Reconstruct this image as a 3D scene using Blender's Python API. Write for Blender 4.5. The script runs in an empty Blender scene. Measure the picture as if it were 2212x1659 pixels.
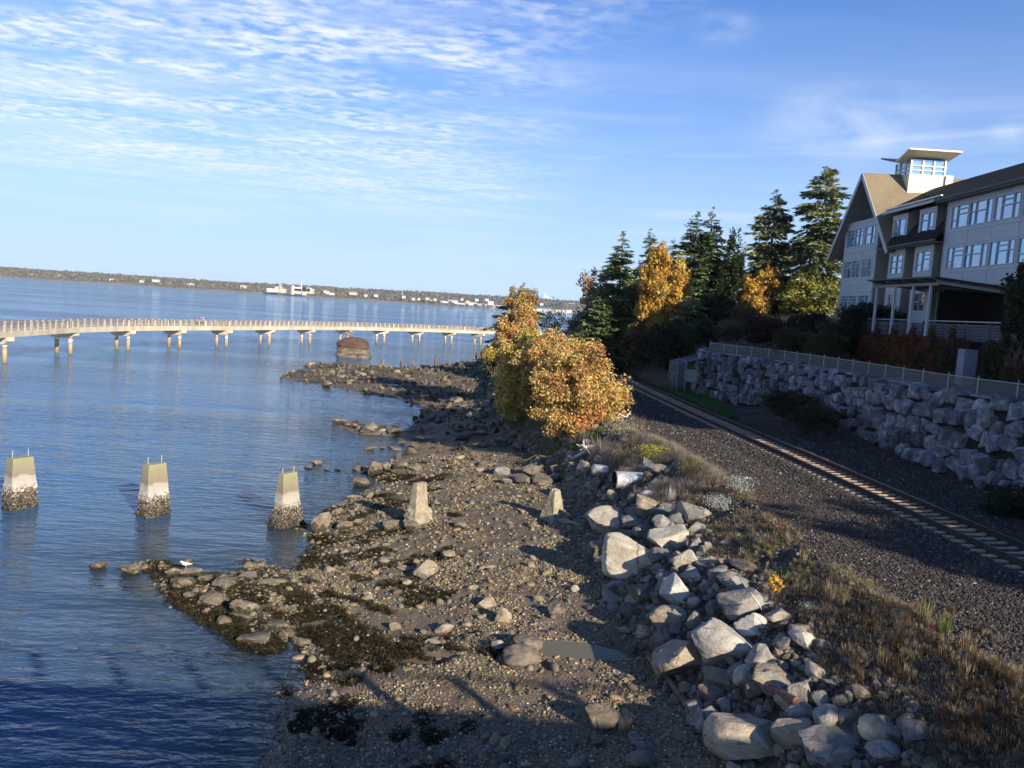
import bpy, bmesh, math, random
import numpy as np
from mathutils import Vector, Matrix, Euler
sc = bpy.context.scene
COL = sc.collection
R = math.radians
rng = np.random.default_rng(7)
random.seed(5)

# ------------------------------------------------------------ camera
CH = 13.0
FPX = 771.0
ROLL = R(3.75)
PITCH = math.atan((384 - 307.7) * math.cos(ROLL) / FPX)
DS = 1024 / 2212.0            # measurements were taken on a 2212 px wide copy of the photograph
_f = np.array([0, math.cos(PITCH), -math.sin(PITCH)])
_d = np.array([0, -math.sin(PITCH), -math.cos(PITCH)])
_r = np.array([1.0, 0, 0])
RC = math.cos(ROLL) * _r - math.sin(ROLL) * _d
DC = math.sin(ROLL) * _r + math.cos(ROLL) * _d
cam_d = bpy.data.cameras.new('camera')
cam_d.sensor_width = 36.0
cam_d.lens = FPX / 1024 * 36.0
cam_d.clip_start = 0.1
cam_d.clip_end = 60000
cam = bpy.data.objects.new('camera', cam_d)
COL.objects.link(cam)
_m = Matrix.Identity(4)
for i in range(3):
    _m[i][0] = RC[i]; _m[i][1] = -DC[i]; _m[i][2] = -_f[i]
_m[2][3] = CH
cam.matrix_world = _m
sc.camera = cam

# ------------------------------------------------------------ sun, sky, exposure
SUN_AZ, SUN_EL = R(143.0), R(21.2)
SUNV = Vector((math.sin(SUN_AZ) * math.cos(SUN_EL), math.cos(SUN_AZ) * math.cos(SUN_EL), math.sin(SUN_EL)))
sun_d = bpy.data.lights.new('sun', 'SUN')
sun_d.energy = 5.0
sun_d.angle = R(0.53)
sun_d.color = (1.0, 0.86, 0.68)
sun = bpy.data.objects.new('sun', sun_d)
sun.rotation_euler = SUNV.to_track_quat('Z', 'Y').to_euler()
sun.location = (60, -80, 60)
COL.objects.link(sun)

world = bpy.data.worlds.new('World')
sc.world = world
world.use_nodes = True
sc.view_settings.view_transform = 'Standard'
sc.view_settings.look = 'None'
sc.view_settings.gamma = 1.0
sc.view_settings.exposure = 1.0
sc.view_settings.use_curve_mapping = False
sc.render.engine = 'CYCLES'
sc.cycles.max_bounces = 6
sc.cycles.diffuse_bounces = 2
sc.cycles.glossy_bounces = 3
sc.cycles.transparent_max_bounces = 12
sc.cycles.volume_bounces = 0
sc.cycles.use_denoising = True


class NT:
    """small node-tree writer"""
    def __init__(s, tree):
        s.t = tree
        s.n = tree.nodes
        s.l = tree.links

    def add(s, typ, **kw):
        n = s.n.new(typ)
        for k, v in kw.items():
            if k.startswith('i_'):
                k = k[2:]
                key = int(k) if k.isdigit() else k.replace('_', ' ')
                s.put(n, key, v)
            else:
                setattr(n, k, v)
        return n

    def put(s, n, key, v):
        if isinstance(v, bpy.types.NodeSocket):
            s.l.new(v, n.inputs[key])
        else:
            if isinstance(v, tuple) and len(v) == 3 and n.inputs[key].type == 'RGBA':
                v = (*v, 1.0)
            n.inputs[key].default_value = v

    def math(s, op, a, b=0.0, c=0.0, clamp=False):
        n = s.n.new('ShaderNodeMath'); n.operation = op; n.use_clamp = clamp
        s.put(n, 0, a); s.put(n, 1, b)
        if op in ('MULTIPLY_ADD', 'COMPARE', 'SMOOTH_MIN'):
            s.put(n, 2, c)
        return n.outputs[0]

    def ramp(s, fac, stops, interp='LINEAR'):
        n = s.n.new('ShaderNodeValToRGB')
        s.put(n, 0, fac)
        cr = n.color_ramp
        cr.interpolation = interp
        while len(cr.elements) < len(stops):
            cr.elements.new(0.5)
        for e, (p, c) in zip(cr.elements, stops):
            e.position = p
            e.color = (*c, 1) if isinstance(c, tuple) else (c, c, c, 1)
        return n.outputs[0]

    def noise(s, vec, scale, detail=4, rough=0.55, dist=0.0, out=0):
        n = s.n.new('ShaderNodeTexNoise')
        if vec is not None:
            s.l.new(vec, n.inputs['Vector'])
        s.put(n, 'Scale', scale); s.put(n, 'Detail', detail); s.put(n, 'Roughness', rough); s.put(n, 'Distortion', dist)
        return n.outputs[out]

    def mix(s, fac, a, b, typ='MIX'):
        n = s.n.new('ShaderNodeMix'); n.data_type = 'RGBA'; n.blend_type = typ
        s.put(n, 0, fac); s.put(n, 6, a); s.put(n, 7, b)
        return n.outputs[2]

    def mapping(s, vec, scale=(1, 1, 1), rot=(0, 0, 0), loc=(0, 0, 0)):
        n = s.n.new('ShaderNodeMapping')
        s.l.new(vec, n.inputs[0])
        n.inputs['Scale'].default_value = scale
        n.inputs['Rotation'].default_value = rot
        n.inputs['Location'].default_value = loc
        return n.outputs[0]


def build_sky():
    w = NT(world.node_tree)
    for n in list(w.n):
        w.n.remove(n)
    sky = w.add('ShaderNodeTexSky', sky_type='NISHITA', sun_disc=False, sun_elevation=SUN_EL, sun_rotation=SUN_AZ,
                altitude=10, air_density=1.0, dust_density=0.25, ozone_density=3.0)
    tc = w.add('ShaderNodeTexCoord')
    sep = w.add('ShaderNodeSeparateXYZ'); w.l.new(tc.outputs['Generated'], sep.inputs[0])
    z = w.math('MAXIMUM', sep.outputs[2], 0.012)
    px = w.math('DIVIDE', sep.outputs[0], z)
    py = w.math('DIVIDE', sep.outputs[1], z)
    cmb = w.add('ShaderNodeCombineXYZ', i_0=px, i_1=py, i_2=0.0)
    P = cmb.outputs[0]
    # rippled high cloud: small cells lined up in bands
    cell = w.noise(w.mapping(P, scale=(10.0, 14.0, 1), rot=(0, 0, R(-38))), 1.0, 4, 0.55, 0.1)
    cell = w.ramp(cell, [(0.40, 0.0), (0.60, 1.0)])
    band = w.noise(w.mapping(P, scale=(1.2, 2.6, 1), rot=(0, 0, R(-30))), 1.0, 4, 0.6, 0.5)
    band = w.ramp(band, [(0.38, 0.0), (0.58, 1.0)])
    veil = w.noise(w.mapping(P, scale=(0.55, 1.3, 1), rot=(0, 0, R(-20)), loc=(3.1, 1.7, 0)), 1.0, 6, 0.6, 0.8)
    veil = w.ramp(veil, [(0.40, 0.0), (0.75, 1.0)])
    # where the sheet of cloud lies: to the left of a line running away from the viewer
    side = w.math('MULTIPLY_ADD', px, -1.0, w.math('MULTIPLY', py, 0.02))
    big = w.noise(P, 0.55, 3, 0.5)
    side = w.math('ADD', side, w.math('MULTIPLY', w.math('SUBTRACT', big, 0.5), 2.6))
    sheet = w.add('ShaderNodeMapRange', interpolation_type='SMOOTHSTEP', i_0=side, i_1=-0.55, i_2=1.0, i_3=0.0, i_4=1.0).outputs[0]
    near_fade = w.add('ShaderNodeMapRange', interpolation_type='SMOOTHSTEP', i_0=sep.outputs[2], i_1=0.60, i_2=0.30, i_3=0.15, i_4=1.0).outputs[0]
    low_fade = w.add('ShaderNodeMapRange', interpolation_type='SMOOTHSTEP', i_0=sep.outputs[2], i_1=0.075, i_2=0.15, i_3=0.0, i_4=1.0).outputs[0]
    c1 = w.math('MULTIPLY', w.math('MULTIPLY', cell, w.math('MULTIPLY_ADD', band, 0.92, 0.08)), sheet)
    c1 = w.math('MULTIPLY', c1, w.math('MULTIPLY', near_fade, low_fade))
    c2 = w.math('MULTIPLY', w.math('MULTIPLY', veil, w.math('MULTIPLY_ADD', sheet, 0.5, 0.10)), w.math('MULTIPLY', near_fade, low_fade))
    # long thin streaks low over the horizon
    st = w.noise(w.mapping(tc.outputs['Generated'], scale=(2.2, 2.2, 30)), 1.0, 5, 0.55, 0.4)
    st = w.ramp(st, [(0.50, 0.0), (0.72, 1.0)])
    stm = w.ramp(sep.outputs[2], [(0.03, 0.0), (0.09, 0.65), (0.20, 0.55), (0.30, 0.0)])
    c3 = w.math('MULTIPLY', st, stm)
    cov = w.math('ADD', w.math('MULTIPLY', c1, 0.72), w.math('MULTIPLY', c2, 0.85))
    cov = w.math('ADD', cov, w.math('MULTIPLY', c3, 0.75), clamp=True)
    # two stray wisps over the land side
    for (cx, cy, rad, amt, sx) in ((1830, 275, 0.13, 0.36, 9), (2190, 285, 0.034, 0.26, 16), (1185, 40, 0.035, 0.30, 22), (1560, 60, 0.05, 0.22, 18)):
        u_ = (cx * DS - 512) / FPX; v_ = (cy * DS - 384) / FPX
        d_ = _f + u_ * RC + v_ * DC; d_ = d_ / np.linalg.norm(d_)
        sub_ = w.add('ShaderNodeVectorMath', operation='SUBTRACT'); w.l.new(tc.outputs['Generated'], sub_.inputs[0]); sub_.inputs[1].default_value = tuple(d_)
        mp = w.mapping(sub_.outputs[0], scale=(1, 1, 2.0))
        ln = w.add('ShaderNodeVectorMath', operation='LENGTH'); w.l.new(mp, ln.inputs[0])
        fall = w.add('ShaderNodeMapRange', interpolation_type='SMOOTHSTEP', i_0=ln.outputs['Value'], i_1=rad, i_2=0.0, i_3=0.0, i_4=1.0).outputs[0]
        nz = w.ramp(w.noise(w.mapping(tc.outputs['Generated'], scale=(1, 1, 2.2)), sx, 5, 0.6, 0.3), [(0.34, 0.0), (0.66, 1.0)])
        cov = w.math('ADD', cov, w.math('MULTIPLY', w.math('MULTIPLY', fall, nz), amt * 1.6), clamp=True)
    cov = w.math('MULTIPLY', cov, 0.92)
    hsv = w.add('ShaderNodeHueSaturation', i_Saturation=1.12, i_Value=1.0, i_Color=sky.outputs[0])
    skyc = w.mix(1.0, hsv.outputs[0], (0.52, 0.78, 1.18), 'MULTIPLY')
    # pale band of far air along the horizon
    hb = w.ramp(sep.outputs[2], [(0.0, 0.85), (0.08, 0.62), (0.20, 0.26), (0.40, 0.0)])
    skyc = w.mix(hb, skyc, (3.9, 4.9, 6.2))
    col = w.mix(cov, skyc, (6.2, 6.5, 7.1))
    bg = w.add('ShaderNodeBackground', i_Color=col, i_Strength=0.082)
    out = w.add('ShaderNodeOutputWorld')
    w.l.new(bg.outputs[0], out.inputs[0])


build_sky()


# ------------------------------------------------------------ picture measurements -> places in the world
def ray(x, y):
    u = (x * DS - 512) / FPX; v = (y * DS - 384) / FPX
    return _f + u * RC + v * DC


def G(x, y, z):
    """point at height z seen at (x, y)"""
    d = ray(x, y); t = (z - CH) / d[2]
    return np.array([0, 0, CH]) + t * d


def AT(x, y, Y):
    """point at distance Y seen at (x, y)"""
    d = ray(x, y); t = Y / d[1]
    return np.array([0, 0, CH]) + t * d


# ------------------------------------------------------------ noise
def _hash(ix, iy, iz, seed):
    h = (ix * 374761393 + iy * 668265263 + iz * 2147483647 + seed * 974634777) & 0xFFFFFFFF
    h = ((h ^ (h >> 13)) * 1274126177) & 0xFFFFFFFF
    h = h ^ (h >> 16)
    return (h & 0xFFFFFF) / float(0xFFFFFF)


def vnoise(x, y, z=None, seed=0):
    x = np.asarray(x, float); y = np.asarray(y, float)
    z = np.zeros_like(x) if z is None else np.asarray(z, float)
    ix, iy, iz = np.floor(x).astype(np.int64), np.floor(y).astype(np.int64), np.floor(z).astype(np.int64)
    fx, fy, fz = x - ix, y - iy, z - iz
    fx = fx * fx * (3 - 2 * fx); fy = fy * fy * (3 - 2 * fy); fz = fz * fz * (3 - 2 * fz)
    r = 0
    for dx in (0, 1):
        for dy in (0, 1):
            for dz in (0, 1):
                r = r + _hash(ix + dx, iy + dy, iz + dz, seed) * (fx if dx else 1 - fx) * (fy if dy else 1 - fy) * (fz if dz else 1 - fz)
    return r * 2 - 1


def fbm(x, y, z=None, oct=4, seed=0, gain=0.5):
    r = 0; a = 1; k = 1; t = 0
    for i in range(oct):
        r = r + a * vnoise(np.asarray(x) * k, np.asarray(y) * k, None if z is None else np.asarray(z) * k, seed + i * 17)
        t += a; a *= gain; k *= 2.03
    return r / t


# ------------------------------------------------------------ object helpers
def tag(o, label=None, cat=None, group=None, kind=None):
    if label: o['label'] = label
    if cat: o['category'] = cat
    if group: o['group'] = group
    if kind: o['kind'] = kind
    return o


def empty(name, loc=(0, 0, 0), rz=0.0, parent=None):
    o = bpy.data.objects.new(name, None)
    o.location = loc; o.rotation_euler = (0, 0, rz)
    o.empty_display_size = 0.3
    COL.objects.link(o)
    if parent: o.parent = parent
    return o


def link(name, me, mat=None, parent=None, loc=None, rot=None, scale=None):
    o = bpy.data.objects.new(name, me)
    if mat is not None and not me.materials:
        for m in (mat if isinstance(mat, (list, tuple)) else [mat]):
            me.materials.append(m)
    if loc is not None: o.location = loc
    if rot is not None: o.rotation_euler = rot
    if scale is not None: o.scale = scale
    COL.objects.link(o)
    if parent is not None: o.parent = parent
    return o


def np_mesh(name, V, F, tint=None, smooth=False, extra=None):
    """mesh from arrays; F is (n,3) or (n,4)"""
    V = np.asarray(V, np.float32); F = np.asarray(F, np.int32)
    me = bpy.data.meshes.new(name)
    nv, nf, k = len(V), len(F), F.shape[1]
    me.vertices.add(nv); me.vertices.foreach_set('co', V.ravel())
    me.loops.add(nf * k); me.loops.foreach_set('vertex_index', F.ravel())
    me.polygons.add(nf)
    me.polygons.foreach_set('loop_start', np.arange(0, nf * k, k, dtype=np.int32))
    try:
        me.polygons.foreach_set('loop_total', np.full(nf, k, np.int32))
    except Exception:
        pass
    if smooth:
        me.polygons.foreach_set('use_smooth', np.ones(nf, bool))
    me.update(calc_edges=True)
    if tint is not None:
        a = me.attributes.new('tint', 'FLOAT_COLOR', 'POINT')
        t = np.ones((nv, 4), np.float32); t[:, :3] = tint
        a.data.foreach_set('color', t.ravel())
    for n, arr in (extra or {}).items():
        a = me.attributes.new(n, 'FLOAT', 'POINT')
        a.data.foreach_set('value', np.asarray(arr, np.float32))
    return me


class MB:
    """collects shapes for ONE mesh"""
    def __init__(s):
        s.v = []; s.f = []; s.m = []; s.mi = 0

    def quad(s, a, b, c, d):
        i = len(s.v); s.v += [tuple(a), tuple(b), tuple(c), tuple(d)]; s.f.append((i, i + 1, i + 2, i + 3)); s.m.append(s.mi)

    def box(s, x0, x1, y0, y1, z0, z1):
        i = len(s.v)
        s.v += [(x0, y0, z0), (x1, y0, z0), (x1, y1, z0), (x0, y1, z0), (x0, y0, z1), (x1, y0, z1), (x1, y1, z1), (x0, y1, z1)]
        for f in ((0, 3, 2, 1), (4, 5, 6, 7), (0, 1, 5, 4), (1, 2, 6, 5), (2, 3, 7, 6), (3, 0, 4, 7)):
            s.f.append(tuple(i + k for k in f)); s.m.append(s.mi)
        return s

    def beam(s, a, b, w, h, up=(0, 0, 1)):
        a = Vector(a); b = Vector(b); d = (b - a).normalized(); u = Vector(up)
        sd = d.cross(u)
        if sd.length < 1e-4: sd = d.cross(Vector((1, 0, 0)))
        sd.normalize(); u = sd.cross(d).normalized()
        i = len(s.v)
        for p in (a, b):
            for q in ((-1, -1), (1, -1), (1, 1), (-1, 1)):
                s.v.append(tuple(p + sd * (q[0] * w / 2) + u * (q[1] * h / 2)))
        for f in ((3, 2, 1, 0), (4, 5, 6, 7), (0, 1, 5, 4), (1, 2, 6, 5), (2, 3, 7, 6), (3, 0, 4, 7)):
            s.f.append(tuple(i + k for k in f)); s.m.append(s.mi)
        return s

    def tube(s, pts, rads, n=8, caps=True):
        pts = [Vector(p) for p in pts]
        if not hasattr(rads, '__len__'): rads = [rads] * len(pts)
        i0 = len(s.v); prev = None
        for k, p in enumerate(pts):
            d = (pts[min(k + 1, len(pts) - 1)] - pts[max(k - 1, 0)])
            if d.length < 1e-9: d = Vector((0, 0, 1))
            d.normalize()
            ref = prev if prev is not None else (Vector((0, 0, 1)) if abs(d.z) < 0.9 else Vector((1, 0, 0)))
            a = d.cross(ref)
            if a.length < 1e-5: a = d.cross(Vector((0.3, 1, 0.1)))
            a.normalize(); b = a.cross(d); prev = b
            for j in range(n):
                t = 2 * math.pi * j / n
                s.v.append(tuple(p + (a * math.cos(t) + b * math.sin(t)) * rads[k]))
        for k in range(len(pts) - 1):
            for j in range(n):
                s.f.append((i0 + k * n + j, i0 + k * n + (j + 1) % n, i0 + (k + 1) * n + (j + 1) % n, i0 + (k + 1) * n + j)); s.m.append(s.mi)
        if caps:
            s.f.append(tuple(i0 + j for j in reversed(range(n)))); s.m.append(s.mi)
            s.f.append(tuple(i0 + (len(pts) - 1) * n + j for j in range(n))); s.m.append(s.mi)
        return s

    def prism(s, poly, d):
        """poly: list of 3D points, extruded by vector d"""
        i = len(s.v); n = len(poly); d = Vector(d)
        s.v += [tuple(p) for p in poly] + [tuple(Vector(p) + d) for p in poly]
        s.f.append(tuple(i + k for k in range(n))); s.m.append(s.mi)
        s.f.append(tuple(i + n + k for k in reversed(range(n)))); s.m.append(s.mi)
        for k in range(n):
            s.f.append((i + k, i + n + k, i + n + (k + 1) % n, i + (k + 1) % n)); s.m.append(s.mi)
        return s

    def mesh(s, name, smooth=False):
        me = bpy.data.meshes.new(name)
        me.from_pydata(s.v, [], s.f)
        if len(set(s.m)) > 1:
            me.polygons.foreach_set('material_index', s.m)
        bm = bmesh.new(); bm.from_mesh(me)
        bmesh.ops.recalc_face_normals(bm, faces=bm.faces)
        bm.to_mesh(me); bm.free()
        if smooth:
            me.polygons.foreach_set('use_smooth', [True] * len(me.polygons))
            me.set_sharp_from_angle(angle=R(40))
        me.update()
        return me

    def build(s, name, mat, parent=None, smooth=False, loc=None, rot=None):
        return link(name, s.mesh(name, smooth), mat, parent, loc, rot)


# ------------------------------------------------------------ materials
def newmat(name):
    m = bpy.data.materials.new(name); m.use_nodes = True
    t = NT(m.node_tree)
    b = t.n['Principled BSDF']
    return m, t, b


def MAT(name, c1, c2=None, scale=3.0, rough=0.8, bump=0.0, bscale=None, detail=5, stretch=(1, 1, 1), spots=None, metal=0.0, rand=0.0, spec=0.4, world_co=False, lo=0.35, hi=0.65, c3=None):
    m, t, b = newmat(name)
    if world_co:
        co = t.add('ShaderNodeNewGeometry').outputs['Position']
    else:
        co = t.add('ShaderNodeTexCoord').outputs['Object']
    co = t.mapping(co, scale=stretch)
    col = None
    if c2 is not None:
        n = t.noise(co, scale, detail, 0.6)
        stops = [(lo, c1), (hi, c2)]
        if c3 is not None: stops = [(lo, c1), ((lo + hi) / 2, c2), (hi, c3)]
        col = t.ramp(n, stops)
    if spots is not None:
        sc_, thr, sc_col = spots
        n2 = t.noise(co, sc_, 3, 0.6)
        f = t.ramp(n2, [(thr, 0.0), (thr + 0.06, 1.0)])
        col = t.mix(f, col if col is not None else (*c1, 1), (*sc_col, 1))
    if rand > 0:
        oi = t.add('ShaderNodeObjectInfo')
        v = t.math('MULTIPLY_ADD', oi.outputs['Random'], 2 * rand, 1 - rand)
        hs = t.add('ShaderNodeHueSaturation', i_Value=v)
        t.put(hs, 'Color', col if col is not None else (*c1, 1))
        col = hs.outputs[0]
    if col is None:
        b.inputs['Base Color'].default_value = (*c1, 1)
    else:
        t.l.new(col, b.inputs['Base Color'])
    b.inputs['Roughness'].default_value = rough
    b.inputs['Metallic'].default_value = metal
    b.inputs['Specular IOR Level'].default_value = spec
    if bump:
        nb = t.noise(co, bscale or scale * 4, 6, 0.65)
        bp = t.add('ShaderNodeBump', i_Strength=min(1.0, bump), i_Distance=0.05 * max(1.0, bump))
        t.l.new(nb, bp.inputs['Height'])
        t.l.new(bp.outputs[0], b.inputs['Normal'])
    return m


def LEAF(name, trans=0.35, rough=0.55):
    m, t, b = newmat(name)
    a = t.add('ShaderNodeAttribute', attribute_name='tint')
    t.l.new(a.outputs['Color'], b.inputs['Base Color'])
    b.inputs['Roughness'].default_value = rough
    b.inputs['Specular IOR Level'].default_value = 0.3
    tr = t.add('ShaderNodeBsdfTranslucent')
    t.l.new(a.outputs['Color'], tr.inputs[0])
    mx = t.add('ShaderNodeMixShader', i_0=trans)
    t.l.new(b.outputs[0], mx.inputs[1]); t.l.new(tr.outputs[0], mx.inputs[2])
    t.l.new(mx.outputs[0], t.n['Material Output'].inputs[0])
    return m


M = {}
M['leaf'] = LEAF('leaf_surface', 0.4)
M['needle'] = LEAF('needle_surface', 0.15, 0.6)
M['bark'] = MAT('bark', (0.07, 0.05, 0.04), (0.16, 0.13, 0.11), 6, 0.9, 0.8, stretch=(1, 1, 0.2))
M['pale_bark'] = MAT('pale_bark', (0.22, 0.19, 0.17), (0.38, 0.35, 0.32), 6, 0.9, 0.5, stretch=(1, 1, 0.3))
M['driftwood'] = MAT('driftwood_grey', (0.42, 0.38, 0.34), (0.62, 0.58, 0.54), 9, 0.9, 0.6, stretch=(1, 1, 1))
M['brown_wood'] = MAT('brown_wood', (0.12, 0.07, 0.045), (0.24, 0.15, 0.10), 8, 0.9, 0.6)
def STONE(name, c1, c2, c3, rand=0.22, bump=1.0, algae=None):
    m, t, b = newmat(name)
    co = t.add('ShaderNodeTexCoord').outputs['Object']
    oi = t.add('ShaderNodeObjectInfo')
    off = t.add('ShaderNodeVectorMath', operation='ADD')
    t.l.new(co, off.inputs[0]); t.l.new(oi.outputs['Location'], off.inputs[1])
    co = off.outputs[0]
    n1 = t.noise(co, 2.2, 6, 0.6, 0.4)
    col = t.ramp(n1, [(0.30, c1), (0.52, c2), (0.72, c3)])
    strata = t.noise(t.mapping(co, scale=(0.8, 0.8, 7), rot=(0.3, 0.2, 0)), 1.6, 5, 0.6, 0.6)
    col = t.mix(t.ramp(strata, [(0.45, 0.0), (0.7, 0.32)]), col, (*[c * 0.55 for c in c1], 1))
    ck = t.add('ShaderNodeTexVoronoi', feature='DISTANCE_TO_EDGE', i_Scale=0.8)
    wob = t.add('ShaderNodeVectorMath', operation='ADD'); t.l.new(co, wob.inputs[0])
    nv = t.noise(co, 3.0, 4, 0.6, 0.0, 1); sc2 = t.add('ShaderNodeVectorMath', operation='SCALE'); t.l.new(nv, sc2.inputs[0]); sc2.inputs['Scale'].default_value = 0.5
    t.l.new(sc2.outputs[0], wob.inputs[1]); t.l.new(wob.outputs[0], ck.inputs['Vector'])
    crack = t.ramp(ck.outputs['Distance'], [(0.0, 1.0), (0.014, 0.0)])
    crack = t.math('MULTIPLY', crack, t.ramp(t.noise(co, 1.3, 2), [(0.52, 0.0), (0.60, 1.0)]))
    col = t.mix(t.math('MULTIPLY', crack, 0.45), col, (*[c * 0.25 for c in c1], 1))
    stain = t.noise(co, 0.7, 5, 0.7, 0.8)
    col = t.mix(t.ramp(stain, [(0.52, 0.0), (0.68, 0.45)]), col, (c1[0] * 0.75, c1[1] * 0.60, c1[2] * 0.42, 1))
    sp = t.noise(co, 34, 2, 0.7)
    col = t.mix(t.ramp(sp, [(0.56, 0.0), (0.68, 0.35)]), col, (*[c * 0.45 for c in c1], 1))
    if algae is not None:
        sep = t.add('ShaderNodeSeparateXYZ'); t.l.new(t.add('ShaderNodeTexCoord').outputs['Object'], sep.inputs[0])
        an = t.noise(co, 3.5, 6, 0.7)
        lv = t.math('ADD', t.math('MULTIPLY', sep.outputs[2], -1.1), t.math('MULTIPLY_ADD', an, 2.2, -0.78))
        col = t.mix(t.ramp(lv, [(0.12, 0.0), (0.34, 1.0)]), col, (*algae, 1))
        bn = t.noise(co, 60, 2, 0.8)
        col = t.mix(t.ramp(bn, [(0.62, 0.0), (0.68, 0.5)]), col, (0.42, 0.39, 0.33, 1))
    v = t.math('MULTIPLY_ADD', oi.outputs['Random'], 2 * rand, 1 - rand)
    hs = t.add('ShaderNodeHueSaturation', i_Value=v); t.put(hs, 'Color', col)
    t.l.new(hs.outputs[0], b.inputs['Base Color'])
    b.inputs['Roughness'].default_value = 0.9
    b.inputs['Specular IOR Level'].default_value = 0.25
    h = t.math('ADD', t.math('MULTIPLY', t.noise(co, 5, 7, 0.62), 1.0), t.math('MULTIPLY', t.noise(co, 26, 4, 0.6), 0.35))
    h = t.math('ADD', h, t.math('MULTIPLY', crack, -0.8))
    bp = t.add('ShaderNodeBump', i_Strength=bump, i_Distance=0.07)
    t.l.new(h, bp.inputs['Height']); t.l.new(bp.outputs[0], b.inputs['Normal'])
    return m


M['pale'] = STONE('pale_riprap', (0.25, 0.228, 0.185), (0.37, 0.34, 0.275), (0.48, 0.445, 0.365))
M['white'] = STONE('whitish_riprap', (0.33, 0.31, 0.28), (0.46, 0.44, 0.40), (0.60, 0.575, 0.53))
M['tan'] = STONE('tan_riprap', (0.20, 0.165, 0.115), (0.30, 0.255, 0.185), (0.40, 0.35, 0.27))
M['grey'] = STONE('grey_riprap', (0.13, 0.127, 0.118), (0.215, 0.208, 0.19), (0.33, 0.315, 0.285))
M['brown'] = STONE('brown_riprap', (0.10, 0.08, 0.06), (0.165, 0.14, 0.105), (0.24, 0.205, 0.155))
M['barn'] = STONE('barnacled_stone', (0.10, 0.083, 0.06), (0.18, 0.152, 0.112), (0.27, 0.235, 0.18), algae=(0.030, 0.025, 0.015))
M['blue'] = STONE('blue_grey_wall_stone', (0.07, 0.077, 0.09), (0.17, 0.18, 0.205), (0.42, 0.43, 0.46), rand=0.45, bump=1.0)
M['dark'] = MAT('interior_shade_black', (0.012, 0.012, 0.014), rough=0.9)  # near-black colour stands in for interior shade
M['conc'] = MAT('old_concrete', (0.24, 0.22, 0.18), (0.38, 0.35, 0.29), 2.5, 0.9, 0.5, 9)
M['conc_grey'] = MAT('grey_concrete', (0.22, 0.22, 0.22), (0.32, 0.32, 0.32), 2, 0.9, 0.3, 9)
M['galv'] = MAT('galvanised_steel', (0.24, 0.26, 0.30), (0.34, 0.36, 0.40), 6, 0.45, metal=0.3)
M['rust'] = MAT('rusty_steel', (0.10, 0.045, 0.03), (0.22, 0.11, 0.07), 12, 0.85, 0.4)
M['rail'] = MAT('rail_steel', (0.015, 0.011, 0.010), (0.032, 0.022, 0.018), 9, 0.7)
M['railtop'] = MAT('rail_head_steel', (0.20, 0.20, 0.20), rough=0.38, metal=0.9)
M['tie'] = MAT('concrete_tie', (0.27, 0.19, 0.12), (0.39, 0.285, 0.185), 6, 0.9, 0.3, rand=0.1)
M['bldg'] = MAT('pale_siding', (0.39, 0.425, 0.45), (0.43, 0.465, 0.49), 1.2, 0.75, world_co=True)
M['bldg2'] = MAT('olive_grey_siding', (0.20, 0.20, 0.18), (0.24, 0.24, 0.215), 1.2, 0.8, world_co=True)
M['trim'] = MAT('pale_trim', (0.42, 0.43, 0.41), (0.48, 0.49, 0.47), 2, 0.7, world_co=True)
M['cream'] = MAT('cream_siding', (0.62, 0.57, 0.45), (0.68, 0.63, 0.51), 2, 0.75, world_co=True)
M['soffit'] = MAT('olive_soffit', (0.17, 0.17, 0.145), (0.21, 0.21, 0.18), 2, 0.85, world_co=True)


def SHINGLE(name, c1, c2):
    m, t, b = newmat(name)
    co = t.add('ShaderNodeNewGeometry').outputs['Position']
    n = t.noise(t.mapping(co, scale=(1.2, 1.2, 14)), 1.5, 5, 0.6)
    n2 = t.noise(co, 0.5, 4, 0.6)
    col = t.ramp(n, [(0.3, c1), (0.7, c2)])
    col = t.mix(t.ramp(n2, [(0.4, 0.0), (0.7, 0.35)]), col, (*[c * 0.6 for c in c1], 1))
    t.l.new(col, b.inputs['Base Color']); b.inputs['Roughness'].default_value = 0.95
    b.inputs['Specular IOR Level'].default_value = 0.15
    return m


M['shingle'] = SHINGLE('tan_shingles', (0.17, 0.14, 0.09), (0.24, 0.20, 0.135))
M['shingle_dark'] = SHINGLE('charcoal_shingles', (0.012, 0.012, 0.012), (0.026, 0.025, 0.023))
M['metal_dark'] = MAT('dark_metal', (0.04, 0.045, 0.05), rough=0.5, metal=0.4)


def GLASS(name, c, mixv=0.5):
    m, t, b = newmat(name)
    b.inputs['Base Color'].default_value = (*c, 1)
    b.inputs['Roughness'].default_value = 0.6
    co = t.add('ShaderNodeNewGeometry').outputs['Position']
    nb = t.noise(co, 1.1, 2, 0.5)
    bp = t.add('ShaderNodeBump', i_Strength=0.12, i_Distance=0.05); t.l.new(nb, bp.inputs['Height'])
    gl = t.add('ShaderNodeBsdfGlossy', i_Color=(0.62, 0.80, 0.98), i_Roughness=0.03)
    t.l.new(bp.outputs[0], gl.inputs['Normal'])
    mx = t.add('ShaderNodeMixShader', i_0=mixv)
    t.l.new(b.outputs[0], mx.inputs[1]); t.l.new(gl.outputs[0], mx.inputs[2])
    t.l.new(mx.outputs[0], t.n['Material Output'].inputs[0])
    return m


M['pane'] = GLASS('window_glass_blue', (0.10, 0.22, 0.32), 0.42)
M['pane_lilac'] = GLASS('window_glass_lilac_blind', (0.34, 0.28, 0.40), 0.35)
M['pane_dark'] = GLASS('window_glass_dark', (0.03, 0.035, 0.04), 0.45)

# ------------------------------------------------------------ lie of the land
def G2(*pts):
    return [tuple(G(x, y, 0.0)[:2]) for x, y in pts]


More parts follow.
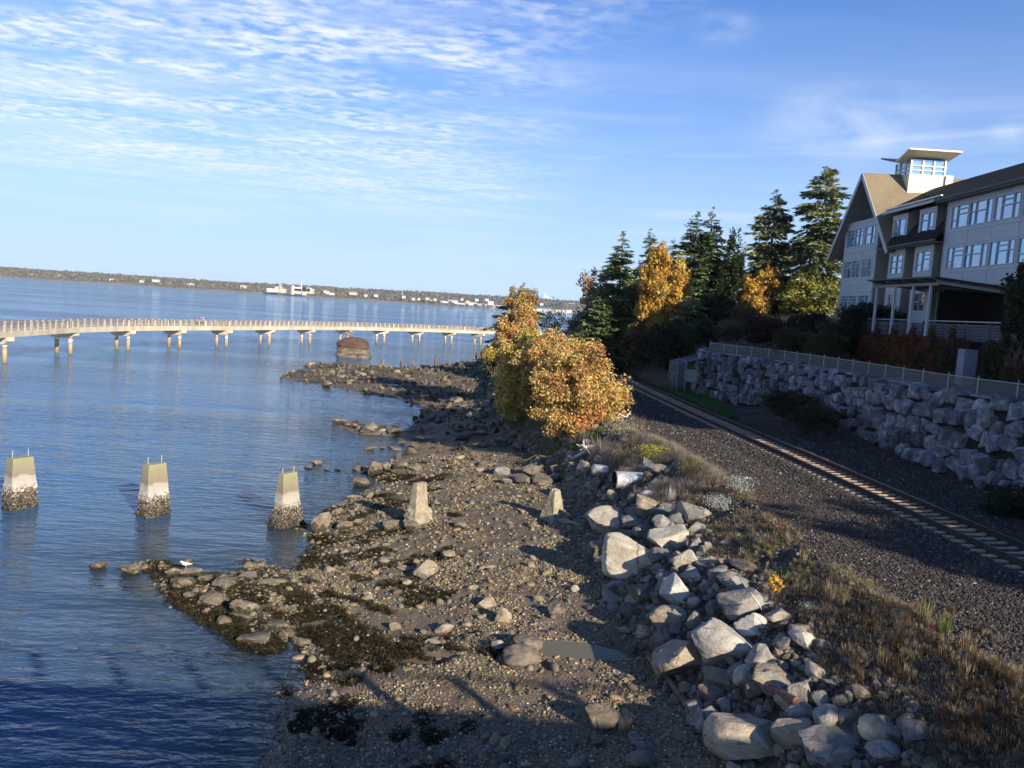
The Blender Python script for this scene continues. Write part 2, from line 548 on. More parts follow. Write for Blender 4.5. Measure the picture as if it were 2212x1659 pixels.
SHORE = [(-6.2, -60), (-6.1, 10), (-6.0, 20)] + G2((610, 1590), (603, 1520), (650, 1450), (672, 1398), (640, 1372),
        (585, 1402), (520, 1388), (448, 1340), (372, 1290), (335, 1235), (316, 1214), (352, 1217), (420, 1243), (505, 1240),
        (560, 1235), (512, 1212), (560, 1213), (640, 1248), (668, 1200), (690, 1175), (652, 1140), (690, 1112), (760, 1078), (835, 1042),
        (770, 1012), (850, 1000), (880, 962), (850, 942), (785, 938), (722, 917), (728, 907), (812, 918), (872, 932), (905, 900),
        (915, 882), (860, 862), (780, 850), (700, 832), (640, 826), (598, 815), (640, 801), (690, 803), (648, 790), (720, 788), (800, 794),
        (880, 797), (960, 792), (1040, 778)) + [(-6, 235), (6, 290), (60, 330), (200, 360), (420, 400), (420, -60)]
SHORE = np.array(SHORE)


def shore_d(x, y):
    """signed distance to the waterline, positive on land"""
    x = np.asarray(x, float); y = np.asarray(y, float)
    best = np.full(x.shape, 1e9); ins = np.zeros(x.shape, bool)
    n = len(SHORE)
    for i in range(n):
        ax, ay = SHORE[i]; bx, by = SHORE[(i + 1) % n]
        ex, ey = bx - ax, by - ay
        t = np.clip(((x - ax) * ex + (y - ay) * ey) / (ex * ex + ey * ey + 1e-9), 0, 1)
        best = np.minimum(best, (x - ax - t * ex) ** 2 + (y - ay - t * ey) ** 2)
        c = ((ay > y) != (by > y)) & (x < (bx - ax) * (y - ay) / (by - ay + 1e-12) + ax)
        ins ^= c
    d = np.sqrt(best)
    return np.where(ins, d, -d)


LY = np.array([-60, 10, 17, 19, 22, 29, 35, 47, 52, 58, 66, 74, 82, 100, 120, 160, 300.])
TOE = np.array([6.5, 6.5, 6.4, 6.2, 5.6, 4.7, 4.7, 4.6, 3.6, 2.4, 0.8, -0.6, -1.6, -3.2, -3.6, -3.8, -3])
CRE = np.array([12.6, 12.6, 12.3, 12, 11.4, 10.9, 11, 9.8, 8.0, 6.2, 4.2, 2.8, 2.0, 1.0, 1.0, 1.0, 1.])
RY = np.array([-60, 10, 17, 25.2, 30.7, 37.9, 43.6, 51.6, 57.5, 73.3, 90, 110, 140, 180, 300.])
RX = np.array([24, 18.85, 18.2, 17.46, 16.97, 16.5, 16.0, 15.35, 14.7, 13.5, 12.45, 10.6, 7.2, 4, 2.])
FY = np.array([-60, 30, 36, 43, 45.4, 49.6, 56.2, 63.5, 72.8, 78.2, 84.5, 90, 110, 150, 300.])
FX = np.array([31, 30.5, 29.6, 28.3, 27.5, 26.8, 26.6, 26.2, 25.2, 23.2, 21.4, 22, 23, 24, 24.])
WY = np.array([-60, 15, 30, 39, 47, 52, 58, 66, 73, 80, 84, 90, 300.])
WX = np.array([27, 27.2, 27.0, 26.6, 25.9, 25.3, 25.0, 24.4, 23.4, 21.5, 20.6, 19, 16.])
GAUGE = 1.66
ZR = 5.42      # top of the ballast


def rail_x(y): return np.interp(y, RY, RX)


# hollows that hold water at low tide: centre, half length, half width, turn, level
POOLS = []
for (x, y, hx, hy, an) in [(1253, 1453, 2.05, 0.62, -0.12), (700, 1338, 0.9, 0.35, 0.5), (905, 1452, 0.8, 0.3, 0.0), (560, 1310, 0.7, 0.3, 0.6), (800, 1265, 0.8, 0.25, 0.4)]:
    p_ = G(x, y, 0.5 if x > 1000 else 0.3)
    POOLS.append([p_[0], p_[1], hx, hy, an, None])


def pool_r(P, x, y):
    c, s = math.cos(P[4]), math.sin(P[4])
    u = ((x - P[0]) * c + (y - P[1]) * s) / P[2]; v = (-(x - P[0]) * s + (y - P[1]) * c) / P[3]
    return np.sqrt(u * u + v * v) * (1 + 0.12 * vnoise(x * 1.3, y * 1.3, seed=5))
def fence_x(y): return np.interp(y, FY, FX)
def wallbase_x(y): return np.interp(y, WY, WX)
def mound(y): return 1.5 * np.exp(-((y - 62) / 9.0) ** 2)


def land(x, y, rough=True):
    """height of the ground"""
    x = np.asarray(x, float); y = np.asarray(y, float)
    sd = shore_d(x, y)
    toe = np.interp(y, LY, TOE); cre = np.interp(y, LY, CRE)
    rl = rail_x(y); fx = fence_x(y); wb = wallbase_x(y); wt = fx - 0.6
    north = np.clip((y - 86) / 6, 0, 1)
    d2 = np.maximum(toe - x, 0)
    s = np.maximum(sd, 0)
    zb = 1.6 * (s / (s + d2 + 1e-6)) ** 0.85
    zb = np.where(y > 95, np.minimum(zb, 0.28 + 0.05 * s), zb)
    zw = -0.14 * np.maximum(-sd, 0) ** 0.9
    zw = np.maximum(zw, -4.5)
    z = np.where(sd > 0, zb, zw)
    # embankment and everything to the right of it
    one = np.ones_like(x)
    K = [(toe, 1.6 * one), (toe + 0.36 * (cre - toe), 3.15 * one), (cre, 4.95 * one), (rl - 1.8, 5.2 * one), (rl - 0.9, ZR * one),
         (rl + GAUGE + 0.9, ZR * one), (rl + GAUGE + 2.2, 5.05 * one),
         (np.maximum(wb - 3, rl + GAUGE + 2.5), 4.85 + 0.3 * mound(y) + north * 0.4), (wb, 4.75 + mound(y) + north * 1.2), (wt, 9.45 * one - north * 1.6), (fx + 3, 9.6 - north * 0.2),
         (np.maximum(31.6, fx + 3.3), 10.0 * one), (np.maximum(32.4, fx + 4.0) + 3 * north, 13.1 * one), (60 * one, 13.8 * one), (430 * one, 22 * one)]
    zz = K[0][1].copy()
    for (xa, za), (xb, zb2) in zip(K[:-1], K[1:]):
        t = np.clip((x - xa) / np.maximum(xb - xa, 0.05), 0, 1)
        zz = zz + (zb2 - za) * t
    z = np.where(x > toe, np.where(sd > 0, np.minimum(zz, 1.6 * 1e3), z), z)
    far_end = np.clip((sd - 0.0) / 14.0, 0, 1)
    z = np.where((y > 200) & (x > toe), z * far_end, z)
    if rough:
        onbeach = (sd > -3) & (x < toe + 0.5)
        a = 0.5 * fbm(x * 0.35, y * 0.35, seed=3) * 0.45 + 0.12 * fbm(x * 1.7, y * 1.7, seed=4) + 0.05 * fbm(x * 6, y * 6, seed=8, oct=3)
        far_spit = (y > 98) & onbeach
        a = a + np.where(far_spit, -a * 0.55 + 0.12 * np.maximum(fbm(x * 0.5, y * 0.25, seed=41), -0.1), 0)
        amp = np.clip((sd + 1.0) / 1.6, 0.0, 1.0) * 0.75
        z = z + np.where(onbeach, a * amp, 0)
        bank = (x > toe) & (x < cre)
        z = z + np.where(bank, 0.22 * fbm(x * 1.3, y * 1.3, seed=5) + 0.07 * fbm(x * 7, y * 7, seed=6), 0)
        rb = (x >= cre) & (x < wb)
        z = z + np.where(rb, 0.035 * fbm(x * 1.5, y * 1.5, seed=15) + 0.02 * fbm(x * 9, y * 9, seed=16), 0)
    for P in POOLS:
        if P[5] is not None:
            r = pool_r(P, x, y)
            k = np.clip((1.55 - r) / 0.5, 0, 1)
            tgt = P[5] - 0.10 * np.clip((1.08 - r) / 0.3, -0.6, 1)
            z = z * (1 - k) + tgt * k
    return z


for _P in POOLS:
    _P[5] = float(land(np.array([_P[0]]), np.array([_P[1]]), False)[0]) - 0.05


def hit(x, y, tmax=260.0):
    """where the line of sight through (x, y) meets the ground or the water"""
    d = ray(x, y)
    t = 12 * (tmax / 12) ** (np.arange(1400) / 1399.0)
    P = np.array([0, 0, CH]) + t[:, None] * d
    h = np.maximum(land(P[:, 0], P[:, 1], False), 0.0)
    k = np.nonzero(P[:, 2] <= h)[0]
    if len(k) == 0: return P[-1]
    k = k[0]; p = P[k].copy(); p[2] = h[k]
    return p


def axis(segs):
    out = [segs[0][0]]
    for a, b, st in segs:
        n = max(1, int(round((b - a) / st)))
        out += list(a + (b - a) * (np.arange(1, n + 1) / n))
    return np.array(out)


def grid_faces(nx, ny):
    i = np.arange(nx - 1); j = np.arange(ny - 1)
    I, J = np.meshgrid(i, j)
    a = (J * nx + I).ravel()
    return np.stack([a, a + 1, a + nx + 1, a + nx], 1)


gx = axis([(-160, -60, 8), (-60, -20, 1.2), (-20, -11, 0.3), (-11, 13, 0.11), (13, 20, 0.16), (20, 32, 0.3), (32, 60, 1.5), (60, 430, 20)])
gy = axis([(-55, 12, 3), (12, 17, 0.4), (17, 46, 0.13), (46, 75, 0.24), (75, 130, 0.5), (130, 200, 1.2), (200, 420, 8)])
GX, GY = np.meshgrid(gx, gy)
gX, gY = GX.ravel(), GY.ravel()
gZ = land(gX, gY)
SD = shore_d(gX, gY)


def mixc(a, b, t):
    return a * (1 - t[:, None]) + b * t[:, None]


WEEDS = []
for (x0, y0, x1, y1, r) in [(612, 1262, 700, 1335, .55), (690, 1320, 860, 1440, .85), (640, 1330, 760, 1425, .45), (705, 1285, 850, 1335, .32), (325, 1218, 430, 1275, .45), (400, 1280, 575, 1392, .95), (512, 1213, 612, 1248, .22), (880, 1395, 1010, 1440, .28),
                            (760, 1250, 850, 1275, .22), (1010, 1440, 1075, 1450, .18), (690, 1450, 760, 1470, .3), (630, 1240, 700, 1262, .2), (520, 1285, 600, 1320, .35), (700, 1560, 760, 1600, .3), (900, 1600, 960, 1620, .25), (840, 1080, 900, 1105, .35), (760, 1120, 830, 1100, .3), (960, 1130, 1010, 1140, .2)]:
    _a, _b = G(x0, y0, .35), G(x1, y1, .35); WEEDS.append((_a[0], _a[1], _b[0], _b[1], r))


def weed_at(x, y):
    """how thickly rockweed covers the shore, from about -1 to 1"""
    best = np.full(np.shape(x), -1.0)
    wob = 0.45 * fbm(x * 1.4, y * 1.4, seed=23, oct=4)
    for (ax, ay, bx, by, r) in WEEDS:
        ex, ey = bx - ax, by - ay
        t = np.clip(((x - ax) * ex + (y - ay) * ey) / (ex * ex + ey * ey), 0, 1)
        best = np.maximum(best, (r + wob - np.hypot(x - ax - t * ex, y - ay - t * ey)) / 0.3)
    return np.clip(best, -1, 1)


def ground_tint(x, y, z, sd):
    n = len(x)
    toe = np.interp(y, LY, TOE); cre = np.interp(y, LY, CRE); rl = rail_x(y); wb = wallbase_x(y); fx = fence_x(y)
    c = np.tile(np.array([0.165, 0.128, 0.080]), (n, 1))                       # shingle
    big = fbm(x * 0.5, y * 0.5, seed=31)
    c = mixc(c, np.array([0.215, 0.175, 0.13]), np.clip(big * 2, 0, 1))        # sandy
    olive = np.clip(fbm(x * 0.9, y * 0.9, seed=34) * 3, 0, 1) * np.clip((y - 30) / 15, 0, 1)
    c = mixc(c, np.array([0.095, 0.082, 0.048]), olive * 0.7)
    # dark rockweed in streaks low on the shore
    weed = fbm(x * 0.55 + y * 0.25, y * 0.7 - x * 0.45, seed=21, oct=5)
    lowz = np.clip(1.25 - z / 0.75, 0, 1)
    w = np.clip((weed + 0.18 * lowz - 0.26) * 7, 0, 1) * np.clip(lowz * 2.2, 0, 1)
    w = np.maximum(w, np.clip(weed_at(x, y), 0, 1))
    w = np.where(y > 98, np.clip(w + 0.35 + 0.55 * np.clip(fbm(x * 0.25, y * 0.5, seed=9) * 4, 0, 1), 0, 1) * (np.clip(1.9 - z, 0, 1)), w)
    c = mixc(c, np.array([0.038, 0.031, 0.020]), w * 0.92)
    mud = np.clip((fbm(x * 0.45 + 7, y * 0.45, seed=36, oct=5) - 0.02) * 6, 0, 1)
    c = mixc(c, np.array([0.115, 0.088, 0.068]), mud * 0.6 * (1 - w))
    c = mixc(c, np.array([0.055, 0.12, 0.02]), (y > 98) * np.clip(1 - np.hypot((x + 9) / 6, (y - 135) / 9), 0, 1) * 1.0)
    c = mixc(c, np.array([0.085, 0.085, 0.06]), np.clip(-sd / 0.8, 0, 1))     # seabed
    c = mixc(c, np.array([0.19, 0.165, 0.12]), np.clip((fbm(x * 0.8, y * 0.8, seed=77) - 0.05) * 6, 0, 1) * (sd < 0) * 0.7)
    soil = np.array([0.06, 0.052, 0.042])
    c = mixc(c, soil, np.clip((x - toe - 0.3) / 0.8, 0, 1))
    ball = np.array([0.036, 0.032, 0.029])
    c = mixc(c, ball, np.clip((x - cre + 0.2) / 0.6, 0, 1))
    ditch = mixc(np.tile(np.array([0.024, 0.022, 0.019]), (n, 1)), np.array([0.13, 0.065, 0.03]), np.clip((fbm(x * 0.9, y * 0.9, seed=51) - 0.12) * 6, 0, 1) * 0.6)
    t = np.clip((x - rl - GAUGE - 1.5) / 0.8, 0, 1)
    c = c * (1 - t[:, None]) + ditch * t[:, None]
    soil2 = np.array([0.02, 0.022, 0.016])
    c = mixc(c, soil2, np.clip((x - wb + 0.2) / 0.4, 0, 1))
    path = np.array([0.20, 0.20, 0.20])
    on = np.clip((x - fx) / 0.15, 0, 1) * np.clip((fx + 2.6 - x) / 0.15, 0, 1) * (y < 88)
    c = mixc(c, path, on)
    return c, w * (x < toe) * (sd > 0)


gC, gW = ground_tint(gX, gY, gZ, SD)
m, t, b = newmat('shore_ground')
att = t.add('ShaderNodeAttribute', attribute_name='tint')
pos = t.add('ShaderNodeNewGeometry').outputs['Position']
n1 = t.noise(pos, 9, 6, 0.7)
n2 = t.noise(pos, 38, 3, 0.7)
vo = t.add('ShaderNodeTexVoronoi', i_Scale=16.0); t.l.new(pos, vo.inputs['Vector'])
k = t.math('MULTIPLY_ADD', n1, 1.0, 0.5)
k = t.math('MULTIPLY', k, t.math('MULTIPLY_ADD', n2, 0.9, 0.55))
kk = t.add('ShaderNodeCombineXYZ', i_0=k, i_1=k, i_2=k)
col = t.mix(1.0, att.outputs['Color'], kk.outputs[0], 'MULTIPLY')
hs = t.add('ShaderNodeHueSaturation', i_Saturation=0.35, i_Value=1.0); t.put(hs, 'Color', vo.outputs['Color'])
col = t.mix(0.22, col, t.mix(1.0, att.outputs['Color'], hs.outputs[0], 'MULTIPLY'))
t.l.new(col, b.inputs['Base Color'])
wet = t.add('ShaderNodeAttribute', attribute_name='wet')
t.l.new(t.math('MULTIPLY_ADD', wet.outputs['Fac'], -0.55, 0.92), b.inputs['Roughness'])
b.inputs['Specular IOR Level'].default_value = 0.35
h = t.math('ADD', t.math('MULTIPLY', n1, 1.0), t.math('MULTIPLY', vo.outputs['Distance'], -0.6))
h = t.math('ADD', h, t.math('MULTIPLY', n2, 0.4))
bp = t.add('ShaderNodeBump', i_Strength=0.8, i_Distance=0.06); t.l.new(h, bp.inputs['Height']); t.l.new(bp.outputs[0], b.inputs['Normal'])
M['ground'] = m
wetv = np.clip(1 - gZ / 0.25, 0, 1) * (SD > -1)
me = np_mesh('ground', np.stack([gX, gY, gZ], 1), grid_faces(len(gx), len(gy)), gC, True, {'wet': wetv})
ground = link('ground', me, M['ground'])
tag(ground, kind='structure')

# seabed far out, under everything
s = MB(); s.quad((-9000, -3000, -4.6), (6000, -3000, -4.6), (6000, 8000, -4.6), (-9000, 8000, -4.6))
o = s.build('seabed', MAT('seabed_mud', (0.03, 0.035, 0.03), rough=0.9)); tag(o, kind='structure')

# ------------------------------------------------------------ sea
wx = axis([(-7000, -1500, 500), (-1500, -300, 150), (-300, -70, 10), (-70, -14, 1.0), (-14, 8, 0.25), (8, 60, 8), (60, 460, 80), (460, 5000, 500)])
wy = axis([(-2500, -55, 300), (-55, 10, 5), (10, 50, 0.3), (50, 110, 0.7), (110, 200, 2.5), (200, 400, 20), (400, 1500, 120), (1500, 6500, 500)])
WXg, WYg = np.meshgrid(wx, wy); wxr, wyr = WXg.ravel(), WYg.ravel()
dz = np.full(wxr.shape, 4.5)
nearm = (wxr > -160) & (wxr < 420) & (wyr > -55) & (wyr < 400)
dz[nearm] = np.maximum(-land(wxr[nearm], wyr[nearm]), 0)
m, t, b = newmat('sea_water')
pos = t.add('ShaderNodeNewGeometry').outputs['Position']
dep = t.add('ShaderNodeAttribute', attribute_name='depth').outputs['Fac']
body = t.ramp(t.noise(pos, 0.06, 4, 0.6), [(0.35, (0.016, 0.085, 0.22)), (0.7, (0.032, 0.130, 0.25))])
shal = t.math('POWER', 2.718, t.math('MULTIPLY', dep, -0.9))
body = t.mix(shal, body, (0.09, 0.15, 0.22, 1))
op = t.math('SUBTRACT', 1.0, t.math('POWER', 2.718, t.math('MULTIPLY', dep, -1.15)))
# waves: wind ripples stretched across the view, a longer swell, calm and ruffled patches
rp1 = t.noise(t.mapping(pos, scale=(0.6, 1.6, 1), rot=(0, 0, R(-20))), 1.15, 3, 0.55, 0.3)
rp2 = t.noise(t.mapping(pos, scale=(0.35, 1.1, 1), rot=(0, 0, R(10))), 0.42, 4, 0.6, 0.4)
rp3 = t.noise(t.mapping(pos, scale=(0.05, 0.35, 1), rot=(0, 0, R(-4))), 0.35, 4, 0.6, 0.3)
patch = t.noise(t.mapping(pos, scale=(0.006, 0.03, 1), rot=(0, 0, R(5))), 1.0, 4, 0.6, 0.6)
patchr = t.ramp(patch, [(0.36, 0.35), (0.58, 1.0)])
patch2 = t.ramp(t.noise(t.mapping(pos, scale=(0.0016, 0.008, 1), rot=(0, 0, R(3))), 1.0, 5, 0.6, 0.8), [(0.4, 0.55), (0.62, 1.0)])
hgt = t.math('ADD', t.math('MULTIPLY', rp1, 0.26), t.math('ADD', t.math('MULTIPLY', rp2, 0.36), t.math('MULTIPLY', rp3, 0.6)))
hgt = t.math('MULTIPLY', hgt, t.math('MULTIPLY', patchr, patch2))
bp = t.add('ShaderNodeBump', i_Strength=1.0, i_Distance=1.0)
t.l.new(hgt, bp.inputs['Height'])
dif = t.add('ShaderNodeBsdfDiffuse'); t.put(dif, 'Color', body)
t.l.new(bp.outputs[0], dif.inputs['Normal'])
trn = t.add('ShaderNodeBsdfTransparent', i_Color=(0.72, 0.86, 0.86))
mx1 = t.add('ShaderNodeMixShader'); t.put(mx1, 0, op); t.l.new(trn.outputs[0], mx1.inputs[1]); t.l.new(dif.outputs[0], mx1.inputs[2])
gls = t.add('ShaderNodeBsdfGlossy', i_Color=(0.86, 0.93, 1.0), i_Roughness=0.04); t.l.new(bp.outputs[0], gls.inputs['Normal'])
fr = t.add('ShaderNodeFresnel', i_IOR=1.333); t.l.new(bp.outputs[0], fr.inputs['Normal'])
frc = t.math('MINIMUM', fr.outputs[0], 0.66)
mx2 = t.add('ShaderNodeMixShader'); t.put(mx2, 0, frc); t.l.new(mx1.outputs[0], mx2.inputs[1]); t.l.new(gls.outputs[0], mx2.inputs[2])
t.l.new(mx2.outputs[0], t.n['Material Output'].inputs[0])
M['water'] = m
me = np_mesh('sea_water', np.stack([wxr, wyr, np.zeros_like(wxr)], 1), grid_faces(len(wx), len(wy)), None, True, {'depth': dz})
o = link('sea_water', me, M['water']); tag(o, kind='structure')


# ------------------------------------------------------------ scattering many alike bits of ground cover (kind = stuff)
def hidden(name, me, mat):
    o = bpy.data.objects.new(name, me)
    if mat is not None and not me.materials:
        me.materials.append(mat)
    return o


def scatter(name, variants, P, rot, scl, idx, label, kind='stuff', parent=None):
    """one object: every point carries a copy of one of the variants"""
    P = np.asarray(P, np.float32); n = len(P)
    me = bpy.data.meshes.new(name)
    me.vertices.add(n); me.vertices.foreach_set('co', P.ravel())
    for nm, typ, arr, key in (('rot', 'FLOAT_VECTOR', rot, 'vector'), ('scl', 'FLOAT_VECTOR', scl, 'vector')):
        a = me.attributes.new(nm, typ, 'POINT'); a.data.foreach_set(key, np.asarray(arr, np.float32).ravel())
    a = me.attributes.new('idx', 'INT', 'POINT'); a.data.foreach_set('value', np.asarray(idx, np.int32))
    col = bpy.data.collections.new(name + '_kinds')
    for v in variants: col.objects.link(v)
    o = bpy.data.objects.new(name, me); COL.objects.link(o)
    g = bpy.data.node_groups.new(name, 'GeometryNodeTree')
    g.interface.new_socket('Geometry', in_out='INPUT', socket_type='NodeSocketGeometry')
    g.interface.new_socket('Geometry', in_out='OUTPUT', socket_type='NodeSocketGeometry')
    gi = g.nodes.new('NodeGroupInput'); go = g.nodes.new('NodeGroupOutput')
    ci = g.nodes.new('GeometryNodeCollectionInfo'); ci.inputs['Collection'].default_value = col
    ci.inputs['Separate Children'].default_value = True; ci.inputs['Reset Children'].default_value = True
    iop = g.nodes.new('GeometryNodeInstanceOnPoints'); iop.inputs['Pick Instance'].default_value = True

    def na(nm, typ):
        q = g.nodes.new('GeometryNodeInputNamedAttribute'); q.data_type = typ; q.inputs['Name'].default_value = nm
        return next(s_ for s_ in q.outputs if s_.enabled and s_.name == 'Attribute')
    g.links.new(gi.outputs[0], iop.inputs['Points'])
    g.links.new(ci.outputs[0], iop.inputs['Instance'])
    g.links.new(na('idx', 'INT'), iop.inputs['Instance Index'])
    try:
        e2r = g.nodes.new('FunctionNodeEulerToRotation')
        g.links.new(na('rot', 'FLOAT_VECTOR'), e2r.inputs[0]); g.links.new(e2r.outputs[0], iop.inputs['Rotation'])
    except Exception:
        g.links.new(na('rot', 'FLOAT_VECTOR'), iop.inputs['Rotation'])
    g.links.new(na('scl', 'FLOAT_VECTOR'), iop.inputs['Scale'])
    g.links.new(iop.outputs[0], go.inputs[0])
    md = o.modifiers.new('scatter', 'NODES'); md.node_group = g
    tag(o, label, kind=kind)
    if parent: o.parent = parent
    return o


# ------------------------------------------------------------ rocks
_ico = {}


def ico(sub):
    if sub not in _ico:
        bm = bmesh.new(); bmesh.ops.create_icosphere(bm, subdivisions=sub, radius=1.0)
        V = np.array([v.co[:] for v in bm.verts]); F = np.array([[v.index for v in f.verts] for f in bm.faces]); bm.free()
        _ico[sub] = (V, F)
    return _ico[sub]


def rock_mesh(name, seed, sub=4, planes=14, cut=0.62, rough=0.05, roundness=0.0, angle=28, boxy=False):
    """an angular block: a ball cut by random flat faces, then weathered; fits a unit cube"""
    V, F = ico(sub)
    g = np.random.default_rng(seed)
    N = g.normal(size=(planes, 3)); N /= np.linalg.norm(N, axis=1)[:, None]
    D = g.uniform(cut, 1.0, planes)
    if boxy:
        B6 = np.array([(1, 0, 0), (-1, 0, 0), (0, 1, 0), (0, -1, 0), (0, 0, 1), (0, 0, -1)], float) + g.normal(size=(6, 3)) * 0.17
        B6 /= np.linalg.norm(B6, axis=1)[:, None]
        N = np.concatenate([B6, N]); D = np.concatenate([g.uniform(0.56, 0.66, 6), g.uniform(0.76, 0.95, planes)])
    dot = np.maximum(V @ N.T, 1e-3)
    r = np.minimum((D / dot).min(1), 1.15)
    r = r * (1 - roundness) + roundness * 0.95
    P = V * r[:, None]
    nz = fbm(P[:, 0] * 1.6 + seed, P[:, 1] * 1.6, P[:, 2] * 1.6, oct=3, seed=seed) * rough * 1.8 + fbm(P[:, 0] * 6, P[:, 1] * 6 + seed, P[:, 2] * 6, oct=2, seed=seed + 5) * rough * 0.6
    P = P * (1 + nz)[:, None]
    lo, hi = P.min(0), P.max(0)
    P = (P - (lo + hi) / 2) / (hi - lo)
    me = np_mesh(name, P, F, None, True)
    me.set_sharp_from_angle(angle=R(angle))
    return me


def cobble_mesh(name, seed, sub=2):
    V, F = ico(sub)
    g = np.random.default_rng(seed)
    P = V * (1 + 0.22 * fbm(V[:, 0] * 1.2 + seed, V[:, 1] * 1.2, V[:, 2] * 1.2, oct=2, seed=seed))[:, None]
    P = P * g.uniform(0.7, 1.1, 3) * 0.5
    return np_mesh(name, P, F, None, True)


# ------------------------------------------------------------ the far shore, 4 km off, and the mountains behind
def far_line(x):
    """distance of the far beach, by world x"""
    return np.interp(x, [-6500, -2600, -800, 500, 4500], [3500, 3700, 4150, 4450, 5000])


fx_ = np.linspace(-6500, 4500, 441); fv = np.array([-30, 0, 15, 35, 80, 160, 260, 380, 520, 700, 950, 1400, 2400.])
FXX, FVV = np.meshgrid(fx_, fv); fxr, fvr = FXX.ravel(), FVV.ravel()


def far_h(x, v):
    hill = 1.35 * np.interp(x, [-6500, -2700, -2300, -1500, -900, -500, 0, 600, 4500], [30, 24, 27, 30, 36, 46, 52, 55, 60])
    h = hill * np.clip((v - 90) / 650, 0, 1) ** 0.8
    bl = np.interp(x, [-6500, -3000, -1300, -700, -450, 4500], [8, 10, 12, 9, 2.5, 2.5]) * (0.8 + 0.5 * fbm(x * 0.004, v * 0 + 1, seed=60))
    h = h + np.clip(v / 45, 0, 1) * bl
    h = h + 4 * fbm(x * 0.006, v * 0.006, seed=61) * np.clip(v / 200, 0, 1)
    return np.where(v < 0, -2.0, np.maximum(h, 0.3 * np.clip(v, 0, 1)))


fz = far_h(fxr, fvr)
far_c = np.tile(np.array([0.10, 0.09, 0.06]), (len(fxr), 1))
far_c = mixc(far_c, np.array([0.24, 0.20, 0.15]), (fvr < 20) * 0.8)
far_c = mixc(far_c, np.array([0.16, 0.13, 0.09]), np.clip(fbm(fxr * 0.01, fvr * 0.02, seed=63) * 3, 0, 1))
m, t, b = newmat('far_land'); att = t.add('ShaderNodeAttribute', attribute_name='tint')
nn = t.noise(t.add('ShaderNodeNewGeometry').outputs['Position'], 0.02, 5, 0.6)
kk = t.math('MULTIPLY_ADD', nn, 1.2, 0.4); kc = t.add('ShaderNodeCombineXYZ', i_0=kk, i_1=kk, i_2=kk)
t.l.new(t.mix(1.0, att.outputs['Color'], kc.outputs[0], 'MULTIPLY'), b.inputs['Base Color']); b.inputs['Roughness'].default_value = 1
o = link('hills', np_mesh('hills', np.stack([fxr, far_line(fxr) + fvr, fz], 1), grid_faces(len(fx_), len(fv)), far_c, True), m)
tag(o, kind='structure')

# far wood: rounded and pointed crowns
kinds = []
for k, (c, cone) in enumerate([((0.045, 0.055, 0.03), 1), ((0.055, 0.06, 0.03), 0), ((0.10, 0.085, 0.04), 0), ((0.15, 0.095, 0.04), 0), ((0.09, 0.06, 0.04), 0), ((0.035, 0.05, 0.03), 1)]):
    V, F = ico(2)
    P = V * (1 + 0.35 * fbm(V[:, 0] * 2 + k, V[:, 1] * 2, V[:, 2] * 2, oct=2, seed=k))[:, None] * 0.5
    if cone:
        tt = P[:, 2] + 0.5; P = P * np.stack([1.25 - tt, 1.25 - tt, np.ones_like(tt)], 1)
    P[:, 2] += 0.5
    kinds.append(hidden('far_crown', np_mesh('far_crown', P, F), MAT('far_crown_leaf_%d' % k, c, rough=0.95, rand=0.35)))
n = 15000
x = rng.uniform(-5200, 2300, n); v = np.where(rng.random(n) < 0.35, rng.uniform(15, 120, n), rng.uniform(60, 1000, n))
dens = fbm(x * 0.004, v * 0.006, seed=70)
town = (x > -420) & (v < 170)
keep = ((dens > -0.22) | (v > 650)) & ~(town & (rng.random(n) < 0.85))
x, v = x[keep], v[keep]; n = len(x)
low = v < 110
sz = np.where(low, rng.uniform(4, 9, n), rng.uniform(9, 18, n))
cone = rng.random(n) < np.where(x > -900, 0.40, 0.18)
ci_ = np.where(cone, rng.choice([0, 5], n), rng.choice([1, 2, 3, 4, 2], n))
P = np.stack([x, far_line(x) + v, far_h(x, v) - 1], 1)
scl = np.stack([sz * np.where(cone, 0.6, 1.15), sz * np.where(cone, 0.6, 1.15), sz * np.where(cone, 1.35, 1.0)], 1)
rt = np.stack([0 * x, 0 * x, rng.uniform(0, 6.28, n)], 1)
o = scatter('far_woods', kinds, P, rt, scl, ci_, 'autumn woods covering the low hills across the bay')

white = MAT('white_wall_far', (0.50, 0.49, 0.47), rough=0.8)
cream_far = MAT('cream_wall_far', (0.46, 0.42, 0.32), rough=0.8)
grey_far = MAT('grey_wall_far', (0.36, 0.37, 0.38), rough=0.8)
roof_far = MAT('far_roof', (0.16, 0.15, 0.15), rough=0.8)
roof_red = MAT('far_roof_red', (0.26, 0.08, 0.05), rough=0.8)


def far_box(parent, name, x0, x1, y0, y1, Y, depth, mat, roof=None):
    """a block whose front covers this part of the picture at distance Y"""
    a = AT(x0, y1, Y); b_ = AT(x1, y0, Y)
    z0 = min(a[2], b_[2]) - 6; z1 = AT((x0 + x1) / 2, y0, Y)[2]
    q = MB().box(a[0], b_[0], Y, Y + depth, z0, z1)
    return q.build(name, mat, parent)


SLOPE = math.tan(ROLL)


def yy(x, off):
    """picture height of the far waterline at x, plus an offset upwards"""
    return 599.0 + (x) * 0.0655 - off


mill = empty('factory', (AT(590, 625, 3950)[0], 3950, 8))
tag(mill, 'pale industrial plant with a round silo on the bluff across the bay', 'factory')


def part_far(root, nm, x0, x1, lo, hi, Y, dep, mat):
    xm = (x0 + x1) / 2
    a = AT(x0, yy(xm, lo), Y); b_ = AT(x1, yy(xm, hi), Y)
    q = MB().box(a[0] - root.location[0], b_[0] - root.location[0], Y - root.location[1], Y + dep - root.location[1], a[2] - 5 - root.location[2], b_[2] - root.location[2])
    return q.build(nm, mat, root)


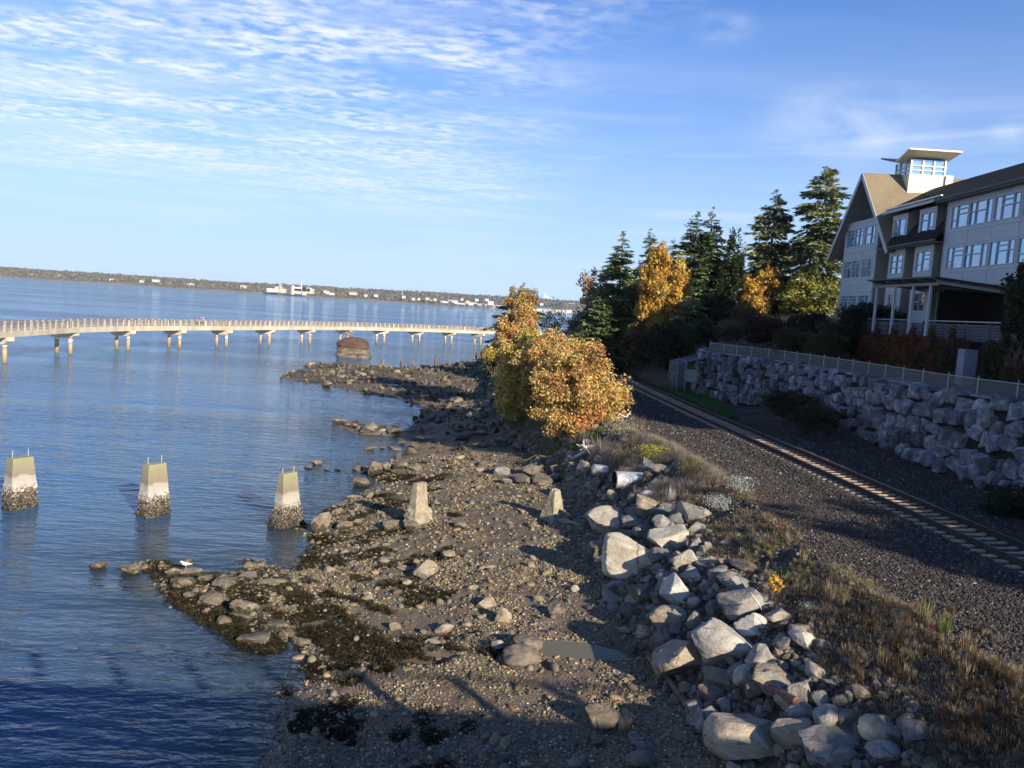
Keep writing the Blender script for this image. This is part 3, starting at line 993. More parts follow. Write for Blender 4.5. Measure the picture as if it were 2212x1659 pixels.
for x0, x1, lo, hi, mt, nm in [(577, 597, 9, 14, white, 'shed'), (596, 610, 9, 19, cream_far, 'hall'), (608, 622, 9, 15, cream_far, 'shed'), (606, 609, 15, 25, grey_far, 'crane_tower'),
                               (640, 660, 9, 17, cream_far, 'hall'), (660, 672, 7, 21, cream_far, 'hall'), (671, 686, 11, 19, cream_far, 'hall'), (633, 680, 16, 20, white, 'roof_block')]:
    part_far(mill, nm, x0 * 0.92 + 45, x1 * 0.92 + 45 - 1, lo, hi, 3950, 40, mt)
p0 = AT(632, yy(632, 4), 3940); p1 = AT(632, yy(632, 24), 3940)
q = MB().tube([(p0[0] - mill.location[0], -12, p0[2] - 8), (p0[0] - mill.location[0], -12, p1[2] - 8)], 9, 12); q.build('silo', cream_far, mill)
p0 = AT(650, 600, 4000)
st = empty('smokestack', (AT(650, yy(650, 6), 4020)[0], 4020, 8))
tag(st, 'tall white smokestack standing right of the pale factory across the bay', 'smokestack')
zt = AT(650, yy(650, 36), 4020)[2]
MB().tube([(0, 0, -4), (0, 0, zt - 10)], [4.2, 3.6], 10).build('shaft', white, st)
MB().tube([(0, 0, zt - 10), (0, 0, zt - 7)], [4.4, 4.4], 10).build('cap', grey_far, st)
mst = AT(869, yy(869, 10), 4300)
o = MB().tube([(0, 0, -20), (0, 0, AT(869, yy(869, 38), 4300)[2] - mst[2])], [3.0, 1.6], 6).build('radio_mast', grey_far, None, loc=tuple(mst))
tag(o, 'thin grey mast rising above the woods across the bay', 'mast')


def house(name, x, w, h, off, Y, wall, roof, label, cat, group=None):
    a = AT(x, yy(x, off), Y); s_ = Y / FPX / DS * DS
    wm = w * DS * Y / FPX; hm = h * DS * Y / FPX
    r_ = empty(name, tuple(a)); tag(r_, label, cat, group)
    MB().box(-wm / 2, wm / 2, 0, wm * 0.7, -6, hm * 0.62).build('wall', wall, r_)
    q = MB().prism([(-wm * 0.56, -1, hm * 0.62), (wm * 0.56, -1, hm * 0.62), (wm * 0.3, wm * 0.35, hm), (-wm * 0.3, wm * 0.35, hm)], (0, 0, 0.3))
    q.prism([(-wm * 0.56, wm * 0.7 + 1, hm * 0.62), (wm * 0.56, wm * 0.7 + 1, hm * 0.62), (wm * 0.3, wm * 0.35, hm), (-wm * 0.3, wm * 0.35, hm)], (0, 0, 0.3))
    q.build('roof', roof, r_)
    return r_


hs_ = [(62, 9, 5, 9), (75, 5, 4, 9), (92, 8, 4, 8), (128, 6, 5, 11), (215, 9, 4, 9), (240, 8, 4, 10), (305, 8, 4, 11), (335, 13, 5, 14), (410, 12, 3, 12), (525, 12, 6, 13), (560, 9, 4, 8),
       (512, 8, 4, 8), (707, 7, 8, 12), (716, 10, 4, 11), (702, 7, 4, 15), (762, 15, 6, 14), (790, 6, 4, 12), (812, 8, 5, 13), (872, 7, 5, 14), (893, 6, 4, 11), (905, 5, 4, 12), (923, 8, 4, 14),
       (985, 7, 5, 11), (998, 5, 4, 17), (1010, 8, 5, 12), (1030, 7, 4, 18), (1052, 8, 4, 20), (940, 7, 4, 13), (1150, 9, 5, 16), (1170, 7, 4, 18)]
for i, (x, w, h, off) in enumerate(hs_):
    house('far_house', x, w, h, off, 3900 + (x / 2212) * 900, white if i % 3 else cream_far, roof_far if i % 4 else roof_red,
          'small pale house among the trees on the far shore', 'house', 'houses on the far shore')
# waterfront sheds and boatyards at the right end of the far shore
for i, (x, w, h, off) in enumerate([(770, 16, 3, 9), (800, 14, 3, 8), (958, 18, 6, 6), (975, 14, 5, 10), (990, 30, 5, 5), (1020, 18, 7, 6), (1040, 26, 6, 5), (1068, 30, 5, 5), (1060, 12, 9, 9), (1090, 26, 5, 4), (1140, 18, 5, 4), (1160, 22, 4, 5), (1185, 24, 5, 4), (1210, 20, 4, 5), (1230, 14, 4, 6), (905, 12, 3, 8), (925, 16, 3, 8)]):
    a = AT(x, yy(x, off), 4420); wm = w * DS * 4420 / FPX; hm = h * DS * 4420 / FPX
    r_ = empty('waterfront_shed', tuple(a)); tag(r_, 'long white shed on the waterfront across the bay', 'building', 'white waterfront sheds across the bay')
    MB().box(-wm / 2, wm / 2, 0, 25, -8, hm * 0.8).build('wall', white if i % 3 else grey_far, r_)
    MB().prism([(-wm / 2 - 1, -1, hm * 0.8), (wm / 2 + 1, -1, hm * 0.8), (wm / 2 + 1, 12, hm), (-wm / 2 - 1, 12, hm)], (0, 0, 0.4)).build('roof', white, r_)
for i in range(46):
    x = 985 + rng.random() * 245
    a = AT(x, yy(x, 1.0 + rng.random() * 2), 4330)
    r_ = empty('moored_boat', (a[0], a[1], 0.2)); tag(r_, 'white moored boat in the marina across the bay', 'boat', 'boats moored in the far marina')
    L = rng.uniform(9, 16)
    MB().prism([(-L / 2, 0, 1.6), (L / 2, 0, 1.9), (L * 0.4, 0, -0.4), (-L * 0.46, 0, -0.4)], (0, 3, 0)).build('hull', white, r_)
    if i % 3 == 0:
        MB().box(-L * 0.2, L * 0.15, 0.5, 2.5, 1.6, 4.2).build('cabin', white, r_)
    else:
        MB().tube([(0, 1.5, 1.5), (0, 1.5, rng.uniform(12, 19))], 0.45, 4).build('mast', white, r_)

# mountains far behind
mv, mf, mc = [], [], []
prof = [(-3000, 0), (30, 0), (90, 10), (150, 6), (230, 12), (300, 5), (420, 2), (560, 4), (640, 3), (740, 6), (775, 12), (800, 22), (815, 26), (835, 19), (870, 13), (920, 9), (950, 7), (1060, 5), (1110, 10), (1140, 18), (1160, 30), (1171, 36), (1182, 31),
        (1194, 22), (1203, 26), (1211, 21), (1225, 14), (1240, 9), (1300, 6), (1400, 4), (5200, 0)]
px_ = np.linspace(0, 1300, 261); ph = np.interp(px_, [p[0] for p in prof], [p[1] for p in prof])
ph = ph * (1 + 0.22 * fbm(px_ * 0.09, px_ * 0, seed=90)) + 1.2 * np.maximum(fbm(px_ * 0.2, px_ * 0 + 4, seed=91), 0)
YM = 24000.0
rows = [(0.0, -2500, 0.0), (0.35, -1500, 0.3), (0.7, -700, 0.62), (1.0, 0, 1.0), (0.4, 1800, 0.4), (0.0, 3000, 0.0)]
base = np.array([AT(x, yy(x, 4), YM) for x in px_]); topp = np.array([AT(x, yy(x, 4) - h, YM) for x, h in zip(px_, ph)])
for k, (f, dy, hh) in enumerate(rows):
    z = np.maximum(0, (topp[:, 2] - 0) * hh) * (1 + (0.28 * fbm(px_ * 0.12, px_ * 0 + k * 3.3, seed=93) if 0 < hh < 1 else 0))
    mv.append(np.stack([topp[:, 0] * (YM + dy) / YM, np.full(len(px_), YM + dy), z], 1))
V = np.concatenate(mv)
m, t, b = newmat('mountain_rock_and_snow')
pos = t.add('ShaderNodeNewGeometry').outputs['Position']; sp = t.add('ShaderNodeSeparateXYZ'); t.l.new(pos, sp.inputs[0])
nz = t.noise(pos, 0.002, 6, 0.65)
f = t.ramp(t.math('ADD', t.math('MULTIPLY', sp.outputs[2], 0.0012), t.math('MULTIPLY', nz, 0.6)), [(0.60, 0.0), (0.72, 1.0)])
t.l.new(t.mix(f, (0.10, 0.15, 0.21, 1), (0.75, 0.80, 0.88, 1)), b.inputs['Base Color']); b.inputs['Roughness'].default_value = 1
o = link('mountains', np_mesh('mountains', V, grid_faces(len(px_), len(rows)), None, True), m); tag(o, kind='structure')

# air between here and there
s = MB().box(-12000, 12000, -300, 29000, -6, 640)
m, t, b = newmat('haze_air'); t.n.remove(b)
pv = t.add('ShaderNodeVolumePrincipled'); pv.inputs['Color'].default_value = (0.62, 0.80, 1.0, 1); pv.inputs['Density'].default_value = 0.000045
t.l.new(pv.outputs[0], t.n['Material Output'].inputs['Volume'])
USE_HAZE = True
if USE_HAZE:
    o = s.build('haze', m); tag(o, kind='stuff')

# ============================================================ railway
def track_frame(yv):
    """left rail point, unit along, unit across (to the right) at distance yv"""
    x0, x1 = rail_x(yv - 0.5), rail_x(yv + 0.5)
    d = np.array([x1 - x0, 1.0]); d /= np.linalg.norm(d)
    return np.array([rail_x(yv), yv]), d, np.array([d[1], -d[0]])


# smooth the survey so that the rails bend evenly
_cy = np.linspace(8, 230, 223); _cx = rail_x(_cy)
for _ in range(60):
    _cx[1:-1] = (_cx[:-2] + 2 * _cx[1:-1] + _cx[2:]) / 4


def rail_x(y): return np.interp(y, _cy, _cx)


track = empty('railroad_track', (17.5, 25, ZR)); tag(track, 'single railroad track with dark steel rails on pale concrete ties', 'railroad track')
TO = np.array([17.5, 25, ZR])


def rail(off, nm):
    prof_ = [(-0.075, 0.0), (0.075, 0.0), (0.075, 0.02), (0.012, 0.035), (0.012, 0.13), (0.037, 0.15), (0.037, 0.185), (-0.037, 0.185), (-0.037, 0.15), (-0.012, 0.13), (-0.012, 0.035), (-0.075, 0.02)]
    ys = np.concatenate([np.arange(9, 110, 2.0), np.arange(110, 226, 5.0)])
    V, F, mi = [], [], []
    for k, yv in enumerate(ys):
        p, d, a = track_frame(yv); c = p + a * off
        for (u, w_) in prof_:
            V.append((c[0] + a[0] * u * 1.35 - TO[0], c[1] + a[1] * u * 1.35 - TO[1], 0.02 + w_ * 1.45))
    n = len(prof_)
    for k in range(len(ys) - 1):
        for j in range(n):
            F.append((k * n + j, k * n + (j + 1) % n, (k + 1) * n + (j + 1) % n, (k + 1) * n + j)); mi.append(1 if j == 6 else 0)
    me = bpy.data.meshes.new(nm); me.from_pydata(V, [], F); me.materials.append(M['rail']); me.materials.append(M['railtop'])
    me.polygons.foreach_set('material_index', mi); me.update()
    return link(nm, me, None, track)


rail(0.0, 'rail'); rail(GAUGE, 'rail')
L = GAUGE + 1.16
bm = bmesh.new(); bmesh.ops.create_grid(bm, x_segments=14, y_segments=1, size=0.5)
bmesh.ops.delete(bm, geom=bm.faces[:], context='FACES'); bm.free()
q = MB()
secs = [(-0.5, 0.9, 0.0), (-0.46, 1.0, 0.03), (-0.33, 1.05, 0.035), (-0.24, 1.0, 0.035), (-0.15, 0.80, 0.0), (0.0, 0.74, -0.01), (0.15, 0.80, 0.0), (0.24, 1.0, 0.035), (0.33, 1.05, 0.035), (0.46, 1.0, 0.03), (0.5, 0.9, 0.0)]
for k, (u, w_, h_) in enumerate(secs):
    hw = 0.125 * w_
    q.v += [(u * L, -hw * 1.15, -0.2), (u * L, -hw, h_ - 0.02), (u * L, -hw * 0.8, h_), (u * L, hw * 0.8, h_), (u * L, hw, h_ - 0.02), (u * L, hw * 1.15, -0.2)]
for k in range(len(secs) - 1):
    for j in range(5):
        a = k * 6 + j; q.f.append((a, a + 1, a + 7, a + 6)); q.m.append(0)
q.f += [(0, 1, 2, 3, 4, 5), tuple(60 + j for j in (5, 4, 3, 2, 1, 0))]; q.m += [0, 0]
tie_me = q.mesh('tie', True)
yv = 14.0; k = 0
while yv < 112:
    p, d, a = track_frame(yv); c = p + a * GAUGE / 2
    o = link('tie', tie_me, M['tie'], track, loc=(c[0] - TO[0], c[1] - TO[1], 0.03 + rng.normal() * 0.004), rot=(0, 0, math.atan2(a[1], a[0]) + rng.normal() * 0.01))
    yv += 0.565; k += 1
TIE_N = k

# ============================================================ rock retaining wall
wall = empty('rock_wall', (26, 45, 5.4)); tag(wall, 'retaining wall of stacked blue grey boulders below the fenced path', 'rock wall')
wall_stones = [rock_mesh('stone', 300 + i, 4, 9, 0.50, 0.055, 0.0, 24, True) for i in range(16)]
for me in wall_stones: me.materials.append(M['blue'])
NST = 0
g = np.random.default_rng(12)
yv = 26.0
rows_ = 5
cols = []
dist_scale = lambda y: 1.0
for r_ in range(6):
    y0 = 33.0 + 0.4 * (r_ % 2)
    while y0 < 85.8:
        lowz = 4.75 + (1.5 * math.exp(-((y0 - 62) / 9.0) ** 2)) * 0.9
        Hh = 9.5 - lowz
        nrow = 5 if Hh > 3.5 else 4
        w_ = g.uniform(0.78, 1.30) * (1.0 + 0.10 * math.sin(y0))
        if r_ < nrow and NST < 300:
            v0 = (r_ + 0.5) / nrow + g.normal() * 0.03
            yy_ = y0 + w_ / 2
            xb, xt = float(wallbase_x(yy_)), float(fence_x(yy_) - 0.6)
            xx = xb + (xt - xb) * v0; zz_ = lowz + Hh * v0
            hh = Hh / nrow
            o = link('stone', wall_stones[int(g.integers(16))], None, wall,
                     loc=(xx - 26 + 0.15 + g.uniform(-.12, .12), yy_ - 45, zz_ - 5.4 + 0.1), rot=(g.uniform(-.16, .16), g.uniform(-.3, .05), g.uniform(-0.15, 0.15) + (math.pi if g.random() < .5 else 0)),
                     scale=(g.uniform(1.1, 1.4), w_ * g.uniform(1.06, 1.20), hh * g.uniform(1.06, 1.24)))
            NST += 1
        y0 += w_ * (1.18 if y0 > 62 else 1.0)
# a few loose stones at the foot
loose = []

# ============================================================ fence along the path
fence = empty('path_fence', (27, 45, 9.6)); tag(fence, 'galvanised wire mesh fence along the path above the rock wall', 'fence')
fpts = []
yv = 30.0
ys_ = list(np.arange(31, 84, 2.42)) + [84.6]
fp = [(float(fence_x(y)), y) for y in ys_] + [(21.9, 86.6), (23.4, 88.2), (25.6, 89.0), (28.0, 89.2)]
post_me = MB().tube([(0, 0, -0.15), (0, 0, 1.2)], 0.042, 8).mesh('post', True)
for (a, b_) in fp:
    link('post', post_me, M['galv'], fence, loc=(a - 27, b_ - 45, 0.0))
q1 = MB(); q2 = MB()
m, t, b = newmat('wire_mesh'); b.inputs['Base Color'].default_value = (0.09, 0.105, 0.11, 1)
tr = t.add('ShaderNodeBsdfTransparent'); co = t.add('ShaderNodeNewGeometry').outputs['Position']
mx = t.add('ShaderNodeMixShader', i_0=0.58); t.l.new(tr.outputs[0], mx.inputs[1]); t.l.new(b.outputs[0], mx.inputs[2]); t.l.new(mx.outputs[0], t.n['Material Output'].inputs[0])
M['mesh'] = m
for (a, b_), (c, d) in zip(fp[:-1], fp[1:]):
    P0 = Vector((a - 27, b_ - 45, 0)); P1 = Vector((c - 27, d - 45, 0))
    o = MB().beam(P0 + Vector((0, 0, 1.02)), P1 + Vector((0, 0, 1.02)), 0.045, 0.045).build('top_rail', M['galv'], fence)
    o = MB().beam(P0 + Vector((0, 0, 0.06)), P1 + Vector((0, 0, 0.06)), 0.035, 0.035).build('bottom_rail', M['galv'], fence)
    o = MB().quad(P0 + Vector((0, 0, 0.09)), P1 + Vector((0, 0, 0.09)), P1 + Vector((0, 0, 1.0)), P0 + Vector((0, 0, 1.0)))
    q = MB(); q.quad(P0 + Vector((0.01, 0, 0.09)), P1 + Vector((0.01, 0, 0.09)), P1 + Vector((0.01, 0, 1.0)), P0 + Vector((0.01, 0, 1.0))); q.build('mesh_panel', M['mesh'], fence)
# kerb under the fence
q = MB()
for (a, b_), (c, d) in zip(fp[:22], fp[1:23]):
    q.beam((a, b_, 9.60), (c, d, 9.60), 0.34, 0.16)
o = q.build('kerb', M['conc_grey']); tag(o, kind='structure')

# ============================================================ fenced cabinet by the wall
cage = empty('equipment_cage', (19.6, 85.4, 5.5)); tag(cage, 'lean-to cage of galvanised pipe and wire mesh standing against the rock wall', 'cage')
C0 = np.array([19.6, 85.4, 5.5])
zb = 5.5
A_ = AT(1451, 830, 86.6); 
cx0, cx1 = 18.0, 21.4
def cp(x, y, z): return (x - C0[0], y - C0[1], z - C0[2])
fz0, fz1 = 8.1, 9.25
pts = {'a': (cx0, 84.3), 'b': (cx0, 86.2), 'c': (cx0, 88.6), 'd': (cx1, 84.0), 'e': (19.0, 84.15), 'f': (18.0, 87.4)}
for (x, y, h_) in [(cx0, 84.3, fz0), (cx0, 86.2, fz0), (cx0, 88.6, fz0), (18.9, 84.2, 8.45), (18.0, 87.4, fz0)]:
    MB().tube([cp(x, y, zb - 0.4), cp(x, y, h_)], 0.05, 8).build('post', M['galv'], cage)
MB().tube([cp(20.35, 84.0, zb - 0.6), cp(21.5, 84.0, fz1)], 0.05, 8).build('post', M['galv'], cage)
for a, b_ in [((cx0, 84.3, fz0), (cx0, 88.6, fz0)), ((cx0, 84.3, fz0), (21.5, 84.0, fz1)), ((cx0, 88.6, fz0), (21.5, 88.6, fz1)), ((21.5, 84.0, fz1), (21.5, 88.6, fz1)),
              ((cx0, 86.2, fz0), (21.5, 86.2, fz1)), ((cx0, 84.3, 6.9), (cx0, 88.6, 6.9)), ((18.9, 84.2, 8.4), (18.9, 88.6, 8.4))]:
    MB().tube([cp(*a), cp(*b_)], 0.042, 6).build('rail', M['galv'], cage)
for P4 in [((cx0, 84.3, zb), (cx0, 88.6, zb), (cx0, 88.6, fz0), (cx0, 84.3, fz0)), ((cx0, 84.3, fz0), (cx0, 88.6, fz0), (21.5, 88.6, fz1), (21.5, 84.0, fz1)), ((18.0, 84.28, zb), (18.9, 84.2, zb), (18.9, 84.2, 8.4), (18.0, 84.3, fz0))]:
    q = MB(); q.quad(*[cp(*p) for p in P4]); q.build('mesh_panel', M['mesh'], cage)
cab = empty('equipment_cabinet', (20.0, 84.9, 5.7)); tag(cab, 'grey green steel cabinet on short legs inside the wire cage', 'cabinet')
cabm = MAT('cabinet_paint', (0.28, 0.31, 0.28), (0.33, 0.36, 0.33), 2, 0.6)
MB().box(-1.05, 0.05, -0.3, 0.5, 0.45, 1.72).build('case', cabm, cab)
MB().box(0.07, 1.15, -0.3, 0.5, 0.45, 1.72).build('case', cabm, cab)
MB().box(-1.12, 1.22, -0.36, 0.56, 1.72, 1.82).build('lid', M['conc_grey'], cab)
MB().box(-0.2, 0.25, -0.2, 0.3, -0.4, 0.45).build('leg', M['conc_grey'], cab)
MB().box(0.9, 1.0, -0.2, 0.3, -0.4, 0.45).build('leg', M['galv'], cab)
MB().box(0.28, 0.75, -0.335, -0.305, 0.58, 0.98).build('louvre', M['metal_dark'], cab)

# ============================================================ lineside sign
sg = empty('whistle_post', (17.0, 118.0, 5.2)); tag(sg, 'black post with two small white plates beside the bend in the track', 'railway sign')
SGZ = AT(1341, 757, 118.0)
sg.location = (SGZ[0] + 0.05, 118.0, 4.9)
hz = SGZ[2] - 4.9
MB().tube([(0, 0, -0.3), (0, 0, hz + 0.7)], 0.07, 6).build('post', M['metal_dark'], sg)
plate_w = MAT('sign_white', (0.75, 0.75, 0.72), rough=0.5)
blk = MAT('sign_black', (0.02, 0.02, 0.02), rough=0.6)
for k, (zz_, txt) in enumerate([(hz + 0.35, 'W'), (hz - 0.62, '7')]):
    pl = MB().box(-0.33, 0.33, -0.12, -0.08, zz_ - 0.42, zz_ + 0.42).build('plate', plate_w, sg)
    cu = bpy.data.curves.new('letter', 'FONT'); cu.body = txt; cu.size = 0.72; cu.align_x = 'CENTER'; cu.align_y = 'CENTER'; cu.extrude = 0.004
    tmp = bpy.data.objects.new('letter_shape', cu); COL.objects.link(tmp); bpy.context.view_layer.update()
    lm0 = bpy.data.meshes.new_from_object(tmp); bpy.data.objects.remove(tmp); lm0.materials.clear()
    lt = link('letter', lm0, blk, pl, (0, -0.13, zz_), (R(90), 0, 0))

# ============================================================ big inn on the bluff
inn = empty('inn_building', (36, 70, 13.6)); tag(inn, 'long three storey inn with steep front gable, dormers and a lookout cupola', 'building')
IO = Vector((36, 70, 13.6))


def P_(x, y, z): return (x - IO.x, y - IO.y, z - IO.z)


def wall_x(name, X, y0, y1, z0, z1, holes, mat, depth=0.16, face=-1):
    """wall in the plane x = X, facing the water, with real openings"""
    ys = sorted({y0, y1} | {h[0] for h in holes} | {h[1] for h in holes}); zs = sorted({z0, z1} | {h[2] for h in holes} | {h[3] for h in holes})
    q = MB()
    for a, b_ in zip(ys[:-1], ys[1:]):
        for c, d in zip(zs[:-1], zs[1:]):
            ym, zm = (a + b_) / 2, (c + d) / 2
            if any(h[0] < ym < h[1] and h[2] < zm < h[3] for h in holes): continue
            q.quad(P_(X, a, c), P_(X, b_, c), P_(X, b_, d), P_(X, a, d))
    for h in holes:
        D = depth
        q.quad(P_(X, h[0], h[2]), P_(X + D, h[0], h[2]), P_(X + D, h[0], h[3]), P_(X, h[0], h[3]))
        q.quad(P_(X, h[1], h[2]), P_(X + D, h[1], h[2]), P_(X + D, h[1], h[3]), P_(X, h[1], h[3]))
        q.quad(P_(X, h[0], h[2]), P_(X + D, h[0], h[2]), P_(X + D, h[1], h[2]), P_(X, h[1], h[2]))
        q.quad(P_(X, h[0], h[3]), P_(X + D, h[0], h[3]), P_(X + D, h[1], h[3]), P_(X, h[1], h[3]))
    return q.build(name, mat, inn)


FR = 0.075
frame_m = MAT('window_frame_grey', (0.36, 0.40, 0.45), rough=0.5)


def window(X, y0, y1, z0, z1, cols, panes, depth=0.10):
    """cols: list of (fraction, [row fractions from the bottom]) running from the far (left) jamb to the near one; y grows to the left in the picture"""
    w_ = empty('window', P_(X, (y0 + y1) / 2, z0), parent=inn)
    ox, oy, oz = X, (y0 + y1) / 2, z0
    q = MB()
    xa, xb = -0.035, depth
    H_, W_ = z1 - z0, y1 - y0
    q.box(xa, xb, -W_ / 2, W_ / 2, 0, FR); q.box(xa, xb, -W_ / 2, W_ / 2, H_ - FR, H_)
    q.box(xa, xb, -W_ / 2, -W_ / 2 + FR, FR, H_ - FR); q.box(xa, xb, W_ / 2 - FR, W_ / 2, FR, H_ - FR)
    yl = W_ / 2; k = 0; f0 = 0
    for (f, rows) in cols:
        f1 = f0 + f
        ya, yb = W_ / 2 - W_ * f1, W_ / 2 - W_ * f0
        if f1 < 0.999:
            q.box(xa + 0.005, xb - 0.004, ya - FR / 2, ya + FR / 2, FR, H_ - FR)
        r0 = 0
        for r1 in rows + [1.0]:
            za, zb_ = H_ * r0, H_ * r1
            if r1 < 0.999:
                q.box(xa + 0.01, xb - 0.008, ya + FR / 2, yb - FR / 2, zb_ - FR / 2, zb_ + FR / 2)
            mt = M[panes[k % len(panes)]]; k += 1
            MB().box(depth - 0.03, depth - 0.01, ya + 0.01, yb - 0.01, za + 0.01, zb_ - 0.01).build('pane', mt, w_)
            r0 = r1
        f0 = f1
    q.build('frame', frame_m, w_)
    return w_


# storeys: window heads and sills
Z3 = (21.95, 23.85); Z2 = (18.58, 20.43); Z1 = (15.06, 16.70)
B, Lc, D_ = 'pane', 'pane_lilac', 'pane_dark'
# gable bay, front wall
bay_w = [(84.95, 86.85), (82.8, 84.8), (80.05, 82.4)]
holes = [(a, b_, *z) for (a, b_) in bay_w for z in (Z3, Z2, Z1)]
GB0, GB1 = 79.35, 87.2
wall_x('wall', 36.0, GB0, GB1, 13.2, 24.5, holes, M['bldg'])
for j, (a, b_) in enumerate(bay_w):
    for z in (Z3, Z2, Z1):
        if j < 2:
            window(36.0, a, b_, *z, [(0.5, [0.62, 0.82]), (0.5, [0.62, 0.82])], [B, B, D_, B, B, Lc] if j else [B, B, B, D_, B, B])
        else:
            window(36.0, a, b_, *z, [(0.62, [0.55]), (0.38, [0.36])], [B, Lc, B, B] if z != Z1 else [D_, B, D_, B])
# trim bands and battens on the bay
q = MB()
for zc in (24.42, 21.35, 20.62, 17.9, 17.1, 14.6):
    q.box(*[v - o_ for v, o_ in zip((35.955, 35.998), (36, 36))], GB0 - 70, GB1 - 70, zc - 13.6 - 0.05, zc - 13.6 + 0.05)
for yb in (84.87, 82.6):
    for z0, z1 in ((17.15, 17.85), (20.67, 21.3), (13.3, 14.55)):
        q.box(-0.04, -0.002, yb - 70 - 0.05, yb - 70 + 0.05, z0 - 13.6, z1 - 13.6)
for yb in (GB0 + 0.06, GB1 - 0.06):
    q.box(-0.045, -0.002, yb - 70 - 0.06, yb - 70 + 0.06, 13.3 - 13.6, 24.36 - 13.6)
q.build('trim', M['trim'], inn)
# bay sides and its top ledge
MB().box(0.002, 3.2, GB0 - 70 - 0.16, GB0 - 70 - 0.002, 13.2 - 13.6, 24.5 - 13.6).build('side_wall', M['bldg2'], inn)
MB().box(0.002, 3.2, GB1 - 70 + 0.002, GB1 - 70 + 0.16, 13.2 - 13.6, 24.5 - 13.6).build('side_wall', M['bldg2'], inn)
MB().box(0.0, 2.2, GB0 - 70, GB1 - 70, 24.505 - 13.6, 24.62 - 13.6).build('ledge', M['trim'], inn)
# upper gable wall, set back
PKY, PKZ = 82.75, 29.15
q = MB(); q.prism([P_(38.1, 78.0, 24.0), P_(38.1, 87.6, 24.0), P_(38.1, PKY, PKZ - 0.35)], (0.15, 0, 0)); q.build('gable_wall', M['bldg'], inn)
q = MB()
for zz_ in (25.2, 25.9, 26.6, 27.3):
    hw = (PKZ - 0.4 - zz_) * 0.82
    q.box(2.06, 2.098, PKY - hw - 70, PKY + hw - 70, zz_ - 13.6 - 0.02, zz_ - 13.6 + 0.02)
q.build('siding_joint', M['bldg2'], inn)
# main gable roof: two steep slopes running back from the front edge at x = 35.2
XR0, XR1 = 35.2, 49.0
zl = lambda y, s_: PKZ - abs(y - PKY) * s_
SL = (PKZ - 20.65) / (PKY - 75.45)
SLn = (PKZ - 20.85) / (89.6 - PKY)
th = 0.28
q = MB(); q.prism([P_(XR0, 75.45, 20.65), P_(XR1, 75.45, 20.65), P_(XR1, PKY, PKZ), P_(XR0, PKY, PKZ)], (0, -0.12, th)); q.build('roof', M['shingle'], inn)
q = MB(); q.prism([P_(XR0, 89.6, 20.85), P_(XR1, 89.6, 20.85), P_(XR1, PKY, PKZ), P_(XR0, PKY, PKZ)], (0, 0.12, th)); q.build('roof', M['shingle'], inn)
# soffit lining just under the slopes
q = MB(); q.prism([P_(XR0 + 0.05, 75.6, 20.70), P_(40, 75.6, 20.70), P_(40, PKY, PKZ - 0.10), P_(XR0 + 0.05, PKY, PKZ - 0.10)], (0, 0.03, -0.06))
q.prism([P_(XR0 + 0.05, 89.45, 20.90), P_(40, 89.45, 20.90), P_(40, PKY, PKZ - 0.10), P_(XR0 + 0.05, PKY, PKZ - 0.10)], (0, -0.03, -0.06)); q.build('soffit', M['soffit'], inn)
# barge boards
q = MB(); q.beam(P_(XR0 - 0.04, 75.35, 20.62), P_(XR0 - 0.04, PKY, PKZ + 0.06), 0.07, 0.42, up=(0, -1, 1)); q.build('barge_board', M['trim'], inn)
q = MB(); q.beam(P_(XR0 - 0.04, 89.7, 20.82), P_(XR0 - 0.04, PKY, PKZ + 0.06), 0.07, 0.42, up=(0, 1, 1)); q.build('barge_board', M['trim'], inn)
# body of the gable wing behind
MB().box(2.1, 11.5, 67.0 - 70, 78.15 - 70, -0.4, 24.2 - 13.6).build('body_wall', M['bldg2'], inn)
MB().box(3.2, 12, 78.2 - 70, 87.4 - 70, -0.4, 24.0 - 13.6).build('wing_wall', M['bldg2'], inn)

# recessed centre section with two bays and dormers
SY0, SY1 = 67.0, 77.2
XW = 37.9
wall_x('wall', XW, SY0, 79.3, 13.2, 21.3, [], M['bldg'])
bays = [(73.45, 76.4), (68.45, 71.55)]
for i, (a, b_) in enumerate(bays):
    hl = [(a + 0.32, b_ - 0.32, *Z2), (a + 0.5, b_ - 0.6, *Z1)]
    wall_x('bay_wall', 36.0, a, b_, 13.2, 21.15, hl, M['bldg'])
    window(36.0, a + 0.32, b_ - 0.32, *Z2, [(0.5, [0.33, 0.66]), (0.5, [0.33, 0.66])] if i == 0 else [(0.42, [0.36]), (0.58, [0.6, 0.8])], [D_, D_, B, D_, B, B] if i == 0 else [B, Lc, B, B, B])
    window(36.0, a + 0.5, b_ - 0.6, *Z1, [(0.5, [0.5]), (0.5, [0.66])], [D_, D_, D_, B])
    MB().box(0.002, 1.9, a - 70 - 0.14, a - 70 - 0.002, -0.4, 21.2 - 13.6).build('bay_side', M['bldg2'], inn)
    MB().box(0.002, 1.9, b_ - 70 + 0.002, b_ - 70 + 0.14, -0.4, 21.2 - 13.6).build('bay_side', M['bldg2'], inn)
    q = MB()
    for zc in (20.62, 18.4, 17.0):
        q.box(-0.04, -0.002, a - 70, b_ - 70, zc - 13.6 - 0.05, zc - 13.6 + 0.05)
    q.build('trim', M['trim'], inn)
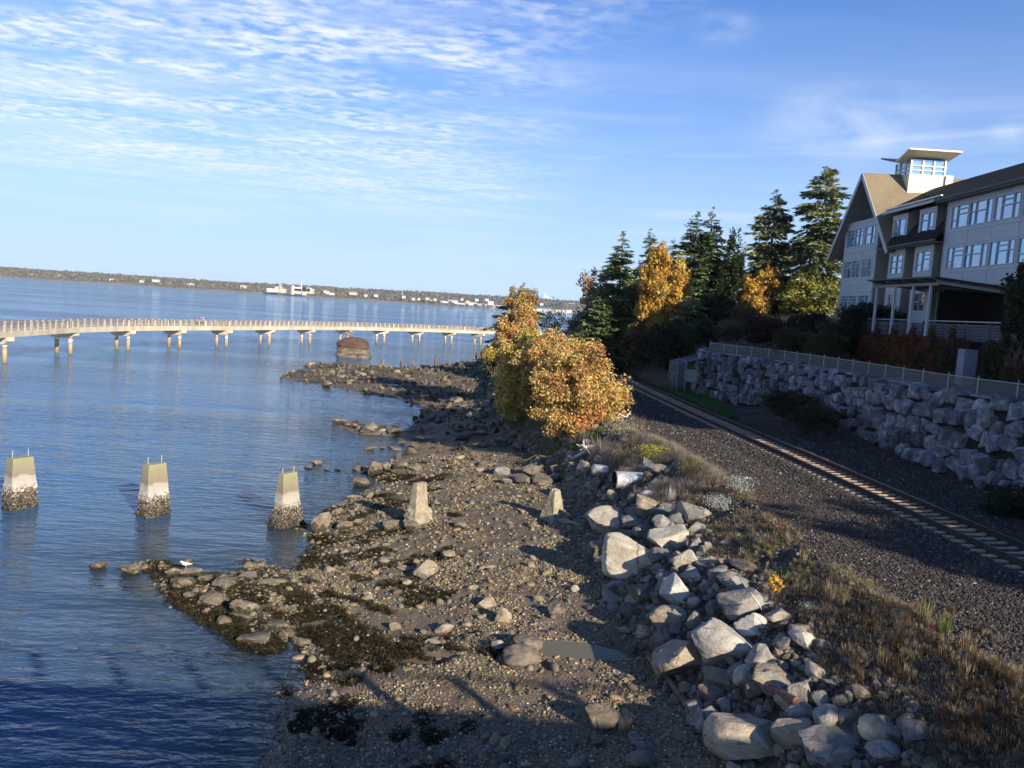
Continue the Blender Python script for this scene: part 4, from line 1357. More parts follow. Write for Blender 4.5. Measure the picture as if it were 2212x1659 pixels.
# skirt roof between the storeys
q = MB(); q.prism([P_(35.3, SY0, 21.05), P_(35.3, SY1 + 0.3, 21.05), P_(39.4, 80.2, 26.1), P_(39.4, SY0, 26.1)], (-0.1, 0, 0.16)); q.build('skirt_roof', M['shingle_dark'], inn)
MB().beam(P_(35.22, SY0 - 0.1, 21.12), P_(35.22, SY1 + 0.2, 21.12), 0.14, 0.16).build('gutter', M['metal_dark'], inn)
MB().box(-0.68, 1.9, SY0 - 70, SY1 - 70 + 0.1, 20.93 - 13.6, 20.99 - 13.6).build('soffit', M['soffit'], inn)
for i, (a, b_) in enumerate([(73.6, 76.5), (68.6, 71.5)]):
    wall_x('dormer_wall', 36.0, a, b_, 21.35, 24.25, [(a + 0.36, b_ - 0.3, 21.9, 23.85)], M['bldg'])
    window(36.0, a + 0.36, b_ - 0.3, 21.9, 23.85, [(0.42, [0.40]), (0.58, [])] if i == 0 else [(0.58, [0.66]), (0.42, [0.30])], [B, Lc, 'pane'] if i == 0 else [B, B, Lc, B])
    q = MB(); q.prism([P_(36.02, a, 21.4), P_(36.02, a, 24.25), P_(39.2, a, 25.6), P_(38.9, a, 24.7)], (0, 0.12, 0)); q.build('dormer_cheek', M['bldg2'], inn)
    q = MB(); q.prism([P_(36.02, b_ - 0.12, 21.4), P_(36.02, b_ - 0.12, 24.25), P_(39.2, b_ - 0.12, 25.6), P_(38.9, b_ - 0.12, 24.7)], (0, 0.12, 0)); q.build('dormer_cheek', M['bldg2'], inn)
    q = MB(); q.box(-0.06, -0.002, a - 70, b_ - 70, 21.35 - 13.6, 21.46 - 13.6); q.box(-0.05, -0.002, a - 70, b_ - 70, 24.05 - 13.6, 24.2 - 13.6); q.build('trim', M['trim'], inn)
# long roof
RX_, RZ_ = 42.0, 27.8
q = MB(); q.prism([P_(35.25, 24.2, 24.42), P_(35.25, 67.6, 24.42), P_(RX_, 84.0, RZ_), P_(RX_, 24.2, RZ_)], (0, 0, 0.22)); q.build('long_roof', M['shingle_dark'], inn)
q = MB(); q.prism([P_(35.6, 67.6, 24.60), P_(35.6, 77.0, 24.60), P_(36.8, 78.3, 25.20), P_(36.8, 67.6, 25.20)], (0, 0, 0.16)); q.build('dormer_roof', M['shingle_dark'], inn)
q = MB(); q.prism([P_(36.8, 67.6, 25.22), P_(36.8, 78.6, 25.22), P_(RX_, 81.0, RZ_ + 0.02), P_(RX_, 67.6, RZ_ + 0.02)], (0, 0, 0.16)); q.build('upper_roof', M['shingle_dark'], inn)
q = MB(); q.prism([P_(48.8, 24.2, 24.42), P_(48.8, 84, 24.42), P_(RX_, 84.0, RZ_), P_(RX_, 24.2, RZ_)], (0, 0, 0.22)); q.build('long_roof', M['shingle_dark'], inn)
q = MB(); q.prism([P_(36.02, 24.4, 24.3), P_(48, 24.4, 24.3), P_(RX_, 24.4, RZ_ - 0.1)], (0, 0.2, 0)); q.build('end_gable', M['bldg'], inn)
MB().beam(P_(35.2, 67.9, 24.50), P_(35.2, 77.2, 24.50), 0.16, 0.24).build('fascia', M['trim'], inn)
MB().beam(P_(35.35, 66.9, 24.86), P_(35.35, 76.9, 24.86), 0.16, 0.10).build('flashing', MAT('painted_sunlit_flashing', (0.7, 0.68, 0.62), rough=0.4), inn)  # pale tone paints in the bright sunlit line along the eave
MB().beam(P_(35.16, 24.2, 24.48), P_(35.16, 67.7, 24.48), 0.16, 0.2).build('gutter', M['metal_dark'], inn)
MB().box(-0.74, 0.0, 24.2 - 70, 67.6 - 70, 24.28 - 13.6, 24.36 - 13.6).build('soffit', M['soffit'], inn)
MB().tube([P_(35.3, 67.7, 24.4), P_(35.5, 67.5, 24.0), P_(35.93, 66.98, 23.6), P_(35.93, 66.95, 17.2)], 0.05, 6).build('downpipe', M['metal_dark'], inn)
# main block: two upper storeys over a recessed ground floor
MY0, MY1 = 24.5, 66.85
wins3, wins2 = [], []
base3 = [(63.75, 66.25), (60.55, 63.65), (57.25, 60.35)]
yc = 57.25 - 0.35
wins = list(base3)
pat = [2.9, 3.1, 3.1]
k = 0
while yc > 28:
    w_ = pat[k % 3]; wins.append((yc - w_, yc)); yc -= w_ + (0.35 if k % 3 != 1 else 1.1); k += 1
holes = [(a, b_, *z) for (a, b_) in wins for z in (Z3, Z2)]
wall_x('wall', 36.0, MY0, MY1, 17.15, 24.3, holes, M['bldg'])
styles = [([(0.36, [0.36]), (0.64, [0.60, 0.82])], [B, Lc, B, B, B], [B, B, Lc, Lc, Lc]),
          ([(0.28, [0.58]), (0.46, [0.58]), (0.26, [])], [B, B, B, B, B], [B, B, Lc, B, Lc]),
          ([(0.30, []), (0.44, [0.58, 0.80]), (0.26, [0.58])], [Lc, Lc, B, B, Lc, B], [B, B, B, B, B, Lc])]
for i, (a, b_) in enumerate(wins):
    if b_ < 44: break
    st_ = styles[i % 3]
    window(36.0, a, b_, *Z3, st_[0], st_[1]); window(36.0, a, b_, *Z2, st_[0] if i else [(0.34, [0.36]), (0.66, [0.60, 0.80])], st_[2])
for i, (a, b_) in enumerate(wins):
    if b_ < 44:
        for z in (Z3, Z2):
            window(36.0, a, b_, *z, [(0.5, []), (0.5, [])], [B, Lc])
q = MB()
for zc in (24.12, 21.70, 20.62, 18.35, 17.25):
    q.box(-0.04, -0.002, MY0 - 70, MY1 - 70, zc - 13.6 - 0.05, zc - 13.6 + 0.05)
for i, (a, b_) in enumerate(wins):
    for yb in (a - 0.17,):
        for z0, z1 in ((17.3, 18.3), (20.67, 21.65), (18.4, 20.57), (21.75, 24.07)):
            q.box(-0.04, -0.002, yb - 70 - 0.05, yb - 70 + 0.05, z0 - 13.6, z1 - 13.6)
q.box(-0.05, -0.002, MY1 - 70 - 0.14, MY1 - 70, 17.3 - 13.6, 24.05 - 13.6)
q.build('trim', M['trim'], inn)
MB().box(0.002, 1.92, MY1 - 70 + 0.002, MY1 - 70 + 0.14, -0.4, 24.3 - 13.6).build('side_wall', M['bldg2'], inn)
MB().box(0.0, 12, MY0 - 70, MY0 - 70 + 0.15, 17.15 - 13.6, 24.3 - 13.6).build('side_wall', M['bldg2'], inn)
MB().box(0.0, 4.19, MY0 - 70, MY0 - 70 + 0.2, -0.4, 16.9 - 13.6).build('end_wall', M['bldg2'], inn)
MB().box(-0.02, 12, MY0 - 70, MY1 - 70, 16.93 - 13.6, 17.14 - 13.6).build('floor_slab', M['soffit'], inn)
# recessed ground floor; near-black walls carry its shade in the colour
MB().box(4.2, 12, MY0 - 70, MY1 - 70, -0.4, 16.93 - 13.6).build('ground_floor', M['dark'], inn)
MB().box(0.02, 4.1, 66.55 - 70, 66.83 - 70, -0.4, 16.9 - 13.6).build('recess_shade_panel', M['dark'], inn)  # black panel before the side wall, painted shade of the recess
for yb in (62.5, 58.2, 53.8, 49.5, 45):
    MB().box(3.7, 4.18, yb - 70 - 0.25, yb - 70 + 0.25, -0.4, 16.9 - 13.6).build('pier', M['soffit'], inn)
for i, (yb, w_) in enumerate([(60.4, 2.2), (56.1, 2.4)]):
    wq = empty('window', P_(40.15, yb, 14.2), parent=inn)
    for k in range(3):
        for j in range(3):
            MB().box(-0.03, 0.0, -w_ / 2 + k * w_ / 3 + 0.06, -w_ / 2 + (k + 1) * w_ / 3 - 0.06, 0.1 + j * 0.72, 0.72 + j * 0.72).build('pane', M['pane'], wq)
# cupola
ca, cb, c0, c1 = 39.2, 42.85, 80.9, 84.1
cz0, cz1, cz2 = 26.6, 29.15, 30.75
cup = empty('cupola', P_(ca, c0, cz0), parent=inn)


def Q_(x, y, z): return (x - ca, y - c0, z - cz0)


MB().box(0, cb - ca, 0, c1 - c0, 0, cz1 - cz0).build('wall', M['cream'], cup)
q = MB()
for x in (ca + 0.09, ca + 1.28, ca + 2.42, cb - 0.09):
    q.box(x - ca - 0.09, x - ca + 0.09, -0.05, 0.10, cz1 - cz0, cz2 - cz0)
    q.box(x - ca - 0.09, x - ca + 0.09, c1 - c0 - 0.1, c1 - c0 + 0.05, cz1 - cz0, cz2 - cz0)
for y in (c0 + 1.1, c0 + 2.2):
    q.box(-0.03, 0.10, y - c0 - 0.07, y - c0 + 0.07, cz1 - cz0, cz2 - cz0)
for zc in (29.22, 29.68, 30.12):
    q.box(0.1, cb - ca - 0.1, -0.035, 0.06, zc - cz0 - 0.05, zc - cz0 + 0.05)
    q.box(-0.02, 0.06, 0.1, c1 - c0 - 0.1, zc - cz0 - 0.05, zc - cz0 + 0.05)
q.build('window_frame', M['cream'], cup)
q = MB()
for x in (ca + 1.28, ca + 2.42):
    MB().box(x - ca - 0.05, x - ca + 0.05, -0.03, -0.002, 0.6, cz1 - cz0 - 0.1).build('batten', M['trim'], cup)
MB().box(-0.05, 0.5, -0.05, -0.002, -0.3, cz1 - cz0 + 0.02).build('batten', M['cream'], cup)
MB().box(0.07, 0.09, 0.1, c1 - c0 - 0.1, cz1 - cz0, cz2 - cz0).build('pane', M['pane'], cup)
MB().box(cb - ca - 0.09, cb - ca - 0.07, 0.1, c1 - c0 - 0.1, cz1 - cz0, cz2 - cz0).build('pane', M['pane'], cup)
for xa, xb_ in ((0.18, 1.19), (1.37, 2.33), (2.51, 3.47)):
    MB().box(xa, xb_, 0.07, 0.09, cz1 - cz0, cz2 - cz0).build('pane', M['pane'], cup)
    MB().box(xa, xb_, c1 - c0 - 0.09, c1 - c0 - 0.07, cz1 - cz0, cz2 - cz0).build('pane', M['pane'], cup)
# its two roof wings, each tilting up and out
q = MB(); q.prism([Q_(38.4, 82.5, 30.6), Q_(43.3, 82.5, 30.6), Q_(43.5, 79.4, 31.35), Q_(38.2, 79.4, 31.35)], (0, 0, 0.16)); q.build('roof_wing', M['cream'], cup)
q = MB(); q.prism([Q_(38.4, 82.55, 30.65), Q_(43.3, 82.55, 30.65), Q_(43.3, 86.0, 31.6), Q_(38.4, 86.0, 31.6)], (0, 0, 0.16)); q.build('roof_wing', M['metal_dark'], cup)
MB().box(cb - ca + 0.01, cb - ca + 0.75, -0.2, 1.2, 0, 29.3 - cz0).build('chimney', M['cream'], cup)

# pavilion roof on posts in front of the ground floor
pav = empty('terrace_pavilion', (33.5, 64, 13.6)); tag(pav, 'open flat roofed pavilion on slim pale posts in front of the inn', 'pavilion')


def V_(x, y, z): return (x - 33.5, y - 64, z - 13.6)


q = MB(); q.prism([V_(31.0, 69.6, 17.42), V_(31.0, 58.5, 17.30), V_(36.3, 58.5, 16.88), V_(36.3, 69.6, 17.0)], (0, 0, 0.12)); q.build('roof', M['metal_dark'], pav)
for yb in (69.0, 66.4, 63.8, 61.2, 59.0):
    MB().beam(V_(31.3, yb, 17.26), V_(36.2, yb, 16.86), 0.12, 0.18).build('rafter', M['bldg2'], pav)
MB().beam(V_(31.75, 69.9, 16.98), V_(31.75, 58.9, 16.90), 0.14, 0.24).build('beam', M['bldg2'], pav)
MB().beam(V_(31.4, 58.75, 17.0), V_(36.2, 57.9, 16.5), 0.12, 0.22).build('beam', M['bldg2'], pav)
for yb, zb in [(69.0, 13.0), (65.7, 12.6), (62.7, 12.6), (60.1, 12.6)]:
    MB().box(31.75 - 33.5 - 0.09, 31.75 - 33.5 + 0.09, yb - 64 - 0.09, yb - 64 + 0.09, zb - 13.6, 16.83 - 13.6).build('post', M['bldg'], pav)
lampm = bpy.data.materials.new('lit_tube'); lampm.use_nodes = True
e = lampm.node_tree.nodes['Principled BSDF']; e.inputs['Emission Color'].default_value = (1, 0.95, 0.85, 1); e.inputs['Emission Strength'].default_value = 1.6
for yb in (60.2, 57.2):
    o = MB().box(-0.06, 0.06, -0.75, 0.75, 0, 0.07).build('strip_light', lampm, None, loc=(38.6, yb, 15.95))
    tag(o, 'lit strip light hanging in the dark ground floor ' + ('above the posts' if yb > 58 else 'further along towards the hedge'), 'light')

# terrace fence above the hedge
tf = empty('terrace_fence', (32.2, 58, 13.0)); tag(tf, 'dark slatted terrace fence above the ivy hedge with a slim top rail', 'fence')
blue_dark = MAT('dark_blue_board', (0.05, 0.06, 0.085), (0.075, 0.085, 0.11), 3, 0.7)
MB().beam((0, -34, 1.12), (0, 15.0, 1.12), 0.08, 0.08).build('top_rail', M['galv'], tf)
for k in range(17):
    y0 = 15.0 - k * 2.9
    MB().box(-0.05, 0.05, y0 - 0.05, y0 + 0.05, -0.4, 1.1).build('post', M['metal_dark'], tf)
    if k < 16:
        for r_ in range(6):
            MB().box(-0.02, 0.02, y0 - 2.84, y0 - 0.06, -0.25 + r_ * 0.2, -0.08 + r_ * 0.2).build('board', blue_dark, tf)
# pale concrete pier in the hedge
pr = MB().box(-0.5, 0.4, -0.42, 0.42, 0, 2.45).build('concrete_pier', MAT('blue_painted_concrete', (0.16, 0.19, 0.25), (0.22, 0.25, 0.31), 1.2, 0.8), None, loc=(31.2, AT(2088, 790, 50)[1] * 1.0, 9.7))
_p = G(2088, 826, 9.75)
_d0 = ray(2088, 800); _t = 31.0 / _d0[0]; pr.location = (31.0, _t * _d0[1], 9.75)
tag(pr, 'pale blue concrete pier in the gap between two stretches of ivy hedge', 'concrete pier')

# ============================================================ long pier walkway over the water
bents_px = [((-22, 779), (10, 783)), ((122.6, 761.1), (152, 763.9)), ((251.7, 753.4), (276.7, 756.2)), ((365, 749.3), (387.5, 751.7)), ((467.7, 747.2), (488.5, 749.3)),
            ((562.5, 743.7), (580.9, 745.1)), ((651.3, 741.3), (668.7, 743)), ((734.3, 739.6), (750.5, 741)), ((813.7, 740.5), (828.5, 741.6)), ((891, 741), (904.4, 742.0)),
            ((961.6, 742.5), (974.4, 743.7)), ((1024.7, 744.6), (1037.5, 745.9))]
DZ = 4.72
mids = []
for a, b_ in bents_px:
    A = G(*a, 0.0); B_ = G(*b_, 0.0)
    mids.append((A[:2] + B_[:2]) / 2)
mids = np.array(mids)
# smooth curve through the supports, carried on beyond the frame at the left and to the shore at the right
ext0 = [mids[0] + (mids[0] - mids[1]) * k for k in (3, 2, 1)]
endp = [np.array(p) for p in [(-4.5, 268), (3.0, 276), (9, 283)]]
ctrl = np.array(ext0 + list(mids) + endp)
for _ in range(1):
    ctrl[1:-1] = (ctrl[:-2] + 4 * ctrl[1:-1] + ctrl[2:]) / 6
seg = np.concatenate([[0], np.cumsum(np.linalg.norm(np.diff(ctrl, axis=0), axis=1))])


def dock_p(s_):
    return np.array([np.interp(s_, seg, ctrl[:, 0]), np.interp(s_, seg, ctrl[:, 1])])


def dock_frame(s_):
    p = dock_p(s_); d = dock_p(min(s_ + 3, seg[-1])) - dock_p(max(s_ - 3, 0)); d /= np.linalg.norm(d)
    return p, d, np.array([d[1], -d[0]])


walk = empty('pier_walkway', (0, 0, 0)); tag(walk, 'long curving concrete walkway on paired round piles over the bay', 'pier')
conc_pale = MAT('pale_dock_concrete', (0.33, 0.29, 0.21), (0.45, 0.40, 0.30), 0.7, 0.85, 0.2, 4, stretch=(1, 1, 0.12), world_co=True)
conc_cap = MAT('dock_cap_concrete', (0.44, 0.40, 0.31), (0.54, 0.49, 0.38), 1.0, 0.85, world_co=True)
wood_rail = MAT('weathered_red_rail', (0.24, 0.16, 0.12), (0.32, 0.23, 0.17), 1.0, 0.85, world_co=True)
WD = 2.1
S_ = np.arange(0, seg[-1], 2.6); S_ = np.append(S_, seg[-1])


def strip(nm, mat, lo, hi, z0, z1):
    q = MB(); pr_ = None
    for s_ in S_:
        p, d, a = dock_frame(s_)
        c = [(*(p + a * lo), z0), (*(p + a * hi), z0), (*(p + a * hi), z1), (*(p + a * lo), z1)]
        if pr_ is not None:
            for j in range(4):
                q.quad(pr_[j], pr_[(j + 1) % 4], c[(j + 1) % 4], c[j])
        pr_ = c
    me = bpy.data.meshes.new(nm); me.from_pydata(q.v, [], q.f)
    bm = bmesh.new(); bm.from_mesh(me); bmesh.ops.remove_doubles(bm, verts=bm.verts, dist=0.001); bmesh.ops.recalc_face_normals(bm, faces=bm.faces); bm.to_mesh(me); bm.free()
    return link(nm, me, mat, walk)


strip('deck', conc_cap, -WD + 0.25, WD - 0.25, DZ - 0.45, DZ)
strip('edge_beam', conc_pale, WD - 0.24, WD, DZ - 0.95, DZ - 0.03)
strip('edge_beam', conc_pale, -WD, -WD + 0.24, DZ - 0.95, DZ - 0.03)
strip('handrail', wood_rail, WD - 0.22, WD + 0.02, DZ + 1.12, DZ + 1.19)
strip('handrail', wood_rail, -WD - 0.02, -WD + 0.22, DZ + 1.12, DZ + 1.19)
strip('lower_rail', conc_pale, WD - 0.12, WD - 0.04, DZ + 0.16, DZ + 0.24)
strip('lower_rail', conc_pale, -WD + 0.04, -WD + 0.12, DZ + 0.16, DZ + 0.24)
m, t, b = newmat('rail_netting'); b.inputs['Base Color'].default_value = (0.16, 0.17, 0.19, 1)
tr = t.add('ShaderNodeBsdfTransparent'); mx = t.add('ShaderNodeMixShader', i_0=0.30); t.l.new(tr.outputs[0], mx.inputs[1]); t.l.new(b.outputs[0], mx.inputs[2]); t.l.new(mx.outputs[0], t.n['Material Output'].inputs[0])
strip('netting', m, WD - 0.09, WD - 0.08, DZ + 0.24, DZ + 1.12)
strip('netting', m, -WD + 0.08, -WD + 0.09, DZ + 0.24, DZ + 1.12)
post_m = MB().box(-0.11, 0.11, -0.11, 0.11, -0.6, 1.125).mesh('post')
post_w = MB().box(-0.11, 0.11, -0.26, 0.26, -0.6, 1.125).mesh('post')
s_ = 30.0; k = 0
while s_ < seg[-1] - 2 and k < 148:
    p, d, a = dock_frame(s_)
    rz = math.atan2(a[1], a[0])
    for sd_ in (1, -1):
        c = p + a * sd_ * (WD + 0.012 - 0.1)
        link('post', post_w if k % 4 == 0 else post_m, conc_pale, walk, loc=(c[0], c[1], DZ), rot=(0, 0, rz))
    s_ += 1.78; k += 1
pile_m = bpy.data.materials.new('pile_bands'); pile_m.use_nodes = True
t = NT(pile_m.node_tree); b = t.n['Principled BSDF']
ps = t.add('ShaderNodeNewGeometry').outputs['Position']; sp = t.add('ShaderNodeSeparateXYZ'); t.l.new(ps, sp.inputs[0])
nn = t.noise(t.mapping(ps, scale=(1, 1, 0.6)), 0.35, 2, 0.5)
zz_ = t.math('ADD', t.math('MULTIPLY', sp.outputs[2], 0.25), t.math('MULTIPLY_ADD', nn, 0.5, -0.25))
col = t.ramp(zz_, [(0.0, (0.15, 0.12, 0.06)), (0.22, (0.27, 0.22, 0.12)), (0.42, (0.40, 0.30, 0.20)), (0.50, (0.28, 0.15, 0.09)), (0.56, (0.60, 0.58, 0.52)), (0.70, (0.55, 0.53, 0.48)), (0.76, (0.07, 0.06, 0.06)), (0.9, (0.22, 0.21, 0.20))])
t.l.new(col, b.inputs['Base Color']); b.inputs['Roughness'].default_value = 0.85
pile_me = MB().tube([(0, 0, -5), (0, 0, DZ - 1.5)], 0.33, 14).mesh('pile', True)
allb = [(G(*a, 0.0)[:2], G(*b_, 0.0)[:2]) for a, b_ in bents_px]
dd = allb[0][1] - allb[0][0]
for (A, B_) in allb:
    u = B_ - A; ln = np.linalg.norm(u); u = u / ln; ln2 = min(max(ln, 2.3), 3.6); mid = (A + B_) / 2
    for c in (mid - u * ln2 / 2, mid + u * ln2 / 2):
        link('pile', pile_me, pile_m, walk, loc=(c[0], c[1], 0))
    cc = MB(); w_ = 0.55
    E0 = mid - u * (ln2 / 2 + 1.3); E1 = mid + u * (ln2 / 2 + 1.3)
    n_ = np.array([-u[1], u[0]])
    c0_, c1_ = E0, E1
    sect = [(c0_, -0.35), (c1_, -0.35), (c1_, -1.0 + 0.1), (mid + u * ln2 / 2 + u * 0.5, -1.55 + 0.1), (mid - u * ln2 / 2 - u * 0.5, -1.55 + 0.1), (c0_, -1.0 + 0.1)]
    cc.prism([(p[0] - n_[0] * w_, p[1] - n_[1] * w_, DZ - 0.55 + z) for p, z in sect], (n_[0] * 2 * w_, n_[1] * 2 * w_, 0))
    cc.build('pile_cap', conc_cap, walk)


# ---------------------------------------------------- people
def person(name, loc, rz, label, coat, trousers, hair, hat=None, h=1.7, lean=0.0, walkp=0.25):
    root = empty(name, loc, rz); tag(root, label, 'person')
    k = h / 1.75
    J = {'pel': (0, 0, .95), 'ab': (0, .01, 1.12), 'ch': (lean * .3, .0, 1.36), 'nk': (lean * .4, 0, 1.50), 'hd0': (lean * .45, .01, 1.57), 'hd1': (lean * .5, .02, 1.66), 'hd2': (lean * .5, .0, 1.74),
         'lh': (-.10, 0, .90), 'lk': (-.11, walkp * .5, .50), 'la': (-.11, walkp * .35, .09), 'lt': (-.12, walkp * .35 + .16, .04),
         'rh': (.10, 0, .90), 'rk': (.11, -walkp * .15, .50), 'ra': (.11, -walkp * .8, .11), 'rt': (.12, -walkp * .8 + .16, .04),
         'ls': (-.19, 0, 1.42), 'le': (-.25, -.05, 1.14), 'lw': (-.22, .12, .93), 'lf': (-.21, .18, .86),
         'rs': (.19, 0, 1.42), 're': (.25, .02, 1.14), 'rw': (.20, .22, 1.0), 'rf': (.18, .30, .98)}
    E_ = [('pel', 'ab'), ('ab', 'ch'), ('ch', 'nk'), ('nk', 'hd0'), ('hd0', 'hd1'), ('hd1', 'hd2'), ('pel', 'lh'), ('lh', 'lk'), ('lk', 'la'), ('la', 'lt'), ('pel', 'rh'), ('rh', 'rk'), ('rk', 'ra'), ('ra', 'rt'),
          ('ch', 'ls'), ('ls', 'le'), ('le', 'lw'), ('lw', 'lf'), ('ch', 'rs'), ('rs', 're'), ('re', 'rw'), ('rw', 'rf')]
    rad = dict(pel=.13, ab=.13, ch=.155, nk=.055, hd0=.075, hd1=.095, hd2=.07, lh=.09, lk=.062, la=.045, lt=.035, rh=.09, rk=.062, ra=.045, rt=.035, ls=.065, le=.05, lw=.035, lf=.035, rs=.065, re=.05, rw=.035, rf=.035)
    names = list(J)
    me = bpy.data.meshes.new('body'); me.from_pydata([tuple(c * k for c in J[n]) for n in names], [(names.index(a), names.index(b_)) for a, b_ in E_], [])
    body = link('body', me, trousers, root)
    sk = body.modifiers.new('skin', 'SKIN')
    for i, n in enumerate(names):
        v = me.skin_vertices[0].data[i]; v.radius = (rad[n] * k, rad[n] * k); v.use_root = (n == 'pel')
    body.modifiers.new('sub', 'SUBSURF').levels = 1; body.modifiers['sub'].render_levels = 1
    q = MB()
    q.tube([(0, 0, .84 * k), (0, 0, 1.1 * k), (lean * .3 * k, 0, 1.38 * k), (lean * .4 * k, 0, 1.50 * k)], [.18 * k, .165 * k, .20 * k, .085 * k], 12)
    for s2 in ('l', 'r'):
        q.tube([tuple(c * k for c in J[s2 + 's']), tuple(c * k for c in J[s2 + 'e']), tuple(c * k for c in J[s2 + 'w'])], [.085 * k, .07 * k, .055 * k], 8)
    q.build('coat', coat, root, True)
    skin = MAT('face_skin', (0.50, 0.32, 0.24), rough=0.6)
    V, F = ico(2)
    link('head', np_mesh('head', V * np.array([.082, .10, .115]) * k + np.array([lean * .5 * k, .025 * k, 1.655 * k]), F, None, True), skin, root)
    link('hair', np_mesh('hair', V * np.array([.098, .108, .105]) * k + np.array([lean * .5 * k, -.005 * k, 1.70 * k]), F, None, True), hair, root)
    if hat is not None:
        MB().tube([(lean * .5 * k, 0.01, 1.70 * k), (lean * .5 * k, 0.01, 1.76 * k), (lean * .5 * k, 0.0, 1.81 * k)], [.118 * k, .112 * k, .05 * k], 12).build('hat', hat, root, True)
    return root


blackish = MAT('dark_trousers', (0.03, 0.032, 0.045), rough=0.9)
red_coat = MAT('red_coat', (0.72, 0.07, 0.04), rough=0.8)
lav_coat = MAT('lavender_coat', (0.33, 0.33, 0.52), rough=0.8)
dark_coat = MAT('dark_coat', (0.035, 0.045, 0.06), rough=0.9)
grey_hair = MAT('grey_hair', (0.5, 0.48, 0.45), rough=0.9)
brown_hair = MAT('brown_hair', (0.07, 0.04, 0.025), rough=0.9)
white_hat = MAT('white_knit_hat', (0.85, 0.85, 0.83), rough=0.9)


def on_dock(x, y):
    """dock spot seen at picture x"""
    best = min(np.arange(30, seg[-1], 0.5), key=lambda s2: abs(proj_x(*dock_p(s2), DZ) - x))
    return dock_frame(best)


def proj_x(X, Y, Z):
    q = np.array([X, Y, Z - CH]); zz = q @ _f
    u = (q @ RC) / zz
    return (512 + FPX * u) / DS


for x, lab, coat, hair, hat, ln, ph in [(431.5, 'person in a red coat at the railing of the walkway', red_coat, grey_hair, None, 0.3, 0.1), (441.5, 'person in lavender with a white hat beside the one in red', lav_coat, brown_hair, white_hat, -0.25, 0.15),
                                        (1030.8, 'person in dark clothes walking near the shore end of the walkway', dark_coat, brown_hair, None, 0.0, 0.4)]:
    p, d, a = on_dock(x, 0)
    person('person', (p[0], p[1], DZ), math.atan2(d[1], d[0]) - R(90) + (0.9 if ln > 0 else 0.2), lab, coat, blackish, hair, hat, 1.74, ln, ph)

# ---------------------------------------------------- sea stack with sculpture and gull
V, F = ico(5)
th_ = np.arctan2(V[:, 1], V[:, 0]); el = V[:, 2]
sq = 1.0 / np.maximum(np.abs(np.cos(th_)) ** 5 + np.abs(np.sin(th_)) ** 5, 1e-6) ** 0.2
el = np.sign(el) * np.abs(np.arcsin(np.clip(el, -1, 1)) / (math.pi / 2)) ** 0.8
rad_ = (1 - np.abs(el) ** 4.5) ** 0.4 * np.minimum(sq, 1.16)
hh = (el + 1) / 2
wst = 0.97 + 0.03 * np.clip((hh - 0.62) * 6, 0, 1) - 0.05 * np.exp(-((hh - 0.50) / 0.05) ** 2) + 0.08 * np.exp(-((hh - 0.28) / 0.16) ** 2)
wst = wst * (1 + 0.10 * np.sin(th_ * 3 + 1) * np.cos(hh * 5))
P = np.stack([np.cos(th_) * rad_ * wst, np.sin(th_) * rad_ * wst, el], 1)
led = fbm(P[:, 0] * 0.8, P[:, 1] * 0.8, hh * 9, seed=55, oct=4)
P[:, :2] *= (1 + 0.16 * led)[:, None]
P[:, 2] += 0.06 * fbm(P[:, 0] * 2, P[:, 1] * 2, seed=56) + 0.12 * np.exp(-((P[:, 0] + 0.1) / 0.5) ** 2) * (el > 0.4)
stackp = G(757, 773, 0.0)
P *= (1 + 0.07 * fbm(P[:, 0] * 2.2, P[:, 1] * 2.2, P[:, 2] * 5, seed=58, oct=4))[:, None]
P = P * np.array([3.35, 3.0, 2.65]); P[:, 2] += 1.45
m, t, b = newmat('sandstone_layers')
co = t.add('ShaderNodeTexCoord').outputs['Object']; sp = t.add('ShaderNodeSeparateXYZ'); t.l.new(co, sp.inputs[0])
wv = t.noise(t.mapping(co, scale=(0.35, 0.35, 2.4)), 1.6, 6, 0.65, 1.2)
lowc = t.ramp(wv, [(0.36, (0.05, 0.04, 0.03)), (0.46, (0.12, 0.095, 0.065)), (0.60, (0.22, 0.185, 0.13)), (0.75, (0.09, 0.07, 0.05))])
topc = t.ramp(wv, [(0.36, (0.05, 0.035, 0.03)), (0.5, (0.085, 0.055, 0.04)), (0.62, (0.15, 0.09, 0.06)), (0.74, (0.08, 0.065, 0.035))])
f = t.ramp(t.math('ADD', t.math('MULTIPLY', sp.outputs[2], 0.25), t.math('MULTIPLY', t.noise(co, 0.6, 3), 0.3)), [(0.62, 0.0), (0.68, 1.0)])
t.l.new(t.mix(f, lowc, topc), b.inputs['Base Color']); b.inputs['Roughness'].default_value = 0.95
bp = t.add('ShaderNodeBump', i_Strength=1.0, i_Distance=0.35); t.l.new(wv, bp.inputs['Height']); t.l.new(bp.outputs[0], b.inputs['Normal'])
stack = link('sea_stack', np_mesh('sea_stack', P, F, None, True), m, None, loc=(stackp[0], stackp[1] + 3.0, 0))
tag(stack, 'flat topped rust brown rock stack standing in the water before the walkway', 'rock stack')
tp = AT(752, 737, stackp[1] + 3.0)
scu = empty('sculpture', (tp[0], tp[1], tp[2] - 0.5)); tag(scu, 'rust coloured branching figure sculpture standing on the rock stack', 'sculpture')
k = (AT(752, 715, tp[1])[2] - tp[2]) + 0.5
q = MB(); q.tube([(0.05, 0, 0), (0.12, 0, k * .22), (0.18, 0, k * .42), (0.35, 0, k * .55), (0.30, 0, k * .66)], [.16, .13, .12, .11, .10], 8); q.build('leg', M['rust'], scu, True)
q = MB(); q.tube([(0.30, 0, k * .60), (-0.25, 0, k * .72), (-0.1, 0, k * .84), (0.15, 0, k * .92)], [.12, .14, .17, .10], 8); q.build('torso', M['rust'], scu, True)
